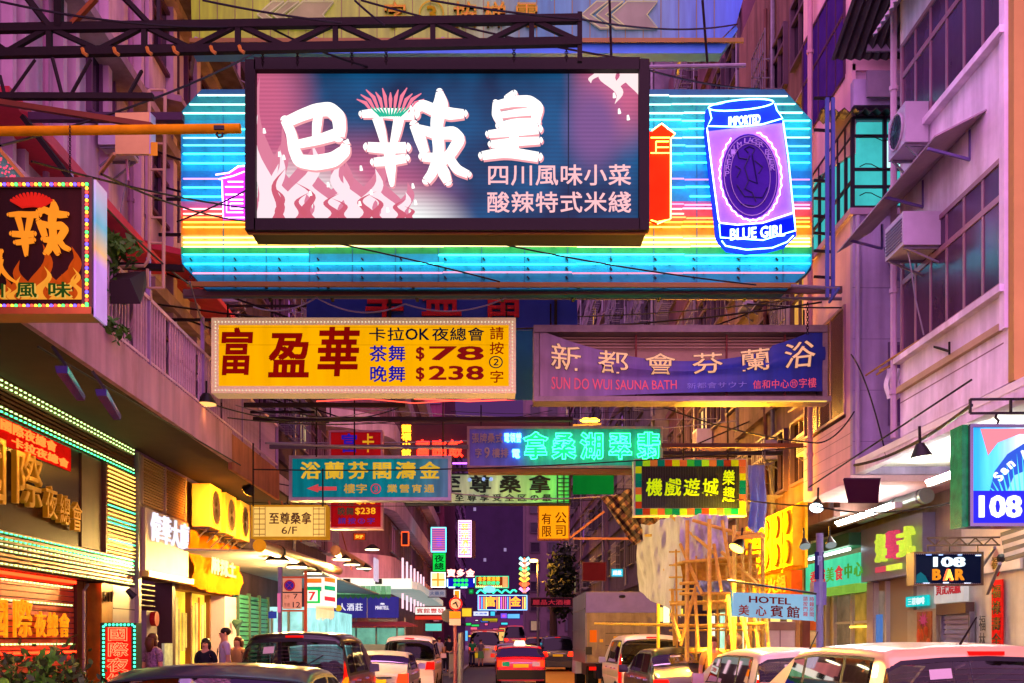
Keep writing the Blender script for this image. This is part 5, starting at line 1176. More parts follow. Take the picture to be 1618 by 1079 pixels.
# hedge, each a planter of leaves
t = thing('planter_hedge', 'bushy dark hedge in the lower left corner below the shutter', 'plant', (-5.3, 11.6, .13))
part('planter', MB().box(-6.2, -4.7, 9.5, 12.6, .13, .55), paint('5a4038', .7), t)
pp = [(-5.9+.2*i, 11.2+.25*(i % 4), 1.0+.28*math.sin(i*1.7)) for i in range(8)]+[(-5.9+.2*i, 11.7, .75) for i in range(7)]
part('foliage', leaves(pp, .055, 2600, LEAF, 3, (.16,.3,.16)), mat('hedge_leaf', '3e5420', .5, var=.5, scale=10), t, kind='stuff')
part('foliage', leaves([pp[3], pp[4], (-5.0,11.3,1.2)], .075, 160, LEAF, 5, (.1,.2,.16)), mat('bright_hedge_leaf', '5a9a30', .5), t, kind='stuff')
mb = MB()
for i in range(12): mb.tube([(-5.9+i*.11, 11.5, .5), (-5.95+i*.13, 11.4, 1.15+.15*math.sin(i*2))], .012, 5)
part('stem', mb, LEAFD, t)
# canopies, spot lamps and pipes at the middle left
PB = mat('brown_pipe', '8a5a40', .5, var=.2)
t = thing('big_pipe', 'thick brown pipe with round orange end slanting away under the orange sign', 'pipe', P(410,862,19))
part('pipe', MB().cyl(P(410,862,19), P(535,902,29), .12, .12, 12), PB, t, True); part('end_cap', MB().cyl(P(410,862,18.95), P(410.3,862,18.99), .125, .125, 16), lit('e08818', .8), t)  # end cap glows though it is no lamp
part('strap', MB().cyl(P(440,872,20.7), P(442,872.6,20.8), .135, .135, 12), STEEL, t)
solo('big_pipe', MB().cyl(P(530,870,26), P(580,897,34), .14, .14, 10), PB, 'second brown pipe slanting away behind the red price sign', 'pipe', smooth=True)
t = thing('shop_awning', 'grey sheet canopy with a row of lamps over the pavement, left of the convenience store', 'awning', (-5.2, 27, 3.2))
part('sheet', MB().hexa([(-6.2,19,3.3),(-4.5,20,3.35),(-4.0,36,3.2),(-6.2,37,3.3),(-6.2,19,3.34),(-4.5,20,3.39),(-4.0,36,3.24),(-6.2,37,3.34)]), mat('grey_canopy', '8a8690', .6, var=.2), t)
for x, y, Y in ((425,792,20),(445,792,21),(460,795,22),(540,840,28)): part('tie_rod', MB().bar(P(x,y,Y), P(x+16,y+60,Y+1), .03), paint('8a4838', .6), t)
for i, (x, y, Y) in enumerate(((438,888,21),(469,897,23),(540,885,27),(556,893,29),(575,899,32),(588,869,33),(494,907,25))):
    o = P(x, y, Y); t = thing('canopy_lamp', ['nearest dome lamp under the grey canopy','second dome lamp under the grey canopy','dome lamp under the far canopy, left one','dome lamp under the far canopy, middle one','farthest dome lamp under the canopy','small dome lamp above the far canopy row','teal tinted strip lamp over the convenience store'][i], 'lamp', o, 'dome lamps under the canopies')
    part('shade', MB().cyl(o+Vector((0,0,.02)), o+Vector((0,0,.18)), .28, .08, 12), STEEL, t, True); part('bulb', MB().cyl(o, o+Vector((0,0,.03)), .23, .23, 12), glow('fff0c0', 5), t)
    if i < 3: l = lamp(o-Vector((0,0,.1)), 'ffcc70', 1000, .15); l.parent = t; l.location = (0,0,-.1); l.name = 'lamp_bulb'
# orange post with no stopping sign
Y = 17.0
t = thing('no_stopping_sign', 'orange framed street sign with a no stopping roundel and the hours 7 and 12', 'street sign', P(464,1050,Y)); pl = Front(Y)
OR = mat('orange_post', 'c05a18', .5, var=.15)
part('post', MB().bar(P(483,902,Y), (P(483,0,Y).x, Y, .13), .045), OR, t); part('post', MB().bar(P(443,896,Y-.1), (P(443,0,Y).x, Y-.1, .13), .06), GALV, t)
for y in (912, 965): part('cross_rail', MB().bar(P(446,y,Y), P(483,y,Y), .03), OR, t)
PN = mat('cream_plate', 'd8a878', .5, es=.22, ecol='f0b070', var=.1)
part('upper_plate', pl.pxbox(MB(), 447,914,477,935, 0, .02), PN, t); part('lower_plate', pl.pxbox(MB(), 447,937,477,962, 0, .02), PN, t)
part('roundel', MB().cyl(pl.pt(*pl.ab(458,925), .022), pl.pt(*pl.ab(458,925), .03), .095, .095, 18), mat('sign_red', 'b82018', .4), t)
part('roundel_centre', MB().cyl(pl.pt(*pl.ab(458,925), .031), pl.pt(*pl.ab(458,925), .034), .07, .07, 18), mat('sign_blue', '3028a0', .4), t)
part('roundel_cross', MB().bar(pl.pt(*pl.ab(452,919), .037), pl.pt(*pl.ab(464,931), .037), .02, .004).bar(pl.pt(*pl.ab(464,919), .040), pl.pt(*pl.ab(452,931), .040), .02, .004), mat('sign_red', 'b82018', .4), t)
for s, q in (('7', (464,938,471,946)), ('12', (463,951,475,960))): letters(t, pl, s, q, BLACK, c=.022, depth=.006)
for s, q in (('上午', (449,939,459,946)), ('午夜', (449,952,459,959))): letters(t, pl, s, q, paint('a86838', .5), c=.022, depth=.004)
part('side_plate', pl.pxbox(MB(), 441,938,446,968, .12, .14), lit('f078a8', .7), t)
# convenience store
Y = 27.0; pl = Front(Y)
t = thing('convenience_store_sign', 'striped orange, green and red shop sign with a green edged number seven', 'sign', P(505,985,Y))
part('panel', pl.pxbox(MB(), 485,912,530,960, -.2, 0), lit('f4f4f0', 1.0), t)
for y, c in ((916,'e87828'),(929,'18a070'),(946,'d83040')):
    part('stripe', pl.poly(MB(), [pl.ab(513,y+2.5), pl.ab(530,y+5), pl.ab(530,y-2), pl.ab(513,y-4)][::1], .0, .02), lit(c, .9), t)
    if y < 940: part('stripe', pl.pxbox(MB(), 485, y-2, 508, y+5, 0, .02), lit(c, .9), t)
part('logo_board', pl.pxbox(MB(), 484,931,506,953, .02, .1), lit('10c048', 1.0), t); part('logo_face', pl.pxbox(MB(), 487,933,503,950, .1, .12), lit('f8f8f4', 1.0), t)
letters(t, pl, '7', (489,935,500,949), lit('e03038', .9), c=.12, depth=.02, weight=.04)
t = thing('convenience_store', 'bright shop interior below the striped sign with hanging strip curtain', 'building', (-5, 28, .13))
part('shop_wall', MB().box(-6.1, -4.9, 27.1, 35, .13, 2.5), lit('90d0d0', 1.5, .5), t)
mb = MB()
for i in range(26): x = P(500+i*1.1, 0, 27).x; mb.box(x, x+.012, 26.95, 26.96, P(0,975,27).z-.1*random.random(), P(0,958,27).z)
part('strip_curtain', mb, mat('curtain_strip', 'c8b8a0', .5), t)
for x in (-5.95, -5.5, -5.1): part('door_post', MB().box(x, x+.06, 26.98, 27.08, .13, 2.4), paint('5a6068', .4), t)
t = thing('green_shutter', 'teal lit metal grille shutter left of the no stopping sign', 'shutter', (-6, 25, .13))
for i in range(22): part('slat', MB().box(-6.08, -6.0, 23.7, 26.9, .3+i*.11, .38+i*.11), mat('green_slat', '3c8868', .4, .3, es=.06, ecol='40c090'), t)
for y in (23.7, 24.8, 25.9, 26.9): part('mullion', MB().box(-6.05, -5.96, y, y+.06, .13, 2.75), paint('3a5048', .5), t)
part('blue_plate', Front(23).pxbox(MB(), 424,966,437,977, -.02, 0), lit('2838a8', .5), t)
# wine shop with awning (corner building)
Y = 36.5; pl = Front(Y)
t = thing('wine_shop', 'wine shop with purple fascia, white lettering and striped green awning at the corner', 'building', P(580,1010,Y))
part('purple_fascia', pl.pxbox(MB(), 527,943,629,976, -.3, 0), lit('38308c', .75, .1), t); part('fascia_joint', pl.pxbox(MB(), 579.5,943,581,976, .0, .02), paint('c0b8d8', .5), t)
letters(t, pl, '人酒莊', (534,952,574,966), lit('f0ecff', .9), c=.0, depth=.04, weight=.03, fill=.9); letters(t, pl, 'MARTELL', (593,957,615,963), lit('f0ecff', .9), c=.0, depth=.03, weight=.05)
part('logo', pl.poly(MB(), [pl.ab(*q) for q in [(600,954.5),(603,952.5),(607,953),(608,955),(604,955.5)]][::-1], 0, .03), lit('f0ecff', .9), t)
part('yellow_vent', MB().ball(P(535,961,Y-.1), .12, 8, 5), lit('e0b820', .8), t)
part('white_header', pl.pxbox(MB(), 527,914,650,930, -.4, 0), mat('white_header', 'd8e0dc', .5, es=.6, ecol='e8fff4'), t)
for i in range(11):
    x0 = 530+i*8; a, b_ = P(x0,927,Y-.02), P(x0+7.6,927,Y-.02); c_, d_ = P(x0,939,Y-1.0), P(x0+7.6,939,Y-1.0)
    part('awning_strip', MB().hexa([c_, d_, b_, a, c_+Vector((0,0,.03)), d_+Vector((0,0,.03)), b_+Vector((0,0,.03)), a+Vector((0,0,.03))]), lit('78c088' if i % 2 else '90d8a0', .6), t)  # awning cloth is given a glow of its own
    part('awning_scallop', MB().poly([c_, d_, d_-Vector((0,0,.09)), (c_+d_)/2-Vector((0,0,.16)), c_-Vector((0,0,.09))], (0,.02,0)), lit('3a6a48', .5), t)
for x in (549, 599): part('wall_speaker', pl.pxbox(MB(), x-5,915,x+5,923, .0, .25), BLACK, t)
part('maroon_canopy', MB().hexa([P(527,992,Y-1), P(660,990,Y-1), P(640,984,Y), P(527,984,Y), P(527,990,Y-1), P(660,988,Y-1), P(640,982,Y), P(527,982,Y)]), paint('7a2028', .6), t)
part('shop_window', pl.pxbox(MB(), 520,992,640,1024, -.35, -.3), lit('70b098', 1.0, .5), t)
for x in (522, 560, 592, 625, 638): part('mullion', pl.pxbox(MB(), x,976,x+2.5,1024, -.28, -.2), paint('8a8480', .5), t)
part('grey_strip', pl.pxbox(MB(), 582,978,628,986, -.1, .02), paint('686470', .5), t)
part('low_wall', pl.pxbox(MB(), 520,1018,640,1047, -.2, -.0), mat('pale_low_wall', 'b0a898', .6, var=.2), t)
solo('hanging_sign', MB().box(P(590,0,33).x, P(590,0,33).x+.06, 33, 34, P(0,917,33).z, P(0,881,33).z), lit('d8c8e8', .8), 'narrow pale sign seen edge on above the wine shop', 'sign')
# ================================================================ FAR SIGNS
def vsign(name, label, rect, Y, facec, es, frame, txt=None, tm=None, vertical=True, th=.2, fw=1.2):
    t, pl = sign_box(name, label, rect, Y, th, frame, lit(facec, es), fw, 'neon signs further down the street')
    if txt: letters(t, pl, txt, (rect[0]+3, rect[1]+3, rect[2]-3, rect[3]-3), tm, c=.02, depth=.05, weight=.03, vertical=vertical)
    return t, pl
t, pl = vsign('vertical_neon_sign', 'far upright blue and pink panel edged with cyan neon', (681,833,705,872), 50, '5048b8', .9, glow('60e0f0', 3))
mb = MB()
for i in range(13): mb.bar(P(683,835+i*2.9,49.9), P(703,835+i*2.9,49.9), .04)
part('neon_tube', mb, glow('d06080', 1.4), t); letters(t, pl, '桑拿', (688,848,700,864), lit('2838ff', 1.2), c=.05, depth=.05, vertical=True)
vsign('vertical_neon_sign', 'far bright green square sign below the blue and pink panel', (683,873,705,904), 50.5, '10d048', 1.1, paint('103018', .5), '夜總', lit('083818', .6))
t, pl = vsign('vertical_neon_sign', 'far yellow and white gridded sign at the foot of the vertical stack', (681,904,704,928), 51, 'fff0a0', 1.2, glow('f0f8ff', 2))
part('grid', MB().bar(P(692,905,50.9), P(692,927,50.9), .08).bar(P(682,916,50.9), P(703,916,50.9), .08), lit('f0a020', 1), t)
t, pl = vsign('striped_neon_sign', 'tall far sign of thin pink and white neon bars with yellow characters', (724,822,745,880), 62, '5030a0', .8, glow('ffb0d0', 2.5))
for i in range(20): part('neon_tube', MB().bar(P(726,824.5+i*2.8,61.8), P(743,824.5+i*2.8,61.8), .045), glow('ffe0f8' if i % 2 else 'e0b0ff', 3), t)
letters(t, pl, '翠湖酒家', (728,827,741,877), glow('ffb020', 2.2), c=.3, depth=.03, weight=.03, vertical=True)
part('side_board', MB().box(P(746,0,62).x, P(751,0,62).x, 61.9, 62.6, P(0,881,62).z, P(0,823,62).z), paint('5a3428', .6), t)
t, pl = vsign('neon_name_sign', 'white and red neon characters on a blue board with green dots', (706,913,750,929), 55, '1818b0', 1.0, paint('101060', .5))
for i, ch in enumerate('寶多金'): part('neon_character', ptext(pl, ch, (706+i*15, 899, 720+i*15, 912), c=.1, depth=0, tube=.035), glow('ff8a80', 4.5), t)
mb = MB()
for i in range(4):
    for y in (917, 924): mb.ball(P(719+i*6, y, 54.8), .10, 8, 5)
part('green_lamp', mb, glow('20e060', 1.3), t)
for a, b in (((707,915),(707,927)), ((749,914),(749,921)), ((709,928),(719,928)), ((728,928),(738,928))): part('neon_tube', MB().bar(P(*a,54.8), P(*b,54.8), .06), glow('b0e8ff', 3), t)
t, pl = vsign('bulb_edged_sign', 'long orange sign with green characters and a rim of coloured bulbs', (751,910,804,929), 70, '8a3010', .9, glow('20c890', 1.5))
letters(t, pl, '金多寶酒樓', (755,911,790,918), glow('ffa020', 2), c=.05, depth=.05, weight=.04); letters(t, pl, '卡拉夜總會', (755,918,790,924), glow('20f080', 2), c=.05, depth=.05, weight=.04)
mb = MB()
for i in range(14): mb.ball(P(753+i*3, 926.5, 69.8), .06, 6, 4)
part('bulb', mb, glow('fff080', 2), t, kind='stuff'); part('end_panel', pl.pxbox(MB(), 794,911,802,928, .02, .08), lit('f0a060', 1.1), t)
t, pl = vsign('rainbow_bar_sign', 'wide far sign of rainbow neon bars with two orange characters', (755,940,833,964), 66, '301870', .9, glow('80b8ff', 2.5))
for i in range(22):
    if 4 <= i <= 7 or 15 <= i <= 19: continue
    part('neon_tube', MB().bar(P(758+i*3.4,943,65.8), P(758+i*3.4,962,65.8), .06), glow(['ff60a0','60a0ff','ff9040','e0e060','c060ff','ff7060'][i % 6], 2.2), t)
for ch, x in (('富', 767), ('金', 806)): part('character', ptext(pl, ch, (x, 942, x+17, 959), c=.2, depth=.06, weight=.06), glow('ff9028', 2.2), t)
mb = MB().tube([P(753+10*i/3.0, 938-6*abs(math.sin(i*.8)), 65.8) for i in range(20)], .06, 5)
part('crown_neon', mb, glow('28e0a0', 2.5), t); part('crown_neon', MB().ball(P(773,931,65.8), .3, 8, 5, (1.4,.3,.8)), glow('80d0f0', 1.2), t)
t, pl = vsign('chevron_neon_sign', 'tall far sign with coloured neon chevrons on the right side of the street', (820,879,837,940), 60, '202040', .6, paint('202030', .5))
for i in range(7):
    c = ['90f0ff','ffffff','40f090','e0ff70','ffc040','ff5030','ff90f0'][i]; y = 884+i*8
    part('neon_chevron', MB().bar(P(821,y-3,59.8), P(828.5,y+3,59.8), .06, .16).bar(P(828.5,y+3,59.75), P(836,y-3,59.75), .06, .16), glow(c, 2.0), t)
letters(t, pl, '金滿堂夜總會', (824,881,833,938), glow('ff7a40', 1.8), c=.3, depth=.03, weight=.03, vertical=True)
vsign('small_far_sign', 'little orange upright sign with a white rim above the street post', (717,932,727,946), 48, 'f0a020', 1.1, glow('ffe0e0', 1.6))
vsign('small_far_sign', 'little green sign between the blue board and the rainbow bar sign', (740,930,749,939), 58, '10a048', .9, paint('083018', .5), '旺', lit('40f080', .9))
vsign('small_far_sign', 'pale shop sign with red characters behind the white van', (655,958,705,972), 46, 'f0f0e8', 1.1, paint('802020', .5), '賓館豐發', lit('d02828', .9), False)
vsign('small_far_sign', 'red strip sign right under the pale shop sign', (655,972,705,980), 46.2, 'e03828', 1.0, paint('802020', .5))
vsign('small_far_sign', 'grey white plate with faint writing under the vertical stack', (676,931,705,944), 47, 'b8b0c0', .55, paint('606070', .5), '大藥房', lit('7078a0', .5), False)
vsign('small_far_sign', 'teal and red glowing shop sign low behind the pedestrians', (671,984,699,998), 52, '60c8b8', 1.1, paint('802020', .5))
vsign('small_far_sign', 'yellow far sign beside the round road sign', (729,960,746,975), 64, 'f0c830', 1.1, paint('805020', .5))
vsign('small_far_sign', 'white and blue far sign below the rainbow bars', (747,965,773,974), 72, 'e0e8ff', 1.1, paint('3040a0', .5), '大酒樓', lit('3048d0', .9), False)
vsign('small_far_sign', 'cyan far sign right of the white and blue one', (774,965,783,974), 73, '40c8f0', 1.2, paint('2050a0', .5))
vsign('small_far_sign', 'yellow strip sign under the white and blue one', (761,976,787,982), 74, 'c0b020', .8, paint('504010', .5))
vsign('small_far_sign', 'violet far sign at the right end of the rainbow bars', (790,968,802,978), 80, '8050f0', 1.2, paint('302080', .5), '金', lit('f06090', 1))
vsign('small_far_sign', 'blue and white far sign near the far trees', (800,969,822,978), 84, '60b0f8', 1.3, paint('2050a0', .5))
vsign('small_far_sign', 'cyan shop sign with white figures over the truck', (965,898,985,912), 34, '28b8e0', 1.2, paint('104050', .5), '超級', lit('f0ffff', 1), False)
vsign('small_far_sign', 'long dim red lettered sign across the right side of the far street', (838,944,905,959), 58, '301420', .5, paint('502030', .5), '麗晶大酒樓', lit('b02838', .8), False)
vsign('small_far_sign', 'small red sign low on the dark left tenement', (558,842,578,854), 37, 'd04010', .9, paint('502010', .5), '好', lit('ffd040', 1), False)
vsign('small_far_sign', 'dark red box on the right block above the truck', (920,888,958,918), 45, '802020', .35, paint('602020', .5))
vsign('small_far_sign', 'orange outlined pane on the curved building', (634,840,646,862), 38.3, '3a2030', .4, glow('ff5018', 2))
random.seed(11)
for i in range(16):
    x = random.uniform(735, 830); y = random.uniform(978, 1003); Y = random.uniform(90, 160); w_ = random.uniform(6, 16); h = random.uniform(3, 6)
    if abs(x-800) < 5: continue
    vsign('distant_shop_light', ['tiny far %s light over the pavement' % n for n in ('pink','cyan','green','amber','white','blue','red','violet')][i % 8]+(' on the left row' if i < 8 else ' nearer the sky gap'), (x, y, x+w_, y+h), Y, ['f06090','40d8e8','30d060','f0b040','f0f0e8','5080f0','e03030','9050e0'][i % 8], 1.2, paint('302030', .5))
# ================================================================ RIGHT SIDE DETAIL
# blue beer light box with number 108
Y = 9.6
t, pl = sign_box('beer_light_box', 'bright blue light box with the number 108 and gothic beer lettering at the right edge', (1530,671,1700,832), Y, .25, mat('steel_chrome', '6a7480', .25, .8), gradpanel('beer_print', [(0,'18a0f0'),(.25,'50c8ff'),(.5,'c8f0ff'),(1,'2080f0')], 1.0, .3), 5)
part('side_panel', MB().box(P(1530,0,Y).x-.06, P(1530,0,Y).x-.003, Y, Y+.25, P(0,832,Y).z, P(0,671,Y).z), mat('green_glass_side', '103830', .2, .5, es=.15, ecol='20ff90', var=.6, scale=9), t)
part('number_panel', pl.pxbox(MB(), 1535,776,1695,827, .013, .03), glow('1420f0', 1.0), t)
letters(t, pl, '108', (1543,783,1612,819), glow('ffffff', 1.4), c=.03, depth=.02, weight=.05)
part('print_shape', pl.poly(MB(), [pl.ab(*q) for q in [(1548,678),(1700,678),(1700,690),(1610,686),(1575,700),(1560,720)]][::-1], .013, .018), glow('f08a98', 1.0), t)
part('print_shape', pl.poly(MB(), [pl.ab(*q) for q in [(1562,776),(1570,745),(1590,718),(1618,700),(1700,690),(1700,776)]][::-1], .019, .024), glow('2058d8', 1.0), t)
part('print_shape', pl.poly(MB(), [pl.ab(*q) for q in [(1590,776),(1600,752),(1640,735),(1700,740),(1700,776)]][::-1], .025, .028), glow('90dcff', 1.1), t)
for i in range(9):
    x = 1566+i*7; y = 770-i*8; part('print_ray', pl.poly(MB(), [pl.ab(x,776), pl.ab(x-10+i,y-4), pl.ab(x+3,776)][::-1], .029, .031), glow('50e0ff', 1.1), t)
mb = MB(); A0, B0 = pl.ab(1640, 780)
for i, ch in enumerate('San Miguel'):
    a = math.radians(147-i*9.0)
    if ch == ' ': continue
    x, y = 1650+88*math.cos(a), 800-86*math.sin(a); v, f = glyph(ch, .03); cs, sn = math.cos(a-math.pi/2), math.sin(a-math.pi/2); A, B = pl.ab(x, y); s = .13
    mb.add([pl.pt(A+s*((p[0]-.3)*cs-(p[1]-.3)*sn), B+s*((p[0]-.3)*sn+(p[1]-.3)*cs), .034+.01*p[2]) for p in v], f)
part('gothic_lettering', mb, glow('ffffff', 1.3), t)
t = thing('sign_bracket', 'open black square tube bracket above the blue light box', 'bracket', P(1575,665,9.8))
for a, b in (((1533,631),(1700,630)), ((1533,653),(1700,652)), ((1533,631),(1533,653)), ((1597,631),(1597,653))): part('tube', MB().bar(P(*a,9.8), P(*b,9.8), .022), BLACK, t)
part('hanger', MB().tube([P(1575,653,9.8), P(1573,660,9.8), P(1578,665,9.7), P(1575,672,9.7)], .012, 5), STEEL, t)
# 108 BAR
Y = 12.8
t, pl = sign_box('bar_sign', 'small black bar sign reading 108 BAR with white digits and orange letters', (1442,872,1552,925), Y, .2, mat('dark_gold_frame', '5a4a30', .4, .4), mat('black_glossy_sheet', '0c1018', .15, es=.04, ecol='2040a0'), 3)
letters(t, pl, '108', (1473,880,1524,896), glow('d0e8ff', 1.7), c=.013, depth=.03, weight=.05)
for ch, q, m in (('B', (1472,899,1485,917), lit('f09020', .95)), ('A', (1489,899,1504,918), glow('ff5020', 3.5)), ('R', (1508,899,1522,917), lit('f09020', .95))): part('letter', ptext(pl, ch, q, c=.013, depth=.03, weight=.06), m, t)
part('neon_letter', ptext(pl, 'A', (1490,900,1503,917), c=.07, depth=0, tube=.03), glow('ffd040', 4), t)
for x, y, x1, c in ((1462,876,1470,'80a0ff'),(1482,876,1488,'a0c0ff'),(1512,876,1518,'a0c0ff'),(1540,877,1548,'c0d8ff'),(1457,921,1467,'d0e0ff'),(1489,920,1497,'d0e0ff'),(1522,921,1532,'e0e8ff')): part('led_dash', pl.pxbox(MB(), x,y,x1,y+1.6, .02, .04), glow(c, 2), t)
mb = MB()
for i in range(34):
    for y in (875.5, 922): mb.bar(P(1446+i*3.1,y,Y-.045), P(1447.4+i*3.1,y,Y-.045), .008)
part('unlit_led', mb, GALV, t, kind='stuff')
part('teal_swirl_print', pl.poly(MB(), [pl.ab(*q) for q in [(1446,921),(1448,908),(1454,904),(1461,910),(1467,921)]][::-1], .013, .02), lit('186878', .7), t)
t = thing('sign_truss', 'short lattice bracket holding the bar sign', 'truss', P(1520,862,12.8))
part('chord', MB().bar(P(1465,850,Y), P(1580,849,Y), .02), mat('olive_steel', '5a4e30', .5, .3), t); part('chord', MB().bar(P(1465,862,Y), P(1580,861,Y), .02), mat('olive_steel', '5a4e30', .5, .3), t)
for i in range(9): part('brace', MB().bar(P(1465+i*12.7, 850 if i % 2 == 0 else 862, Y), P(1477.7+i*12.7, 862 if i % 2 == 0 else 850, Y), .014), mat('olive_steel', '5a4e30', .5, .3), t)
for x in (1466, 1500, 1545): part('hanger', MB().bar(P(x,862,Y), P(x,874,Y), .012), BLACK, t)
# green/white box signs on the shop wall
pq = Right(7.5)
def rq(px, pyref=None): return -7.5*F/(px-CX)        # a coordinate on the right shop wall
def zz(px, py): return EYE+(CY-py)*7.5/(px-CX)
t = thing('food_shop_sign', 'silver fascia board with raised lime, pink and lime characters', 'sign', (7.3, 17.5, 2.75))
part('fascia', pq.box(MB(), rq(1378), rq(1478), 2.75, 3.78, .0, .22), mat('brushed_silver', '9aa4c4', .3, .5, var=.15), t)
p2 = Right(7.27)
for ch, x0, x1, c in (('好', 1391, 1409, 'd0e848'), ('聲', 1408, 1427, 'd84868'), ('式', 1425, 1449, 'd8f048')):
    a0, a1 = -7.27*F/(x0-CX), -7.27*F/(x1-CX)
    part('character', text(p2, ch, (a0, 3.05, a1, 3.60), c=.02, depth=.10, weight=.06, fill=1), lit(c, .85), t)
part('small_plate', p2.box(MB(), rq(1406), rq(1424), 2.88, 2.98, .0, .05), lit('d85060', .8), t); part('small_plate', p2.box(MB(), rq(1424), rq(1446), 2.88, 2.98, .0, .05), lit('e0f050', .9), t)
t = thing('green_shop_sign', 'glowing mint green shop fascia with small red and green characters', 'sign', (7.3, 21, 2.6))
part('fascia', pq.box(MB(), rq(1290), rq(1377), 2.75, 3.35, .0, .25), lit('50e0a8', .85, .25), t); part('lower_edge', pq.box(MB(), rq(1290), rq(1377), 2.58, 2.74, .0, .30), lit('90c848', .7, .2), t)
part('tube_light', pq.box(MB(), rq(1302), rq(1368), 3.42, 3.47, .3, .36), glow('e8fff4', 5), t); part('hood', pq.box(MB(), rq(1290), rq(1377), 3.50, 3.75, .0, .45), mat('green_hood', '3a7a58', .5), t)
for i, ch in enumerate('香城美食中心'):
    part('character', text(Right(7.24), ch, (rq(1300)+i*.62*.9, 2.85, rq(1300)+.5+i*.62*.9, 3.18), c=.02, depth=.02, weight=.03), lit(['e04848','d84040','60b040','e04848','50a838','58b040'][i], .8), t)
t = thing('shop_entrance', 'aluminium and glass shop doors under the mint and silver signs', 'building', (7.4, 19, .13))
for x0, x1, c in ((1325,1352,'5a5040'),(1354,1378,'8a7430'),(1392,1406,'6a6058')):
    part('glass_door', pq.box(MB(), rq(x0), rq(x1), .2, 2.55, .01, .05), mat('shop_glass_'+c, c, .25, es=.9, ecol=c, var=.6, scale=2), t)
for x in (1300, 1312, 1324, 1352.5, 1379, 1390, 1408): part('door_post', pq.box(MB(), rq(x), rq(x+2.2), .13, 2.72, .0, .12), mat('pale_post', 'b0aaa4', .4, .4), t)
part('wide_pillar', pq.box(MB(), rq(1381), rq(1391), .13, 2.74, .0, .14), mat('tan_lilac_pillar', '9a8e96', .5, var=.2), t)
part('warm_light_bar', pq.box(MB(), rq(1353), rq(1379), 1.86, 1.90, .1, .14), glow('ffc040', 3.5), t); part('transom', pq.box(MB(), rq(1324), rq(1379), 1.95, 2.0, .0, .09), mat('pale_post', 'b0aaa4', .4, .4), t)
part('side_notice', pq.box(MB(), rq(1391), rq(1399), 1.3, 2.1, .05, .10), lit('5888d8', .6), t)
# teal plate, poster, white shop notice, roller shutter
t = thing('poster_wall', 'shop wall with an orange food poster and a teal name plate', 'wall', (7.4, 16.2, .13))
part('teal_plate', pq.box(MB(), rq(1440), rq(1475), 2.20, 2.38, .06, .10), lit('18c8c8', .9), t); part('plate_writing', text(Right(7.4), '三樓咖啡', (rq(1444), 2.22, rq(1471), 2.36), c=.005, depth=.01, weight=.02), lit('e0ffff', .9), t)
part('backing', pq.box(MB(), rq(1438), rq(1484), .2, 2.14, .0, .05), mat('tan_backing', '9a9078', .6, var=.2), t)
part('poster', pq.box(MB(), rq(1455), rq(1478), 1.28, 2.1, .05, .07), mat('food_poster', 'a05828', .4, var=.6, scale=9), t)
mb = MB(); random.seed(5); pz = Right(7.43)
for i in range(16): y = -rq(1466)+random.uniform(-.22,.22); mb.ball((7.42, y, 1.35+random.random()*.45), random.uniform(.04,.09), 7, 4, (.15,1,1))
part('food_print', mb, mat('food_orange', 'b8441c', .4), t)
part('flower_print', pz.poly(MB(), [(rq(1466)+(.2 if i % 2 else .09)*math.cos(i*math.pi/9), 1.95+(.14 if i % 2 else .06)*math.sin(i*math.pi/9)) for i in range(18)], .005, .01), mat('flower_pink', 'b03878', .4), t)
for x in (1440, 1446, 1484): part('menu_board', pq.box(MB(), rq(x), rq(x+5), 1.15, 1.5, .06, .09), lit(['c04848','98b850','d8d0c0'][int(x) % 3], .5), t)
t = thing('white_notice', 'white shop notice with red characters above the shutter', 'sign', (7.4, 15.6, 2.25))
part('board', pq.box(MB(), rq(1485), rq(1533), 2.22, 2.62, .02, .10), lit('e8e0dc', .55), t); part('lettering', text(Right(7.4), '黃記燒臘', (rq(1489), 2.34, rq(1529), 2.6), c=.005, depth=.01, weight=.03), lit('c83840', .6), t)
t = thing('roller_shutter', 'lilac grey roller shutter pulled down under the white notice', 'shutter', (7.4, 15.6, .13))
for i in range(26): part('slat', pq.box(MB(), rq(1496), rq(1540), .15+i*.078, .15+i*.078+.062, .03, .06), mat('lilac_slat', '9a94b4', .35, .5), t)
part('shutter_box', pq.box(MB(), rq(1494), rq(1542), 2.02, 2.2, .02, .16), mat('brown_shutter_box', '4a3430', .5), t)
for x in (1494, 1540): part('guide_rail', pq.box(MB(), rq(x), rq(x+2.5), .13, 2.05, .02, .10), GALV, t)
# couplet
t = thing('red_couplet', 'vertical red couplet with diamond top pasted on the grey wall', 'poster', (7.4, 15, .3))
CR = mat('couplet_red', 'c82020', .5, es=.15, ecol='ff2818', var=.4, scale=14)
a0, a1 = rq(1571), rq(1588); part('strip', pq.box(MB(), a0, a1, .35, 2.5, .02, .04), CR, t)
am = (a0+a1)/2; part('diamond', pq.poly(MB(), [(am-.2, 2.75), (am, 2.55), (am+.2, 2.75), (am, 2.97)], .02, .05), CR, t)
letters_ = MB(); 
for i, ch in enumerate('福祿壽全生意興隆'): text(Right(7.46), ch, (a0+.02, 2.22-i*.24, a1-.02, 2.44-i*.24), c=.005, depth=.01, weight=.02, mb=letters_)
part('lettering', letters_, mat('couplet_ink', '2a0c08', .5), t); part('lettering', text(Right(7.44), '福', (am-.1, 2.65, am+.1, 2.85), c=.005, depth=.01, weight=.03), mat('couplet_ink', '2a0c08', .5), t)
solo('wall_writing', text(Right(7.5), '福林記', (rq(1549), 1.2, rq(1560), 2.0), c=.022, depth=.004, weight=.0, vertical=True), paint('3a3c38', .5), 'faint black characters written on the grey wall left of the couplet', 'writing')
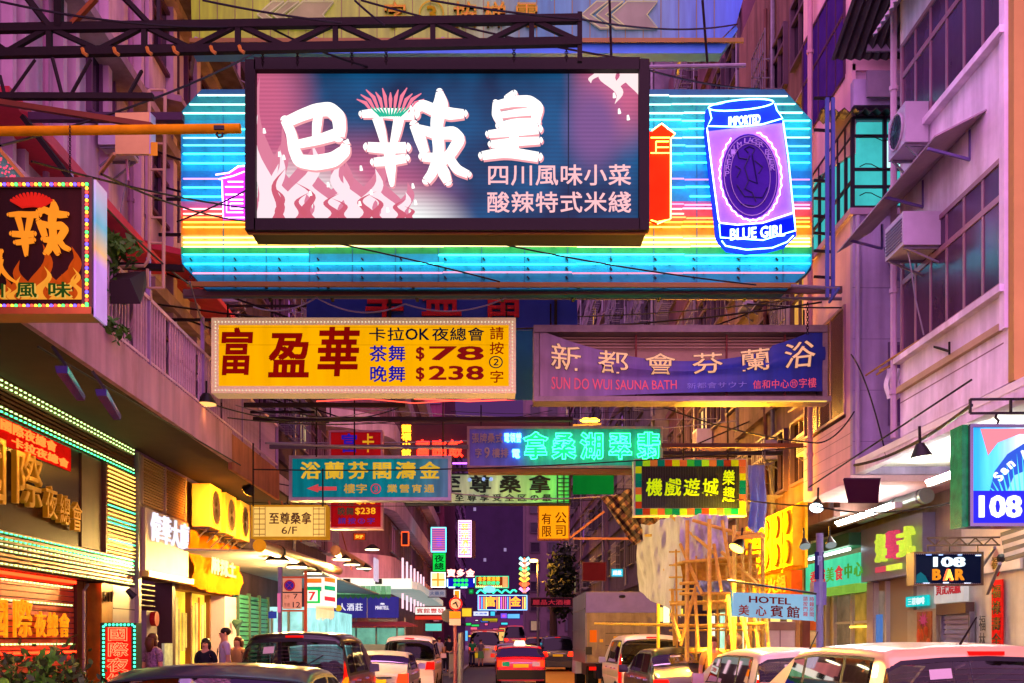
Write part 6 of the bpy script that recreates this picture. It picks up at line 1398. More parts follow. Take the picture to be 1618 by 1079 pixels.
# striped folded awning and white panels at the right edge
t = thing('striped_awning', 'folded black and white striped awning at the right edge under the light box', 'awning', (6.8, 12.8, 2.9))
for i in range(7): part('awning_strip', MB().bar(P(1582+i*1.2, 845+i*6.5, 13.0-.05*i), P(1700, 808+i*7.4, 11.0-.05*i), .02, .055), paint('2a2430' if i % 2 == 0 else 'b0a8a8', .6), t)
part('end_bracket', MB().ball(P(1582,882,12.9), .06, 8, 5), BLACK, t)
t = thing('white_wall_panels', 'white panel wall behind the bar sign bracket', 'wall panel', (7.3, 14.5, 2.6))
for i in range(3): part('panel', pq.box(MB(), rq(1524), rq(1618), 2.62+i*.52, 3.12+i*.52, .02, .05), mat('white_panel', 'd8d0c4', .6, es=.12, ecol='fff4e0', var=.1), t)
part('strut', MB().bar(P(1572,865,12.6), P(1535,920,14.5), .03), GALV, t); part('strut', MB().bar(P(1580,890,12.4), P(1560,938,14.0), .035), GALV, t)
# white lit underside: duct, fluorescent tubes, trims
t = thing('ventilation_duct', 'silver ventilation duct under the white soffit', 'duct', (6.8, 18, 3.6))
part('duct', MB().cyl((7.1, 16.6, 3.98), (7.1, 19.6, 3.98), .13, .13, 14), mat('duct_silver', 'a0b4b8', .3, .8, var=.2), t, True)
for y in (16.5, 17.5, 18.5): part('duct_band', MB().cyl((7.1, y+.2, 3.98), (7.1, y+.26, 3.98), .14, .14, 14), GALV, t)
t = thing('tube_fitting', 'white fluorescent fitting under the right soffit', 'lamp', (6.6, 14, 4.2))
part('fitting', MB().box(6.5, 6.62, 12.4, 15.2, 3.9, 3.99), WALLW, t); part('tube', MB().cyl((6.46, 12.5, 3.97), (6.46, 15.1, 3.97), .022, .022, 8), glow('f4fff0', 160), t)
t = thing('tube_fitting', 'second fluorescent fitting under the soffit, further from us', 'lamp', (6.6, 17, 3.9))
part('fitting', MB().box(6.5, 6.62, 16.4, 19.2, 3.75, 3.84), WALLW, t); part('tube', MB().cyl((6.46, 16.5, 3.82), (6.46, 19.1, 3.82), .022, .022, 8), glow('f4fff0', 110), t)
solo('soffit_lightwall', MB().box(7.40, 7.5, 11, 15.6, 3.85, 4.28), mat('pale_upper_wall', 'd8e0dc', .7, var=.15), 'pale upper strip of wall just below the right soffit', 'wall panel')
flood('flood_lamp', 'white flood lamp with dark hood under the white soffit', P(1456,722,11.8), P(1464,790,11.8), 'fff8d8', 260, 6, .13)
flood('flood_lamp', 'cold white flood lamp hanging left of the loudspeaker panel', P(1290,802,15.5), P(1275,880,15.0), 'd8f4ff', 380, 8, .11)
flood('spot_lamp', 'small black spot lamp left of the mint fascia', P(1272,863,17.5), P(1276,890,17.3), 'c0d0d0', 0, .4, .10)
flood('spot_lamp', 'small black spot lamp over the mint fascia', P(1313,861,17.5), P(1318,890,17.3), 'c0d0d0', 0, .4, .10)
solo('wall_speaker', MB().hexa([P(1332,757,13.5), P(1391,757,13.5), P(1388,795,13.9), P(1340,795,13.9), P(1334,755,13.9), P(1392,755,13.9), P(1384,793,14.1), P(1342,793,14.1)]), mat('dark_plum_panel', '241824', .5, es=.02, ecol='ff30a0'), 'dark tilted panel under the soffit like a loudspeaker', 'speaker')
# balcony of condensers, yellow-gold lamplight put into their colour and glow
t = thing('gold_lit_cage', 'cage of condensers with gold light put into its colour, beside the scaffolding', 'balcony', (5.6, 20, 3.0))
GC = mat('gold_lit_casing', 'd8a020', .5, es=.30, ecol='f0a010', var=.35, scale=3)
part('cage_back', MB().box(5.75, 5.8, 18.7, 22.4, 2.95, 4.2), GC, t)
for i in range(5):
    y = 18.8+i*.72; part('condenser', MB().box(5.55, 5.74, y, y+.62, 3.0, 4.1), GC, t)
    for z in (3.28, 3.82): part('condenser_fan', MB().cyl((5.54, y+.31, z), (5.50, y+.31, z), .22, .22, 14), mat('gold_lit_fan', 'b07818', .5, es=.12, ecol='e08808', var=.3), t)
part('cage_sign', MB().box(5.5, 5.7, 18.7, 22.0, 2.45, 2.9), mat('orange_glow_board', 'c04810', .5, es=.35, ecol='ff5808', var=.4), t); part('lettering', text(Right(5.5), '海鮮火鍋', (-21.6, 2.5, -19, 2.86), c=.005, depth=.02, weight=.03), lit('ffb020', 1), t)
l = lamp((4.9, 20.3, 3.6), 'ffb020', 2000, .15); l.parent = t; l.location = (-.9, .3, .7); l.name = 'lamp_bulb'
# hotel sign
Y = 15.5; pl = Front(Y)
t = thing('hotel_sign', 'pale blue hotel sheet sign with dark red letters, slightly tilted', 'sign', P(1220,980,Y))
def tilt(px, py): return px, py+(px-1158)*.055
q = [pl.ab(*tilt(*v)) for v in [(1158,936),(1287,933),(1287,974),(1156,974)]]
part('panel', pl.poly(MB(), q[::-1], .0, .05), lit('88bcd8', .72, .12), t)
hw = lambda a, b: (a, b-(a-pl.ab(1158,0)[0])*.055, 0)
DR = lit('7a1818', .42)
part('lettering', ptext(pl, 'HOTEL', (1181,940,1249,951), c=.05, depth=.01, weight=.035, warp=hw), DR, t)
for i, (ch, x, s) in enumerate((('美',1165,18), ('心',1192,18), ('賓',1215,22), ('館',1241,22))): part('character', ptext(pl, ch, (x, 954-(2 if i > 1 else 0), x+s, 972), c=.05, depth=.01, weight=.03, warp=hw), lit('a03018', .5) if i < 2 else DR, t)
part('lettering', ptext(pl, '請按門鐘', (1267,936,1275,968), c=.05, depth=.006, weight=.02, vertical=True, warp=hw), lit('c05868', .5), t); part('lettering', ptext(pl, '時鐘房間', (1277,936,1285,968), c=.05, depth=.006, weight=.02, vertical=True, warp=hw), lit('c05868', .5), t)
for x in (1156, 1288): part('edge_trim', MB().bar(P(*tilt(x,934),Y-.06), P(*tilt(x,975),Y-.06), .02), lit('60c0c8', .6), t)
part('support_rod', MB().tube([P(1150,917,15.4), P(1290,938,15.4)], .018, 6), BLACK, t)
# parking post with P panel
t = thing('parking_sign_post', 'purple sign post with a letter P between the hotel sign and the mint fascia', 'street sign', (P(1293,0,16).x, 16, .13)); pl = Front(16.0)
part('post', MB().cyl((P(1297,0,16).x, 16.05, .13), (P(1297,0,16).x, 16.05, 3.3), .06, .06, 10), paint('6a6088', .5), t, True)
part('sign_plate', pl.pxbox(MB(), 1288,872,1302,915, -.03, 0), lit('28205c', .6), t); letters(t, pl, 'P', (1292,878,1299,893), lit('a09ad0', .7), c=.0, depth=.01)
part('sign_plate', pl.pxbox(MB(), 1286,919,1306,956, -.2, 0), paint('5a4a80', .5), t)
# bamboo scaffolding with nets
BAM = mat('bamboo_lit', 'dcb440', .5, var=.3, scale=12)
t = thing('bamboo_scaffold', 'bamboo scaffolding lit amber in front of the right hand shops', 'scaffold', (5.2, 20, .13))
def pole(p0, p1, r=.035):
    p0, p1 = Vector(p0), Vector(p1); n = max(4, int((p1-p0).length/.5)); pts, rs = [], []
    for i in range(n+1):
        c = p0.lerp(p1, i/n)
        if 0 < i < n: pts += [c-(p1-p0).normalized()*.03, c, c+(p1-p0).normalized()*.03]; rs += [r, r*1.18, r]
        else: pts.append(c); rs.append(r)
    part('bamboo_pole', MB().tube(pts, rs, 7), BAM, t, True)
for x, y0, Y in ((1086,822,17.5),(1121,820,16.8),(1160,830,16.3),(1185,858,16.5),(1085,930,17.6),(1040,935,22),(1205,845,16.8)):
    pole((P(x,0,Y).x, Y, .13), P(x, y0, Y))
for a, b, Ya, Yb in (((1020,846),(1190,842),21,16.4),((1080,888),(1200,878),17.5,16.4),((1075,922),(1200,916),17.6,16.2),((1075,938),(1160,938),17.6,16.4),((1060,815),(1130,875),19,16.8),((1141,822),(1165,965),16.5,16.3),
    ((1050,900),(1195,905),20,16.5),((1060,955),(1165,950),18,16.3),((1065,990),(1210,985),18,16.0),((1075,860),(1110,940),18,17),((1100,925),(1075,1020),17.2,17.4),((1128,860),(1140,935),16.9,16.5),((1172,860),(1178,1010),16.4,16.2),((1150,940),(1158,1030),16.3,16.2),((1098,940),(1104,1030),17.2,17.1),((1062,930),(1066,1020),18.4,18.4),((1140,872),(1205,930),16.6,16.1),((940,985),(1150,990),27,16.4),((1060,970),(1075,1010),18,17),((1168,960),(1185,1030),16.2,16.0),((1208,945),(1216,1040),16.3,16.0),((1192,975),(1200,1035),16.3,16.1),((1095,822),(1190,850),17,16.4),((1040,900),(1080,888),22,17.5)):
    pole(P(*a, Ya), P(*b, Yb), .03)
for i in range(9): pole(P(1068+i*16, random.uniform(868,900), 18.0-i*.2), (P(1068+i*16+random.uniform(-8,8), 0, 18.0-i*.2).x, 18.0-i*.2, random.uniform(.13,1.2)), .018)
for i, y in enumerate((872,893,912,932,951,972,996)): pole(P(1058,y,18.6), P(1205,y-3+random.uniform(-3,3),16.3), .017)
def net(name, label, grid, m, wob=.08, group=None, seed=1, th=.0):
    """cloth over a grid of (px,py,Y) corner rows: bilinear patch with folds"""
    rnd = random.Random(seed); (a, b), (c, d) = grid; n, k = 36, 30; V = []; a, b, c, d = P(*a), P(*b), P(*c), P(*d)
    for i in range(n+1):
        for j in range(k+1):
            u, v = i/n, j/k; p = (a*(1-u)+b*u)*(1-v)+(c*(1-u)+d*u)*v
            f = math.sin(u*17+v*3+seed)*.5+math.sin(u*37-v*7+seed*2)*.35+math.sin(v*9+u*6)*.4+math.sin(u*61+v*19+seed)*.18
            V.append((p.x+wob*.3*f, p.y+wob*f, p.z+wob*.4*math.sin(u*8+seed)*(1-abs(v-.5))))
    mb = MB(); mb.add(V, [(i*(k+1)+j, (i+1)*(k+1)+j, (i+1)*(k+1)+j+1, i*(k+1)+j+1) for i in range(n) for j in range(k)])
    return solo(name, mb, m, label, 'tarpaulin', group, True)
NET = mat('pale_net_sheet', 'd4d8dc', .5, var=.2, scale=4, streak=.25)
net('dust_sheet', 'pale plastic sheeting hung from the scaffold over the truck', (((1003,830,22),(1085,815,18)),((1010,935,23),(1075,975,18.5))), NET, .16, seed=2)
net('dust_sheet', 'upper pale sheeting between the game sign and the flood lamp', (((1075,815,18.2),(1150,812,16.9)),((1075,890,18.2),(1150,880,16.9))), NET, .10, seed=4)
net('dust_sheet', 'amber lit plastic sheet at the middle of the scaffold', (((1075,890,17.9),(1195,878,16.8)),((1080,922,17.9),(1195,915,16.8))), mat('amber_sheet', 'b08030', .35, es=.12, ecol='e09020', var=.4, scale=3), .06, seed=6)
net('dust_sheet', 'light blue grey sheet bundle below the amber one', (((1100,918,17.2),(1150,918,16.6)),((1100,940,17.2),(1160,938,16.6))), mat('blue_grey_sheet', '90a8b0', .4, var=.3), .05, seed=7)
# plaid tarp: checks woven as strips
def plaid():
    m = bpy.data.materials.new('plaid_cloth'); m.use_nodes = True; N = m.node_tree.nodes; L = m.node_tree.links; b = N['Principled BSDF']; tc = N.new('ShaderNodeTexCoord'); cur = None
    for ax, rot in (('X', .0), ('Z', .0)):
        w_ = N.new('ShaderNodeTexWave'); w_.bands_direction = ax; w_.inputs['Scale'].default_value = 1.9; w_.inputs['Distortion'].default_value = .6; mp = N.new('ShaderNodeMapping'); mp.inputs['Rotation'].default_value = (0, .75, 0); L.new(tc.outputs['Object'], mp.inputs[0]); L.new(mp.outputs[0], w_.inputs['Vector'])
        mr = N.new('ShaderNodeMapRange'); mr.inputs[1].default_value = .55; mr.inputs[2].default_value = .62; mr.inputs[3].default_value = 1; mr.inputs[4].default_value = .25; L.new(w_.outputs['Fac'], mr.inputs[0])
        if cur is None: cur = mr.outputs[0]
        else:
            q = N.new('ShaderNodeMath'); q.operation = 'MULTIPLY'; L.new(cur, q.inputs[0]); L.new(mr.outputs[0], q.inputs[1]); cur = q.outputs[0]
    vm = N.new('ShaderNodeVectorMath'); vm.operation = 'SCALE'; vm.inputs[0].default_value = H('b88850'); L.new(cur, vm.inputs['Scale']); L.new(vm.outputs[0], b.inputs['Base Color']); b.inputs['Roughness'].default_value = .8
    return m
net('plaid_tarpaulin', 'tan plaid tarpaulin drooping under the green neon sign', (((948,785,22),(1035,765,20.6)),((1000,862,22),(1045,835,20.8))), plaid(), .12, seed=9)
t = flood('site_lamp', 'bright amber site lamp tilted on the scaffold', P(1164,866,15.9), P(1110,960,15.6), 'ffb838', 4500, 12, .13)
solo('steel_cover', MB().hexa([P(1160,852,15.8), P(1205,850,15.8), P(1210,846,16.4), P(1162,848,16.4), P(1172,846,15.8), P(1200,842,15.8), P(1205,840,16.4), P(1172,844,16.4)]), mat('amber_cover', 'c08820', .5), 'small amber metal hood above the site lamp', 'hood')
# lit shops behind the scaffolding
t = thing('lit_shops', 'row of bright yellow green shop fronts behind the bamboo', 'building', (7.3, 26, .13))
random.seed(4)
for i in range(7):
    y0 = 23.9+i*1.5; part('shop_panel', MB().box(7.35, 7.45, y0, y0+1.5, .3, 2.5), lit(['e8e070','f0d070','80c8a0','e8f0c0','f0b848','a0d0b0','e8e8c8','c080d0','f0e090'][i], 1.8, .55), t)
    part('shop_post', MB().box(7.2, 7.34, y0-.05, y0+.05, .13, 2.7), paint('705840', .5), t)
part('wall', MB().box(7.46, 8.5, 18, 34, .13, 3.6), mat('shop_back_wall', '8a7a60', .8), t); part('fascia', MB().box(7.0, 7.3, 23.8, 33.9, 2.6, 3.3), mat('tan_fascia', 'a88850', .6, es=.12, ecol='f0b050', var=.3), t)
for i, (x0, y0, x1, y1, c) in enumerate(((1040,960,1046,982,'f0e060'),(1048,958,1057,984,'fff0b0'),(1060,962,1066,982,'f0d040'),(1070,962,1078,970,'f0d040'))):
    solo('shop_lamp', Front(27.5+i*.2).pxbox(MB(), x0,y0,x1,y1, 0, .1), glow(c, 1.6), ['leftmost small yellow sign box right of the truck top','middle bright cream sign box right of the truck','third small yellow sign box right of the truck','small yellow sign box behind the bamboo legs'][i], 'sign')
t = thing('plastic_kiosk', 'pale boxy kiosk under the hotel sign', 'kiosk', P(1230,1030,16.8))
part('cabinet', Front(16.8).pxbox(MB(), 1207,982,1256,1060, -.6, 0), mat('pale_pink_cabinet', 'b8a094', .5, es=.1, ecol='f0c8a0', var=.15), t); part('cabinet_joint', Front(16.8).pxbox(MB(), 1232,983,1233,1060, 0, .01), paint('5a4038', .5), t)
part('header', Front(16.8).pxbox(MB(), 1207,983,1256,996, 0, .02), paint('8a6a50', .5), t)
part('side_post', Front(16.8).pxbox(MB(), 1257,975,1264,1060, -.2, .0), paint('a87838', .5), t); part('side_post', Front(16.9).pxbox(MB(), 1268,970,1280,1060, -.2, .0), paint('6a3018', .5), t)
t = thing('menu_lightbox', 'upright illuminated menu with food pictures beside the parking post', 'sign', P(1290,1020,16.9))
for i, c in enumerate(('d87820','c85020','d8a068','e08a18')): part('menu_picture', Front(17.2).pxbox(MB(), 1281,958+i*20,1297,976+i*20, -.05, 0), lit(c, .8, .6), t)
# laundry
def cloth(name, label, x0, y0, w_, h, Y, m, seed, parent=None):
    rnd = random.Random(seed); V = []; n, k = 12, 10; pl = Front(Y); a0, b1 = pl.ab(x0, y0); W_, Hh = w_*Y/F, h*Y/F
    for i in range(n+1):
        for j in range(k+1):
            u, v = i/n, j/k; V.append((a0+W_*u*(1-.12*v*math.sin(seed))+.02*math.sin(v*7+seed), Y+.05*math.sin(u*14+seed+v*2)*(0.3+v), b1-Hh*v*(1+.06*math.sin(u*9+seed))))
    mb = MB(); mb.add(V, [(i*(k+1)+j, (i+1)*(k+1)+j, (i+1)*(k+1)+j+1, i*(k+1)+j+1) for i in range(n) for j in range(k)])
    return solo(name, mb, m, label, 'laundry', 'washing hanging out to dry', True)
CLW = mat('lilac_laundry', 'f4ecf8', .8, var=.2, scale=6)
cloth('shirt', 'crumpled pale shirt hanging at the left of the drying rack', 1400, 582, 24, 46, 14.6, CLW, 1); cloth('towel', 'pale towel next to the shirt on the drying rack', 1427, 578, 20, 46, 14.7, CLW, 2); cloth('sock', 'narrow red sock on the drying rack', 1450, 576, 6, 28, 14.6, mat('red_sock', '8a2048', .8), 3)
cloth('blue_sheet', 'long pale blue sheet hanging right of the game centre sign', 1183, 735, 26, 105, 19.0, mat('blue_laundry', '6a80c8', .8, var=.2, scale=3), 4)
t = thing('drying_rack', 'slanted bamboo drying rack jutting out below the first floor windows', 'rack', P(1430,560,14.3))
for a, b in (((1368,593),(1452,538)), ((1385,592),(1475,528)), ((1390,585),(1462,555))): part('rod', MB().tube([P(*a,14.8), P(*b,13.2)], .014, 6), mat('brass_rod', 'a07830', .5), t)
part('arm', MB().bar(P(1455,541,13.6), P(1500,555,12.2), .025).bar(P(1500,540,12.2), P(1500,560,12.2), .02), STEEL, t)
# steel frame at the end of the rainbow sign, ladders
t = thing('side_steel_frame', 'tall blue lit steel frame at the right end of the rainbow sign', 'frame', P(1310,480,15.3))
BF = paint('4a58a0', .5)
for x in (1307, 1316): part('upright', MB().bar(P(x,155,15.3), P(x,470,15.3), .05), BF, t)
for y in (155, 205, 285, 313, 341, 368, 396, 437, 455): part('rung', MB().bar(P(1286,y,15.35), P(1318,y+(2 if y > 200 else 0),15.35), .035), STEEL, t)
part('brace', MB().bar(P(1310,478,15.3), P(1326,455,15.0), .03), BF, t)
mb = MB()
for j in range(12):
    c_ = P(1276, 480+j*4.2, 15.6); mb.tube([c_+Vector((.02*math.cos(a) if j % 2 else 0, 0 if j % 2 else .02*math.cos(a), .026*math.sin(a))) for a in [q*math.pi/4 for q in range(8)]], .006, 4, True)
solo('chain', mb, STEEL, 'hanging chain between the rainbow sign and the sauna tray', 'chain')
# street lamp (amber double) and round road sign post, far tree
t = thing('street_lamp', 'amber street lamp with two glowing heads above the green neon sign', 'street lamp', P(934,668,32))
for x in (926, 938): part('lamp_head', MB().ball(P(x,664,32), .14, 8, 5, (1.4,1,.5)), glow('ffb020', 14), t)
part('lamp_arm', MB().bar(P(905,672,32.2), P(950,670,32.2), .06), STEEL, t); l = lamp(P(932,672,31.5), 'ffb040', 2600, .3); l.parent = t; l.location = (0, -.6, -.4); l.name = 'lamp_bulb'
t = thing('street_lamp', 'small amber street lamp far down beside the chevron sign', 'street lamp', P(843,886,62))
part('lamp_head', MB().ball(P(843,886,62), .22, 8, 5, (1.4,1,.5)), glow('ffc060', 12), t); l = lamp(P(843,890,62), 'ffa838', 800, .3); l.parent = t; l.location = (0,0,-.5); l.name = 'lamp_bulb'
part('pole', MB().cyl((P(850,0,62).x,62,.1), P(850,884,62), .09, .06, 8), GALV, t); part('arm', MB().bar(P(850,884,62), P(843,884,62), .08), GALV, t)
t = thing('road_sign_post', 'post with a round no left turn sign and an orange plate on the left kerb', 'street sign', (P(720,0,30).x, 30, 0)); pl = Front(30)
part('post', MB().cyl((P(719,0,30).x,30.1,.0), P(719,940,30.1), .05, .05, 8), paint('8a4858', .5), t); part('round_plate', MB().cyl(P(720,954,29.98), P(720,954,30.02), .20, .20, 16), mat('sign_red', 'b82018', .4), t)
part('round_plate_face', MB().cyl(P(720,954,29.97), P(720,954,29.975), .15, .15, 16), paint('c8b0a8', .5), t); part('sign_arrow', MB().bar(P(723,959,29.96), P(720,951,29.96), .035).bar(P(721,951,29.96), P(715,955,29.96), .035), BLACK, t)
part('plate', pl.pxbox(MB(), 710,966,728,977, 0, .02), mat('orange_plate', 'd07820', .5, es=.3, ecol='f08820'), t); part('plate', pl.pxbox(MB(), 710,977.5,728,988, 0, .02), mat('pale_plate', 'b8a8a8', .5), t)
part('back_disc', MB().cyl(P(708,973,30.2), P(708,973,30.22), .2, .2, 16), paint('4a4a50', .5), t)
solo('lamp_post', MB().cyl((P(728,0,29).x,29,.0), P(728,1000,29), .08, .08, 8), GALV, 'grey post on the left kerb behind the pedestrians', 'post')
t = thing('street_tree', 'dark tree on the right side of the far street above the traffic', 'tree', (P(875,0,62).x, 62, .1))
part('trunk', MB().tube([(P(875,0,62).x,62,0), P(874,960,62), P(876,920,62)], [.28,.2,.12], 8).tube([P(875,950,62), P(862,925,62)], [.12,.06], 6).tube([P(875,945,62), P(888,915,62)], [.1,.05], 6), mat('bark', '3a2c28', .9, bump=.3), t)
part('crown', leaves([P(x,y,62+dy) for x,y,dy in ((884,935,0),(888,918,.5),(884,900,0),(890,938,0),(890,882,0),(880,918,.6),(896,905,-.4),(886,955,0))], .17, 2600, LEAF, 8, (.30,.5,.45)), mat('tree_leaf', '1c2816', .6, var=.5, scale=4), t)
# cables
random.seed(21)
CB = [(((0,2),9.8),((420,40),11.2),.1,'thin cable slanting from the top left corner to the truss'),(((320,0),10.8),((540,36),10.9),.02,'cable from the top edge down to the truss left of the middle'),(((560,0),10.8),((608,40),10.9),.01,'short cable into the middle joint of the truss'),
(((680,0),10.8),((915,30),10.9),.02,'cable running to the right end of the truss'),(((915,30),11),((1165,38),17),.1,'cable from the truss end towards the guide sign corner'),(((1022,110),12),((1200,140),15),.05,'blue lit cable from the box sign to the can'),
(((0,230),9),((410,80),13),.1,'cable crossing from the left edge to the ladder top'),(((50,255),9.5),((400,330),14),.05,'cable sloping across the pink wall to the rainbow sign'),(((160,275),10),((390,350),14),.08,'second cable sloping across the pink wall'),
(((160,320),10),((300,450),14),.05,'cable below it, steeper'),(((280,350),13),((390,300),14.2),.02,'short cable rising over the left end of the rainbow sign'),(((510,380),14.8),((790,445),14.9),-.02,'cable slanting down across the lower rainbow stripes'),
(((790,385),14.8),((1195,450),14.8),.05,'long cable slanting across the right lower stripes'),(((400,485),15.5),((500,470),15.6),.12,'looped grey cable above the yellow sign, left loop'),(((500,470),15.6),((640,480),15.6),.18,'looped grey cable above the yellow sign, second loop'),
(((640,480),15.6),((800,470),15.6),.16,'looped grey cable above the yellow sign, third loop'),(((300,445),14),((325,520),16),.05,'pale cable from the rainbow sign to the yellow sign corner'),(((340,640),16),((560,660),19),.15,'black cable sagging under the yellow sign'),
(((360,660),17),((640,664),22),.1,'long level cable behind the teal sign top'),(((420,700),18),((740,708),21),.03,'pale rod running just over the teal sign'),(((460,650),18),((640,640),20),.2,'sagging cable tangle below the yellow sign'),
(((1040,640),16.5),((1290,700),15.8),.1,'cable under the sauna tray toward the pink building'),(((1050,760),20),((1290,800),15.8),.1,'cable behind the game sign'),(((1290,700),15.7),((1350,650),15.7),.12,'cable lying along the lower edge of the lilac tenement'),
(((1350,735),15.7),((1535,640),11),.12,'thick cable clipped along the bottom of the white tenement'),(((1278,770),15.7),((1535,600),10.9),.0,'straight cable above it along the white wall'),(((1345,560),15.6),((1400,720),14.5),-.2,'curly cable on the lilac wall by the light well'),
(((60,548),-1),((380,735),-1),.0,'conduit along the lower edge of the rose fascia'),(((1290,800),14.5),((1500,795),12),.1,'sagging cable under the white soffit'),(((1180,480),15.6),((1330,486),15.4),.02,'dark cable at the right under the rainbow sign'),
(((570,0),11.3),((1000,95),12.2),.05,'cable crossing behind the truss to the box corner'),(((420,40),11),((600,110),12),.05,'cable from the truss to the box sign top'),(((1110,0),16.5),((1118,105),16.8),0,'rusty rod in front of the guide sign arrow'),(((963,0),16.5),((966,100),16.8),0,'rusty rod through the guide sign arrow')]
for a, b, d, lab in CB:
    (pa, Ya), (pb, Yb) = a, b
    if Ya < 0: Ya = -4.52*F/(pa[0]-CX); Yb = -4.52*F/(pb[0]-CX)
    grey = 'grey' in lab or 'pale' in lab
    solo('overhead_cable', MB().tube(sag(P(*pa, Ya), P(*pb, Yb), d, 14), .012 if 'rod' not in lab and 'thick' not in lab else .022, 5), WIRE if grey else (CABLE if 'rusty' not in lab else STEEL), lab, 'cable', 'overhead cables')
for i, (x, y, Y, yy) in enumerate(((500,640,19,722),(700,600,19.5,722),(560,560,20,722),(1080,640,20,727),(1150,640,20,727),(900,640,21,676),(760,640,21,676),(400,700,18.5,800),(510,740,18.8,800),(360,480,16,505),(800,480,16,505),(870,480,16.2,517),(1270,490,16.2,517))):
    solo('hanger_rod', MB().tube([P(x,y,Y+.1), P(x,yy,Y+.1)], .015, 5), STEEL, 'thin steel hanger above the '+['teal sign, left end','teal sign, right end','teal sign, middle','game sign, left','game sign, right','green neon sign, right','green neon sign, left','orange floor sign, left','orange floor sign, right','yellow sign, left','yellow sign, right','sauna tray, left','sauna tray, right'][i], 'rod', 'sign hangers')
for i, (y, Y, x0, x1, c) in enumerate(((662,19.4,390,905,'2a1820'),(706,20.8,390,740,'5a5058'),(640,18.6,330,640,'2a1a18'),(716,22,1040,1290,'2a2a28'),(742,24,640,905,'3a2420'),(665,21.5,640,905,'4a2030'),(704,19,1045,1290,'5a3a38'))):
    solo('cross_beam', MB().bar(P(x0,y,Y), P(x1,y,Y), .06, .08), paint(c, .6), ['dark beam spanning the street above the red price sign','pale beam over the teal sign','black beam just under the yellow sign','dark green beam over the game sign','beam above the pale green sign','maroon beam behind the green neon sign','rusty beam reaching to the pink tenement'][i], 'beam', 'beams between the buildings')

# brackets, stays and hanging oddments between the signs
random.seed(77)
for i in range(16):
    Y = random.uniform(17.5, 26); left = i % 2 == 0; x = -4.5 if left else 5.5; z = random.uniform(5.6, 9.5); r = random.uniform(.9, 2.0)*(1 if left else -1)
    t = thing('wall_bracket', 'steel bracket', 'bracket', (x, Y, z), 'steel brackets on the facades')
    t['label'] = 'triangular steel bracket on the %s facade beside a %s' % ('left' if left else 'right', ['first floor window','sagging cable','drain pipe','window cage','lamp','sign rod','condenser','balcony','neon line','window hood','beam end','hanging cable','wall edge','sheet hood','floor band','curtained window'][i])
    w0 = -6.1 if left else 6.3
    part('arm', MB().bar((w0,Y,z),(x+r,Y,z),.045), STEEL, t); part('stay', MB().bar((w0,Y,z+.9),(x+r*.9,Y,z),.03), STEEL, t); part('upright', MB().bar((x+r*.5,Y,z),(x+r*.5,Y,z+.42),.03), STEEL, t)
CBL = ['beside the red price sign','over the teal sign','just under the yellow sign','behind the sauna tray','above the green neon sign','beside the red neon characters','over the pale green sign','across the light well mouth','above the game centre sign','near the orange floor sign','over the big brown pipe','behind the plaid tarpaulin','under the blue sheet sign']
for i in range(13):
    Y = random.uniform(17, 28); z = random.uniform(4.6, 7.6); a = (-5.9, Y, z+random.uniform(-.3,.5)); b = (6.1, Y+random.uniform(-1.5,1.5), z+random.uniform(-.4,.6))
    if i % 3: b = (random.uniform(-2,2), Y+1, z+random.uniform(-.2,.4))
    if i % 3 == 2: a = (6.1, Y, z+.3)
    solo('overhead_cable', MB().tube(sag(a, b, random.uniform(.1,.5), 10), random.choice([.008,.012,.016]), 4), CABLE if i % 4 else WIRE, '%s %s cable %s' % (['thin','slack','taut'][i % 3], 'black' if i % 4 else 'grey', CBL[i]), 'cable', 'overhead cables')
# ================================================================ VEHICLES (rear at y=0, front at y=L, seen from behind)
def cpaint(hexs, metal=.0, rough=.28): return mat('car_paint_%s' % hexs, hexs, rough, metal, coat=.35, var=.06, scale=2)
CGL = mat('car_glass', '040507', .06, 0); CGL.node_tree.nodes['Principled BSDF'].inputs['Specular IOR Level'].default_value = .22; FGL = CGL
def thin_glass():
    m = bpy.data.materials.new('thin_tinted_glass'); m.use_nodes = True; N = m.node_tree.nodes; L = m.node_tree.links; N.remove(N['Principled BSDF'])
    fr = N.new('ShaderNodeFresnel'); fr.inputs[0].default_value = 1.36; tr = N.new('ShaderNodeBsdfTransparent'); tr.inputs[0].default_value = (.34, .36, .38, 1)
    gl = N.new('ShaderNodeBsdfGlossy'); gl.inputs['Roughness'].default_value = .02; gl.inputs[0].default_value = (.6, .6, .6, 1); mx = N.new('ShaderNodeMixShader')
    L.new(fr.outputs[0], mx.inputs[0]); L.new(tr.outputs[0], mx.inputs[1]); L.new(gl.outputs[0], mx.inputs[2]); L.new(mx.outputs[0], N['Material Output'].inputs[0]); return m
TGL = thin_glass()
RUB = mat('tyre_rubber', '0c0c0c', .85); RIM = mat('wheel_rim', '8a8a90', .3, .8); TRIM = mat('black_trim', '101012', .5); CHR = mat('chrome', 'b8b8c0', .12, 1.0)
TAIL = mat('tail_lamp', '9a0810', .15, es=.8, ecol='ff1808'); TAILB = mat('tail_lamp_lit', 'b01010', .15, es=5, ecol='ff2008'); AMB = mat('indicator', 'b06010', .15, es=.6, ecol='ff8010')
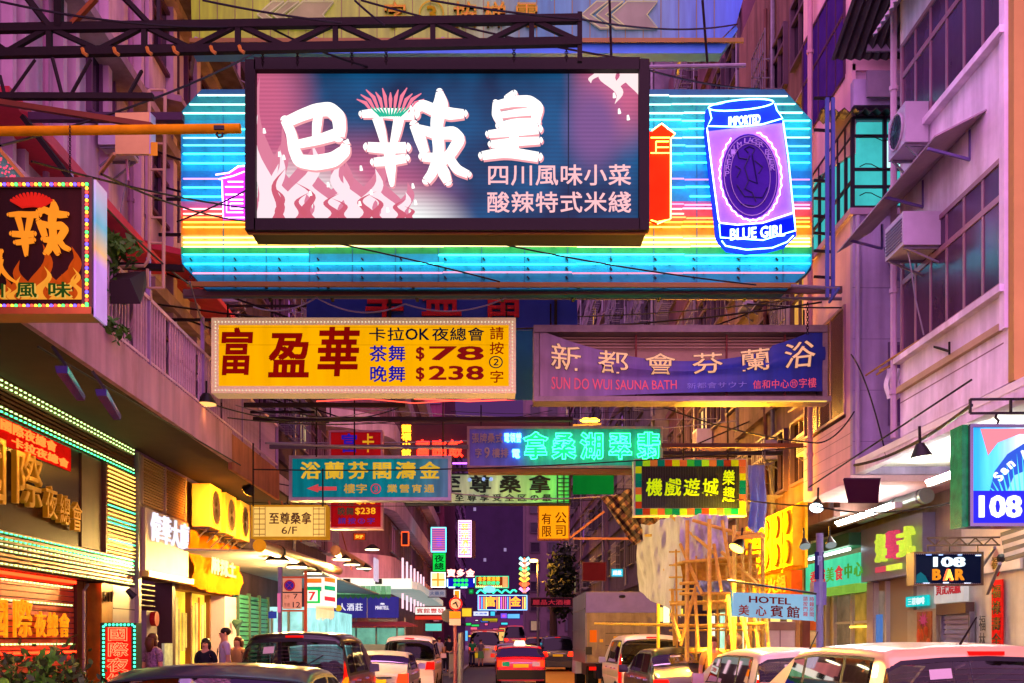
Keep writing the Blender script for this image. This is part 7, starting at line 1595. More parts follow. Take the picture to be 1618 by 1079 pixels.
def car(name, label, cat, x, y, W, L, H, sil, belt, pm, glassy=(None, None), pillars=(), rear_win=(.04, .3), lamp_style='low', plate='c8a020', antenna=False, roof_rail=False, tum=.20, lit_tail=False, sidew=None, mirror=True, group='vehicles on the street', zoff=0, rglass_t=.60, roofm=None, wiper=False):
    B = Vector((x, y, zoff)); t = thing(name, label, cat, B, group)
    near = y < 40; CGL = TGL if near else FGL; y0, y1 = sidew or (.45, L*.62); segs = [y0]+list(pillars)+[y1]
    cut = [q for a, b in zip(segs[:-1], segs[1:]) for q in (a+.04, b-.04)]+[y1-.36, rear_win[0], rear_win[1]] if near else []
    ys = sorted(set(cut+[q[0] for q in sil]+[L*i/34 for i in range(35)]+[.03,.07,.12,.17,.22,.28,.34,.42,.5])); sy = [q[0] for q in sil]; sz = [q[1] for q in sil]
    def top(yy):
        return sum(np.interp(yy+d, sy, sz)*w_ for d, w_ in ((-.05,.25),(0,.5),(.05,.25))) if .06 < yy < L-.06 else float(np.interp(yy, sy, sz))
    def hw(yy): return W/2*(1-.10*math.exp(-yy/.10)-.20*math.exp(-(L-yy)/.28))
    def sec(yy, tt, s=1):
        zt = top(yy); zb = min(belt, zt-.01); w_ = hw(yy); zs = .22; wr = w_*.985-(zt-zb)*tum; R = .16
        if tt <= .5: k = tt/.5; xx = w_*(.95+.05*math.sin(k*math.pi*.75)/.9); z_ = zs+(zb-zs)*k; xx -= .012*max(0, 1-abs(k-.62)/.04)
        elif tt <= .85: k = (tt-.5)/.35; zc = zb+(zt-zb)*.80; xx = w_*.985+(w_*.985-(zc-zb)*tum-w_*.985)*k; z_ = zb+(zc-zb)*k
        else:
            k = (tt-.85)/.15; zc = zb+(zt-zb)*.80; xc = w_*.985-(zc-zb)*tum
            e = min(1, k*2.6); cr = .05*(1-((1-k))**2)
            if k < .385: a = e*math.pi/2; xx = xc-min(R, xc*.4)*(1-math.cos(a)); z_ = zc+(zt-.035-zc)*math.sin(a)
            else: q = (k-.385)/.615; xe = xc-min(R, xc*.4); xx = xe*(1-q); z_ = zt-.035+.035*(1-(1-q)**2)
        return Vector((x+s*xx, y+yy, zoff+z_))
    ts = [0,.08,.2,.3,.31,.32,.42,.5,.54]+([rglass_t] if rglass_t not in (.54,) else [])+[.72,.77,.83,.85,.872,.894,.915,.94,.97,1.0]; full = [(a, -1) for a in ts]+[(a, 1) for a in ts[::-1][1:]]
    V = [sec(a, q, s) for a in ys for q, s in full]; n = len(full)
    def hole(i, j):
        if not near: return False
        ym = (ys[i]+ys[i+1])/2; tm = (full[j][0]+full[j+1][0])/2
        if .54 < tm < .83 and any(a+.04 < ym < b-.04 for a, b in zip(segs[:-1], segs[1:])) and ym < y1-.36: return True
        if tm > rglass_t and rear_win[0] < ym < rear_win[1]: return True
        return tm > .90 and ws0 < ym < ws1
    zz_ = [q for q in sil if q[0] > L*.5]; ws0, ws1 = zz_[1][0]+.05, [q[0] for q in sil if q[0] > L*.7][0]-.10
    Fc = [(i*n+j, (i+1)*n+j, (i+1)*n+j+1, i*n+j+1) for i in range(len(ys)-1) for j in range(n-1) if not hole(i, j)]
    mb = MB(); mb.add(V, Fc); mb.add([sec(0, q, s) for q, s in full], [tuple(range(n))]); mb.add([sec(L, q, s) for q, s in full], [tuple(range(n))[::-1]])
    part('body', mb, pm, t, True)
    def patch(y0, y1, t0, t1, s=1, off=.008, ny=8, nt=6, sk0=0, sk1=0, mirror=False):
        """piece of the body surface, s=0: across the car between t0 on both sides"""
        cols = [(t0+(t1-t0)*j/nt, s) for j in range(nt+1)] if s else [(t0+(1-t0)*j/nt, -1) for j in range(nt+1)]+[(1-(1-t0)*j/nt, 1) for j in range(1, nt+1)]
        P0 = []; k = len(cols)
        for i in range(ny+1):
            for j, (tt, ss) in enumerate(cols):
                f = j/(k-1); a = y0+sk0*f; b = y1+sk1*f; yy = a+(b-a)*i/ny; p = sec(yy, tt, ss)
                du = sec(min(yy+.03, L), tt, ss)-sec(max(yy-.03, 0), tt, ss); dv = sec(yy, min(tt+.02, 1), ss)-sec(yy, max(tt-.02, 0), ss); nr = du.cross(dv)*(-ss)
                if nr.length > 1e-9: nr.normalize()
                if nr.dot(p-Vector((x, y+yy+ (0.4 if yy < .5 else 0), zoff+.8))) < 0: nr = -nr
                P0.append(p+nr*off)
        m = MB(); m.add(P0, [(i*k+j, (i+1)*k+j, (i+1)*k+j+1, i*k+j+1) for i in range(ny) for j in range(k-1)]); return m
    for s in (-1, 1):
        if near:
            m_ = MB()
            for q in (patch(y0-.03, y1+.04, .515, .54, s, .005, 14, 2), patch(y0+.02, y1-.30, .83, .85, s, .005, 14, 2), patch(y1-.36, y1-.02, .54, .83, s, .004, 4, 5, 0, -.30)): m_.add(q.v, q.f)
            for q in segs[1:-1]: q = patch(q-.045, q+.045, .54, .83, s, .005, 2, 5); m_.add(q.v, q.f)
            part('window_surround', m_, TRIM, t, True)
            if s == 1: 
                part('windscreen', patch(ws0, ws1, .90, 1, 0, .006, 6, 8), CGL, t, True)
                part('interior_floor', MB().box(x-W*.42, x+W*.42, y+.15, y+L*.72, zoff+.35, zoff+belt-.32), TRIM, t)
                part('dashboard', MB().box(x-W*.40, x+W*.40, y+L*.66, y+L*.74, zoff+.5, zoff+belt-.02), TRIM, t)
                for xs, yq in ((-.36, L*.46), (.36, L*.46), (-.38, L*.24), (.0, L*.24), (.38, L*.24)):
                    yq += y; xc = x+xs; hh = belt+.02 if True else 0
                    part('seat', MB().hexa([(xc-.22,yq-.10,zoff+.5),(xc+.22,yq-.10,zoff+.5),(xc+.22,yq+.10,zoff+.5),(xc-.22,yq+.10,zoff+.5),(xc-.18,yq-.18,zoff+hh),(xc+.18,yq-.18,zoff+hh),(xc+.18,yq-.06,zoff+hh),(xc-.18,yq-.06,zoff+hh)]), mat('seat_cloth', '2c2628', .8), t)
                    part('headrest', MB().ball((xc,yq-.13,zoff+hh+.13), .13, 10, 6, (1,.45,.75)), mat('seat_cloth', '2c2628', .8), t, True)
        else: part('window_surround', patch(y0-.05, y1+.12, .52, .86, s, .004, 14, 6, .03, -.35), TRIM, t, True)
        for i in range(len(segs)-1):
            part('side_window', patch(segs[i]+.04, segs[i+1]-.04, .54, .83, s, .009, 6, 5, .05 if i == 0 else 0, -.30 if i == len(segs)-2 else 0), CGL, t, True)
        for q in segs[1:-1]: part('door_seam', patch(q-.006, q+.006, .04, .50, s, .003, 1, 6), TRIM, t)
        part('sill_trim', patch(.5, L-.6, .02, .09, s, .006, 4, 1), TRIM, t)
        for q in segs[:-1]: part('door_handle', MB().bar(sec(q+.22, .45, s)+Vector((s*.02,0,0)), sec(q+.42, .45, s)+Vector((s*.02,0,0)), .03, .03), CHR, t)
        if mirror: c = sec(y1-.05, .53, s)+Vector((s*.12, 0, .05)); part('wing_mirror', MB().hexa([c+Vector(v) for v in ((-.09,0,-.08),(.09,.03,-.07),(.08,.12,-.06),(-.09,.10,-.06),(-.09,0,.08),(.08,.03,.07),(.07,.12,.05),(-.09,.10,.06))]), pm, t)
        for yw in (.75, L-.85):
            xo = x+s*(W/2-.19); wh = part('wheel', MB().cyl((xo, y+yw, zoff+.31), (xo+s*.20, y+yw, zoff+.31), .31, .31, 20), RUB, t, True)
            part('wheel_rim', MB().cyl((xo+s*.2, y+yw, zoff+.31), (xo+s*.205, y+yw, zoff+.31), .19, .17, 12), RIM, wh)
        part('tail_light', (MB().hexa([Vector((x+s*(W/2*.93), y-.02, zoff+belt-.28)), Vector((x+s*(W/2*.60), y-.03, zoff+belt-.28)), Vector((x+s*(W/2*.60), y+.03, zoff+belt-.28)), Vector((x+s*(W/2*.95), y+.10, zoff+belt-.28)), Vector((x+s*(W/2*.93), y-.01, zoff+belt-.05)), Vector((x+s*(W/2*.66), y-.02, zoff+belt-.05)), Vector((x+s*(W/2*.66), y+.03, zoff+belt-.05)), Vector((x+s*(W/2*.95), y+.10, zoff+belt-.05))]) if lamp_style == 'low' else patch(.015, .16, .20, .80, s, .02, 3, 8)), TAILB if lit_tail else TAIL, t, lamp_style != 'low')
        if lamp_style == 'tall': part('indicator', patch(.015, .16, .42, .52, s, .028, 3, 3), AMB, t, True)
    part('rear_window', patch(rear_win[0], rear_win[1], rglass_t, 1, 0, .010, 8, 8), CGL, t, True)
    if near:
        m_ = MB()
        for q in (patch(rear_win[0]-.014, rear_win[0]+.004, rglass_t-.02, 1, 0, .012, 2, 8), patch(rear_win[1]-.012, rear_win[1]+.010, rglass_t-.02, 1, 0, .012, 2, 8), patch(rear_win[0], rear_win[1], rglass_t-.02, rglass_t+.012, 1, .012, 6, 2), patch(rear_win[0], rear_win[1], rglass_t-.02, rglass_t+.012, -1, .012, 6, 2)): m_.add(q.v, q.f)
        part('rear_window_seal', m_, TRIM, t, True)
    else: part('rear_window_seal', patch(rear_win[0]-.012, rear_win[1]+.015, rglass_t-.02, 1, 0, .005, 8, 8), TRIM, t, True)
    part('rear_bumper', MB().hexa([Vector((x+a*W/2, y+b, zoff+c)) for a, b, c in ((-.93,-.09,.28),(.93,-.09,.28),(.97,.1,.28),(-.97,.1,.28),(-.92,-.07,.55),(.92,-.07,.55),(.96,.1,.55),(-.96,.1,.55))]), pm, t)
    part('number_plate', MB().box(x-.26, x+.26, y-.03, y-.012, zoff+belt-.30, zoff+belt-.18), mat('plate_'+plate, plate, .5, es=.25, ecol=plate), t)
    part('tailgate_strip', MB().bar((x-.38, y-.015, zoff+belt-.14), (x+.38, y-.015, zoff+belt-.14), .03, .03), CHR, t)
    zr = zoff+top(rear_win[1]+.1)
    part('high_brake_light', MB().box(x-.14, x+.14, y+rear_win[1]+.01, y+rear_win[1]+.06, zr-.06, zr-.03), TAIL, t)
    if y < 18:
        mh = MB(); d_ = (rear_win[1]-rear_win[0])
        for q in range(7):
            a_ = rear_win[0]+d_*(.18+.1*q); pm_ = patch(a_, a_+d_*.012, rglass_t+.06, 1, 0, .013, 1, 8); mh.add(pm_.v, pm_.f)
        part('heater_line', mh, mat('heater_wire', '3a2c28', .5), t)
        part('window_sticker', patch(rear_win[0]+d_*.62, rear_win[0]+d_*.8, .93, .955, -1, .014, 2, 2), mat('sticker_pale', 'b0a8a0', .5), t)
    if wiper: part('rear_wiper', MB().bar(sec(rear_win[0]+.01, .995, 1)+Vector((.0,-.03,.02)), sec(rear_win[0]+.10, .93, 1)+Vector((0,-.03,.05)), .018), TRIM, t)
    if antenna: part('antenna', MB().tube([(x+.12+(antenna-1), y+rear_win[1]+.25, zr-.02), (x+.17+(antenna-1), y+rear_win[1]+.02, zr+.24)], [.012,.006], 6).ball((x+.12+(antenna-1), y+rear_win[1]+.25, zr), .03, 8, 4), TRIM, t)
    if roof_rail:
        for s in (-1, 1): part('roof_rail', MB().bar(sec(.5,.90,s)+Vector((0,0,.05)), sec(L*.5,.90,s)+Vector((0,0,.05)), .03), CHR, t)
    return t, sec, patch
def mpv_sil(H, L, b): return [(0,.8),(.02,b),(.10,b+.30*(H-b)),(.24,H-.10),(.36,H-.02),(.9,H),(L*.45,H),(L*.60,H-.06),(L*.68,H-.22),(L*.82,b+.06),(L*.95,b-.12),(L-.02,.62),(L,.5)]
def sed_sil(H, L, b): return [(0,.75),(.02,b-.02),(.55,b+.03),(1.15,H-.08),(1.45,H-.01),(1.9,H),(L*.52,H-.02),(L*.56,H-.05),(L*.72,b+.06),(L*.94,b-.14),(L-.02,.60),(L,.5)]
def hat_sil(H, L, b): return [(0,.8),(.02,b),(.12,b+.22),(.42,H-.10),(.62,H-.01),(1.3,H),(L*.48,H-.02),(L*.56,H-.10),(L*.74,b+.05),(L*.94,b-.12),(L-.02,.6),(L,.5)]
car('black_minivan', 'glossy black minivan parked at the left kerb, rear window towards us', 'minivan', -3.2, 16, 1.78, 4.6, 1.75, mpv_sil(1.75,4.6,1.0), 1.0, cpaint('08070a'), pillars=(1.2,2.3), rear_win=(.035,.235), lamp_style='tall', wiper=True)
car('dark_car', 'dark blue low car at the bottom left, only its roof and rear glass in view', 'car', -2.18, 6.5, 1.72, 4.4, 1.42, sed_sil(1.42,4.4,.92), .92, cpaint('0c0a30', .3), pillars=(2.0,), rear_win=(.65,1.12), sidew=(.95,2.9), rglass_t=.7)
car('silver_car', 'small silver car just ahead of the black minivan', 'car', -2.75, 23.5, 1.62, 4.0, 1.34, hat_sil(1.36,4.0,.88), .88, cpaint('b0a8b0', .3), pillars=(1.6,), rear_win=(.14,.40), lit_tail=True, sidew=(.6,2.5))
car('silver_van', 'silver pink van driving away left of the red taxi', 'van', -2.52, 30, 1.62, 4.3, 1.76, mpv_sil(1.76,4.3,1.02), 1.02, cpaint('c0a8a8', .2), pillars=(1.3,2.4), rear_win=(.035,.225), lamp_style='low', plate='e0b080')
t, sec, patch = car('red_taxi', 'red taxi with silver roof sign driving away in the middle of the road', 'taxi', .93, 34.5, 1.70, 4.6, 1.44, sed_sil(1.44,4.6,.98), .98, cpaint('e01408', 0), pillars=(2.0,), rear_win=(.62,1.12), lit_tail=True, sidew=(.95,2.9), rglass_t=.66)
part('roof_sign', MB().hexa([Vector((.93+a, 36.2+b, c)) for a, b, c in ((-.22,-.08,1.43),(.22,-.08,1.43),(.22,.08,1.43),(-.22,.08,1.43),(-.16,-.05,1.60),(.16,-.05,1.60),(.16,.05,1.60),(-.16,.05,1.60))]), glow('fff0d0', 1.6), t)
part('silver_roof', patch(1.25, 2.35, .90, 1, 0, .006, 6, 8), cpaint('c0c0c4', .4), t, True)
for s, c in ((-1,'30a070'),(1,'e8a0a0')): part('round_badge', MB().box(.93+s*.52-.13, .93+s*.52+.13, 34.46, 34.49, .72, .88), lit(c, .6), t)
part('black_bumper', MB().box(.93-.83, .93+.83, 34.36, 34.5, .28, .60), TRIM, t)
car('silver_mpv', 'tall silver white people carrier behind the lorry on the right', 'minivan', 3.80, 24.0, 1.66, 4.5, 1.76, mpv_sil(1.76,4.5,1.0), 1.0, cpaint('c4c0c8', .2), pillars=(1.2,2.3), rear_win=(.035,.235), lamp_style='tall')
car('maroon_suv', 'glossy dark maroon car between the people carrier and the white estate', 'car', 3.55, 17.3, 1.72, 4.4, 1.48, hat_sil(1.49,4.4,.98), .98, cpaint('180508'), pillars=(1.3,2.2), rear_win=(.14,.40), sidew=(.5,2.9))
car('white_estate', 'white estate car with aerial and tall red tail lamps on the right', 'car', 4.02, 12.2, 1.70, 4.4, 1.51, mpv_sil(1.51,4.4,.96), .96, cpaint('c0a498', .1), pillars=(1.2,2.25), rear_win=(.04,.235), lamp_style='tall', antenna=.8, sidew=(.5,3.0))  # white body colour warmed to hold the lamplight falling on it
car('pale_people_carrier', 'nearest pale car on the right, warm light put into its paint, big dark rear window and aerial', 'car', 3.92, 7.8, 1.78, 4.5, 1.60, mpv_sil(1.585,4.5,1.0), 1.0, cpaint('d8b478', .1), pillars=(1.2,2.3), rear_win=(.035,.235), lamp_style='tall', antenna=.75, sidew=(.5,3.0), wiper=True)  # body paint warmed to carry the orange street light
# lorry
t = thing('box_lorry', 'box lorry with purple headboard and tan tail doors parked on the right', 'lorry', (3.66, 29, 0), 'vehicles on the street')
x0, x1, y0 = 2.63, 4.72, 29.0
part('cargo_box', MB().box(x0, x1, y0, y0+4.6, .95, 3.0), mat('lorry_box', '645c6c', .4, .3, var=.25, streak=.3), t)
part('tail_door', MB().box(x0+.04, x1-.04, y0-.03, y0-.004, .98, 2.38), mat('lorry_tan', '7c6c58', .5, var=.25, streak=.3), t)
part('headboard', MB().box(x0+.01, x1-.01, y0-.05, y0-.004, 2.40, 2.98), mat('lorry_purple', '5c50a0', .45, var=.2), t)
for z in (1.45, 1.8, 2.12): part('door_groove', MB().box(x0+.55, x1-.55, y0-.036, y0-.031, z, z+.015), TRIM, t)
for xx in (x0+.32, x0+.54, x1-.56, x1-.34, (x0+x1)/2+.3): part('door_rib', MB().box(xx, xx+.03, y0-.05, y0-.031, 1.0, 2.36), mat('lorry_tan', '7c6c58', .5), t)
part('rear_lamp', MB().box(x0+.1, x0+.3, y0-.06, y0-.02, .75, .85), TAIL, t); part('rear_lamp', MB().box(x1-.3, x1-.1, y0-.06, y0-.02, .75, .85), TAIL, t)
part('warning_sheet', MB().box(x0+.12, x0+.36, y0-.045, y0-.035, 1.55, 1.9), mat('orange_sheet', 'b86018', .5, es=.1), t); part('yellow_label', MB().box(x0+.40, x0+.50, y0-.045, y0-.035, 1.55, 1.64), paint('c0901c', .5), t); part('yellow_label', MB().box(x0+.80, x0+.95, y0-.045, y0-.035, 1.6, 1.72), paint('c0901c', .5), t)
part('headboard_lamp', MB().ball(((x0+x1)/2, y0-.06, 2.86), .05, 8, 4, (2,1,1)), TRIM, t)
part('side_mirror', MB().box(x0-.02, x0+.16, y0-.3, y0-.26, 1.2, 1.42), TRIM, t); part('chassis', MB().box(x0+.3, x1-.3, y0+.1, y0+6.2, .5, .94), TRIM, t)
part('cab', MB().hexa([(x0+.1,y0+4.8,.5),(x1-.1,y0+4.8,.5),(x1-.1,y0+6.4,.5),(x0+.1,y0+6.4,.5),(x0+.15,y0+4.8,2.3),(x1-.15,y0+4.8,2.3),(x1-.2,y0+6.0,2.3),(x0+.2,y0+6.0,2.3)]), cpaint('d0ccd4', .1), t)
for s, xx in ((-1, x0+.15), (1, x1-.45)):
    for yy in (y0+1.2, y0+5.4): part('wheel', MB().cyl((xx, yy, .42), (xx+.3, yy, .42), .42, .42, 18), RUB, t, True)
for z in (1.3, 1.9, 2.5): part('side_rail', MB().box(x0-.02, x0-.002, y0+.1, y0+4.5, z, z+.04), GALV, t)
# further traffic
far = [('red_minibus', 'red roofed minibus facing the pedestrians, mid distance left', 'minibus', -.55, 62, 1.95, 6, 2.25, 'c8b890', 1), ('dark_van', 'dark van in the right lane beyond the taxi', 'van', 3.3, 52, 1.7, 4.5, 1.85, '141018', 0), ('dark_car', 'dark car ahead of the dark van', 'car', 2.4, 62, 1.65, 4.3, 1.5, '200c18', 0),
       ('red_taxi', 'distant red taxi, nearest of the far ones', 'taxi', 1.6, 72, 1.65, 4.4, 1.45, 'a81010', 0), ('yellow_roofed_van', 'distant van with yellowish roof', 'van', 3.3, 80, 1.7, 4.5, 1.9, 'b0901c', 0), ('red_taxi', 'distant red taxi in the left lane under the rainbow bars', 'taxi', -.2, 90, 1.65, 4.4, 1.45, 'a01414', 0), ('pale_car', 'distant pale car at the left of the far lanes', 'car', .9, 55, 1.6, 4.2, 1.45, '9088a0', 0), ('red_bus', 'tall red bus far down the street', 'bus', 2.2, 105, 2.3, 9, 3.2, 'a82818', 1), ('dark_car', 'tiny dark car at the far end near the bus', 'car', 4.2, 92, 1.65, 4.3, 1.5, '181420', 0), ('silver_car', 'distant silver car on the far right lane', 'car', 4.3, 66, 1.65, 4.3, 1.55, '8c8894', 0)]
for nm, lab, cat, x, y, W, L, H_, c, tall in far:
    b = H_*.58
    tt_, _, _ = car(nm, lab, cat, x, y, W, L, H_, mpv_sil(H_, L, b) if cat not in ('taxi','car') else sed_sil(H_, L, b+.08), b+(.08 if cat in ('taxi','car') else 0), cpaint(c), pillars=(L*.3,), rear_win=(.035,.235) if cat not in ('taxi','car') else (.62,1.12), lit_tail=True, sidew=(.95,2.7) if cat in ('taxi','car') else (.5, L*.6), rglass_t=.62)
    if nm == 'red_minibus': part('red_roof', MB().box(x-W*.44, x+W*.44, y+.3, y+4, H_-.14, H_+.03), mat('minibus_red', 'a02018', .4, coat=.3), tt_)
# ================================================================ PEOPLE
SKIN = mat('skin', 'c08868', .55); HAIR = mat('dark_hair', '1c100c', .5); HAIRB = mat('brown_hair', '4a2818', .5)
def skin_obj(name, verts, edges, radii, m, parent, root=0, sub=1):
    b = BASE[parent]; me = bpy.data.meshes.new(name); me.from_pydata([tuple(Vector(v)) for v in verts], edges, []); me.materials.append(m)
    o = bpy.data.objects.new(name, me); COL.objects.link(o)
    sk = o.modifiers.new('skin', 'SKIN'); sk.use_smooth_shade = True
    for i, r in enumerate(radii): me.skin_vertices[0].data[i].radius = r if isinstance(r, tuple) else (r, r)
    me.skin_vertices[0].data[root].use_root = True
    s = o.modifiers.new('sub', 'SUBSURF'); s.levels = sub; s.render_levels = sub
    dg = bpy.context.evaluated_depsgraph_get(); me2 = bpy.data.meshes.new_from_object(o.evaluated_get(dg)); bpy.data.objects.remove(o)
    me2.polygons.foreach_set('use_smooth', [True]*len(me2.polygons)); me2.name = name
    o2 = bpy.data.objects.new(name, me2); COL.objects.link(o2); o2.parent = parent; BASE[o2] = b; return o2
def person(label, x, y, z, h, face, top, bottom, hair=HAIR, longhair=False, skirt=False, stride=.0, armbend=0, sleeve=True, helmet=None, detail=1, group='pedestrians', pattern=None):
    """standing or walking figure, facing angle 'face' (0 = away from us)"""
    t = thing('person', label, 'person', (x, y, z), group); t.rotation_euler = (0, 0, face); s = h/1.72
    J = lambda *q: tuple(c*s for c in q); st = stride
    V = [J(0,0,.93), J(0,.0,1.12), J(0,.01,1.30), J(0,0,1.43), J(0,.01,1.50), J(0,.02,1.58), J(0,.02,1.66),
         J(.09,0,.88), J(.10,st*.5+.02,.50), J(.10,st*.7-.03,.09), J(.10,st*.7+.10,.03), J(-.09,0,.88), J(-.10,-st*.3+.03,.50), J(-.10,-st*.7-.06,.09), J(-.10,-st*.7+.08,.03),
         J(.17,0,1.40), J(.22,-.02,1.13), J(.23,.08+armbend*.2,.92+armbend*.18), J(.23,.11+armbend*.25,.83+armbend*.25), J(-.17,0,1.40), J(-.22,-.02-st*.2,1.13), J(-.23,.06+st*.1,.90), J(-.23,.09+st*.1,.81)]
    E_ = [(0,1),(1,2),(2,3),(3,4),(4,5),(5,6),(0,7),(7,8),(8,9),(9,10),(0,11),(11,12),(12,13),(13,14),(3,15),(15,16),(16,17),(17,18),(3,19),(19,20),(20,21),(21,22)]
    R = [(.14,.10),(.125,.09),(.15,.10),(.12,.08),(.052,.055),(.072,.088),(.066,.080),.082,.055,.036,.032,.082,.055,.036,.032,.05,.040,.030,(.036,.018),.05,.040,.030,(.036,.018)]
    sc = lambda r: tuple(q*s for q in r) if isinstance(r, tuple) else r*s
    skin_obj('body', V, E_, [sc(r) for r in R], SKIN, t, 0, 1)
    tv = [0,1,2,3,15,16,19,20]; mid = lambda a, b, f: tuple(a[i]*(1-f)+b[i]*f for i in range(3))
    TV = [V[0], V[1], V[2], mid(V[3],V[4],.1), V[15], mid(V[15],V[16],.75), V[19], mid(V[19],V[20],.75), mid(V[0],V[7],.3)]
    skin_obj('top', TV[:8], [(0,1),(1,2),(2,3),(3,4),(4,5),(3,6),(6,7)], [sc(q) for q in [(.165,.125),(.15,.11),(.175,.12),(.10,.085),.068,.058,.068,.058]], top, t, 0, 1)
    if skirt:
        m = MB(); 
        for k in range(2): pass
        ring = [(0.15, 1.0), (.19,.8), (.22,.55)]; n = 14
        for r, zq in ring: m.v += [tuple(J(r*math.cos(a*2*math.pi/n), r*.72*math.sin(a*2*math.pi/n), zq)) for a in range(n)]
        for i in range(2): m.f += [(i*n+j, i*n+(j+1) % n, (i+1)*n+(j+1) % n, (i+1)*n+j) for j in range(n)]
        BASE['tmp'] = 0; me = bpy.data.meshes.new('skirt'); me.from_pydata(m.v, [], m.f); me.materials.append(bottom); o = bpy.data.objects.new('skirt', me); COL.objects.link(o); o.parent = t; me.polygons.foreach_set('use_smooth', [True]*len(me.polygons))
    else:
        skin_obj('trousers', [V[0], V[7], V[8], mid(V[8],V[9],.92), V[11], V[12], mid(V[12],V[13],.92)], [(0,1),(1,2),(2,3),(0,4),(4,5),(5,6)], [sc(q) for q in [(.15,.115),.10,.075,.058,.10,.075,.058]], bottom, t, 0, 1)
    def child(name, m, mt):
        me = bpy.data.meshes.new(name); me.from_pydata([tuple(c*s for c in v) for v in m.v], [], m.f); me.materials.append(mt); me.polygons.foreach_set('use_smooth', [True]*len(me.polygons)); o = bpy.data.objects.new(name, me); COL.objects.link(o); o.parent = t; return o
    m = MB().ball((0,-.012,1.655), .098, 14, 8, (.86,1.0,.80))
    if longhair: m.tube([(0,-.06,1.64),(0,-.085,1.54),(0,-.075,1.40)], [.088,.085,.05], 10).tube([(.07,0,1.64),(.08,-.01,1.5)], [.035,.03], 6).tube([(-.07,0,1.64),(-.08,-.01,1.5)], [.035,.03], 6)
    child('hair', m, hair)
    if helmet: child('helmet', MB().ball((0,0,1.68), .125, 14, 6, (1,1.05,.7)).tube([(0,0,1.655),(0,.01,1.65)], [.14,.14], 14), helmet)
    for sx_ in (-1, 1):
        child('shoe', MB().hexa([(sx_*.10-.04, (st*.7 if sx_ > 0 else -st*.7)-.08, 0), (sx_*.10+.04, (st*.7 if sx_ > 0 else -st*.7)-.08, 0), (sx_*.10+.045, (st*.7 if sx_ > 0 else -st*.7)+.17, 0), (sx_*.10-.045, (st*.7 if sx_ > 0 else -st*.7)+.17, 0), (sx_*.10-.035, (st*.7 if sx_ > 0 else -st*.7)-.07, .09), (sx_*.10+.035, (st*.7 if sx_ > 0 else -st*.7)-.07, .09), (sx_*.10+.035, (st*.7 if sx_ > 0 else -st*.7)+.14, .05), (sx_*.10-.035, (st*.7 if sx_ > 0 else -st*.7)+.14, .05)]), BLACK)
        hy = (V[18] if sx_ > 0 else V[22]); hh = Vector(hy)/s
        fm = MB()
        if detail > 1:
            for k in range(4): a = hh+Vector((sx_*.0, -.03+k*.02, -.01)); fm.tube([a, a+Vector((0,.012,-.035-.006*(k in (1,2)))), a+Vector((-sx_*.012,.022,-.065-.008*(k in (1,2))))], [.010,.009,.006], 6)
            fm.tube([hh+Vector((0,.035,.01)), hh+Vector((-sx_*.01,.055,-.02)), hh+Vector((-sx_*.018,.055,-.045))], [.011,.010,.007], 6); child('fingers', fm, SKIN)
            child('ear', MB().ball((sx_*.083,.01,1.61), .026, 6, 5, (.4,.8,1.2)), SKIN); child('eye', MB().ball((sx_*.032,.098,1.615), .012, 8, 5), mat('eye_dark', '1a1210', .2))
    if detail > 1: child('nose', MB().hexa([(-.014,.098,1.575),(.014,.098,1.575),(.010,.122,1.578),(-.010,.122,1.578),(-.008,.09,1.62),(.008,.09,1.62),(.006,.10,1.62),(-.006,.10,1.62)]), SKIN); child('mouth', MB().ball((0,.094,1.553), .024, 8, 5, (1,.35,.35)), mat('lips', '8a3830', .5))
    if pattern: child('shirt_print', MB().poly([(0,.135,1.36),(.07,.135,1.28),(0,.14,1.18),(-.07,.135,1.28)], (0,.004,0)), pattern)
    return t
FLO = mat('floral_cloth', '8a6a8a', .8, var=.8, scale=28); WTEE = mat('pale_tee', 'b8a4b8', .8, var=.1); BLK = mat('black_cloth', '14101c', .8); JEAN = mat('dark_jeans', '28283c', .8)
person('woman with brown hair in a floral dress standing beside the poster stand', -5.55, 16.5, .13, 1.58, 2.6-math.pi, FLO, FLO, HAIRB, True, True, detail=2)
person('woman in a black top looking towards us beside the man in a pale tee', -5.12, 18.0, .13, 1.51, 3.0, BLK, JEAN, HAIR, True, detail=2)
person('man in a pale tee with dark print, looking left outside the noodle shop', -4.88, 18.4, .13, 1.70, 2.0, WTEE, JEAN, HAIR, detail=2, pattern=BLK)
person('woman with light brown hair behind the man in the pale tee', -5.0, 19.8, .13, 1.55, 2.8, mat('tan_top', 'a07850', .8), JEAN, HAIRB, True)
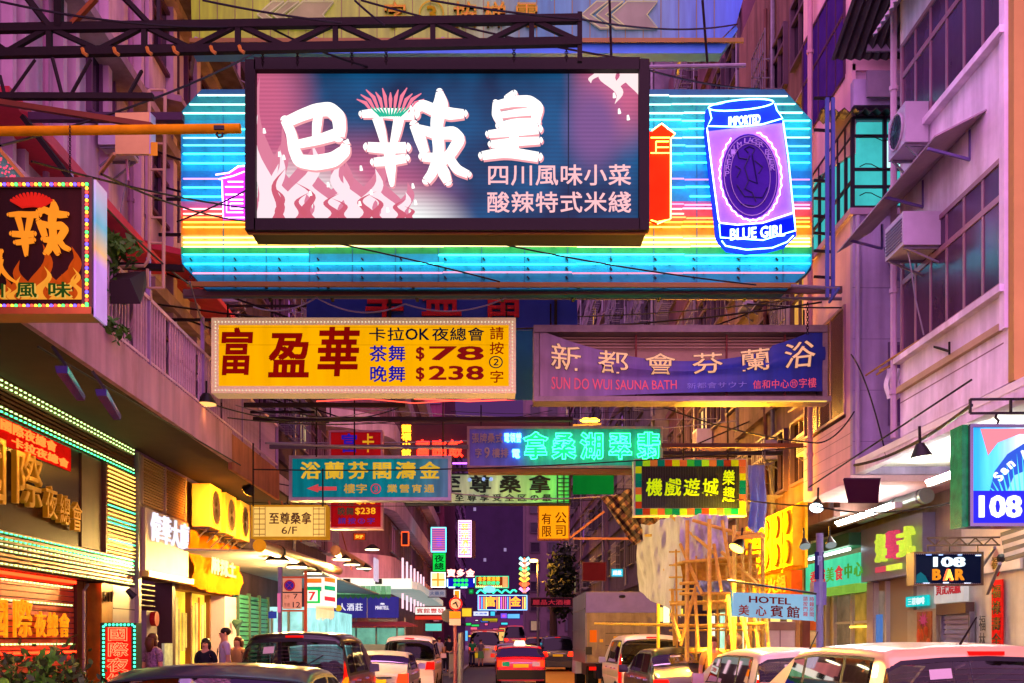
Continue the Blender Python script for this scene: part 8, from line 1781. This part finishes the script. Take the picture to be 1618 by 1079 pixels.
person('man in a dark suit standing on the left kerb, tallest of the far group', -2.05, 46.8, .1, 1.72, .2, BLK, BLK, stride=.1)
person('person in a white shirt left of the dark suited man', -2.5, 46.5, .1, 1.66, .4, mat('white_shirt', 'a8a0a8', .8), BLK)
person('person in light clothes right of the dark suited man behind the railing', -1.85, 50, .1, 1.6, 2.9, mat('tan_shirt', 'a89080', .8), JEAN)
person('person in brown behind the suited man', -2.3, 49, .1, 1.62, .0, mat('brown_top', '70402c', .8), BLK)
person('walker in a green shirt carrying a yellow bag on the roadway', -1.28, 61, .0, 1.68, .1, mat('green_shirt', '187848', .8), JEAN, stride=.2)
person('walker in a grey top and green skirt beside the green shirted one', -.78, 61, .0, 1.66, -.1, mat('grey_top', '6a5a60', .8), mat('green_skirt', '5a9050', .8), stride=.15, skirt=True)
person('worker with pale helmet lit amber under the hotel sign', 4.02, 16.9, .0, 1.68, 2.7, mat('amber_lit_shirt', 'c09040', .8), JEAN, helmet=mat('pale_helmet', 'e0c080', .4))  # orange lamplight is put into the shirt colour
person('worker with bushy hair among the bamboo poles', 3.72, 17.2, .0, 1.67, 3.3, mat('amber_lit_shirt', 'c09040', .8), JEAN, hair=HAIRB)
solo('shopping_bag', MB().hexa([(-1.12,60.9,.55),(-.96,60.9,.55),(-.96,61.0,.55),(-1.12,61.0,.55),(-1.14,60.9,.85),(-.94,60.9,.85),(-.94,61,.85),(-1.14,61,.85)]).tube([(-1.1,60.95,.85),(-1.04,60.95,1.0),(-.98,60.95,.85)], .012, 5), lit('d0a020', .7), 'yellow shopping bag in the hand of the green shirted walker', 'bag')  # brightness of the bag is put in as glow
t = thing('kerb_railing', 'low metal pedestrian railing along the left kerb by the round road sign', 'railing', (-1.6, 44, .1))
part('rail', MB().bar((-1.75,40,1.1),(-1.55,52,1.1),.05).bar((-1.75,40,.3),(-1.55,52,.3),.05), GALV, t)
for i in range(40): part('bar', MB().bar((-1.75+i*.005,40+i*.3,.1),(-1.75+i*.005,40+i*.3,1.1),.025), GALV, t)
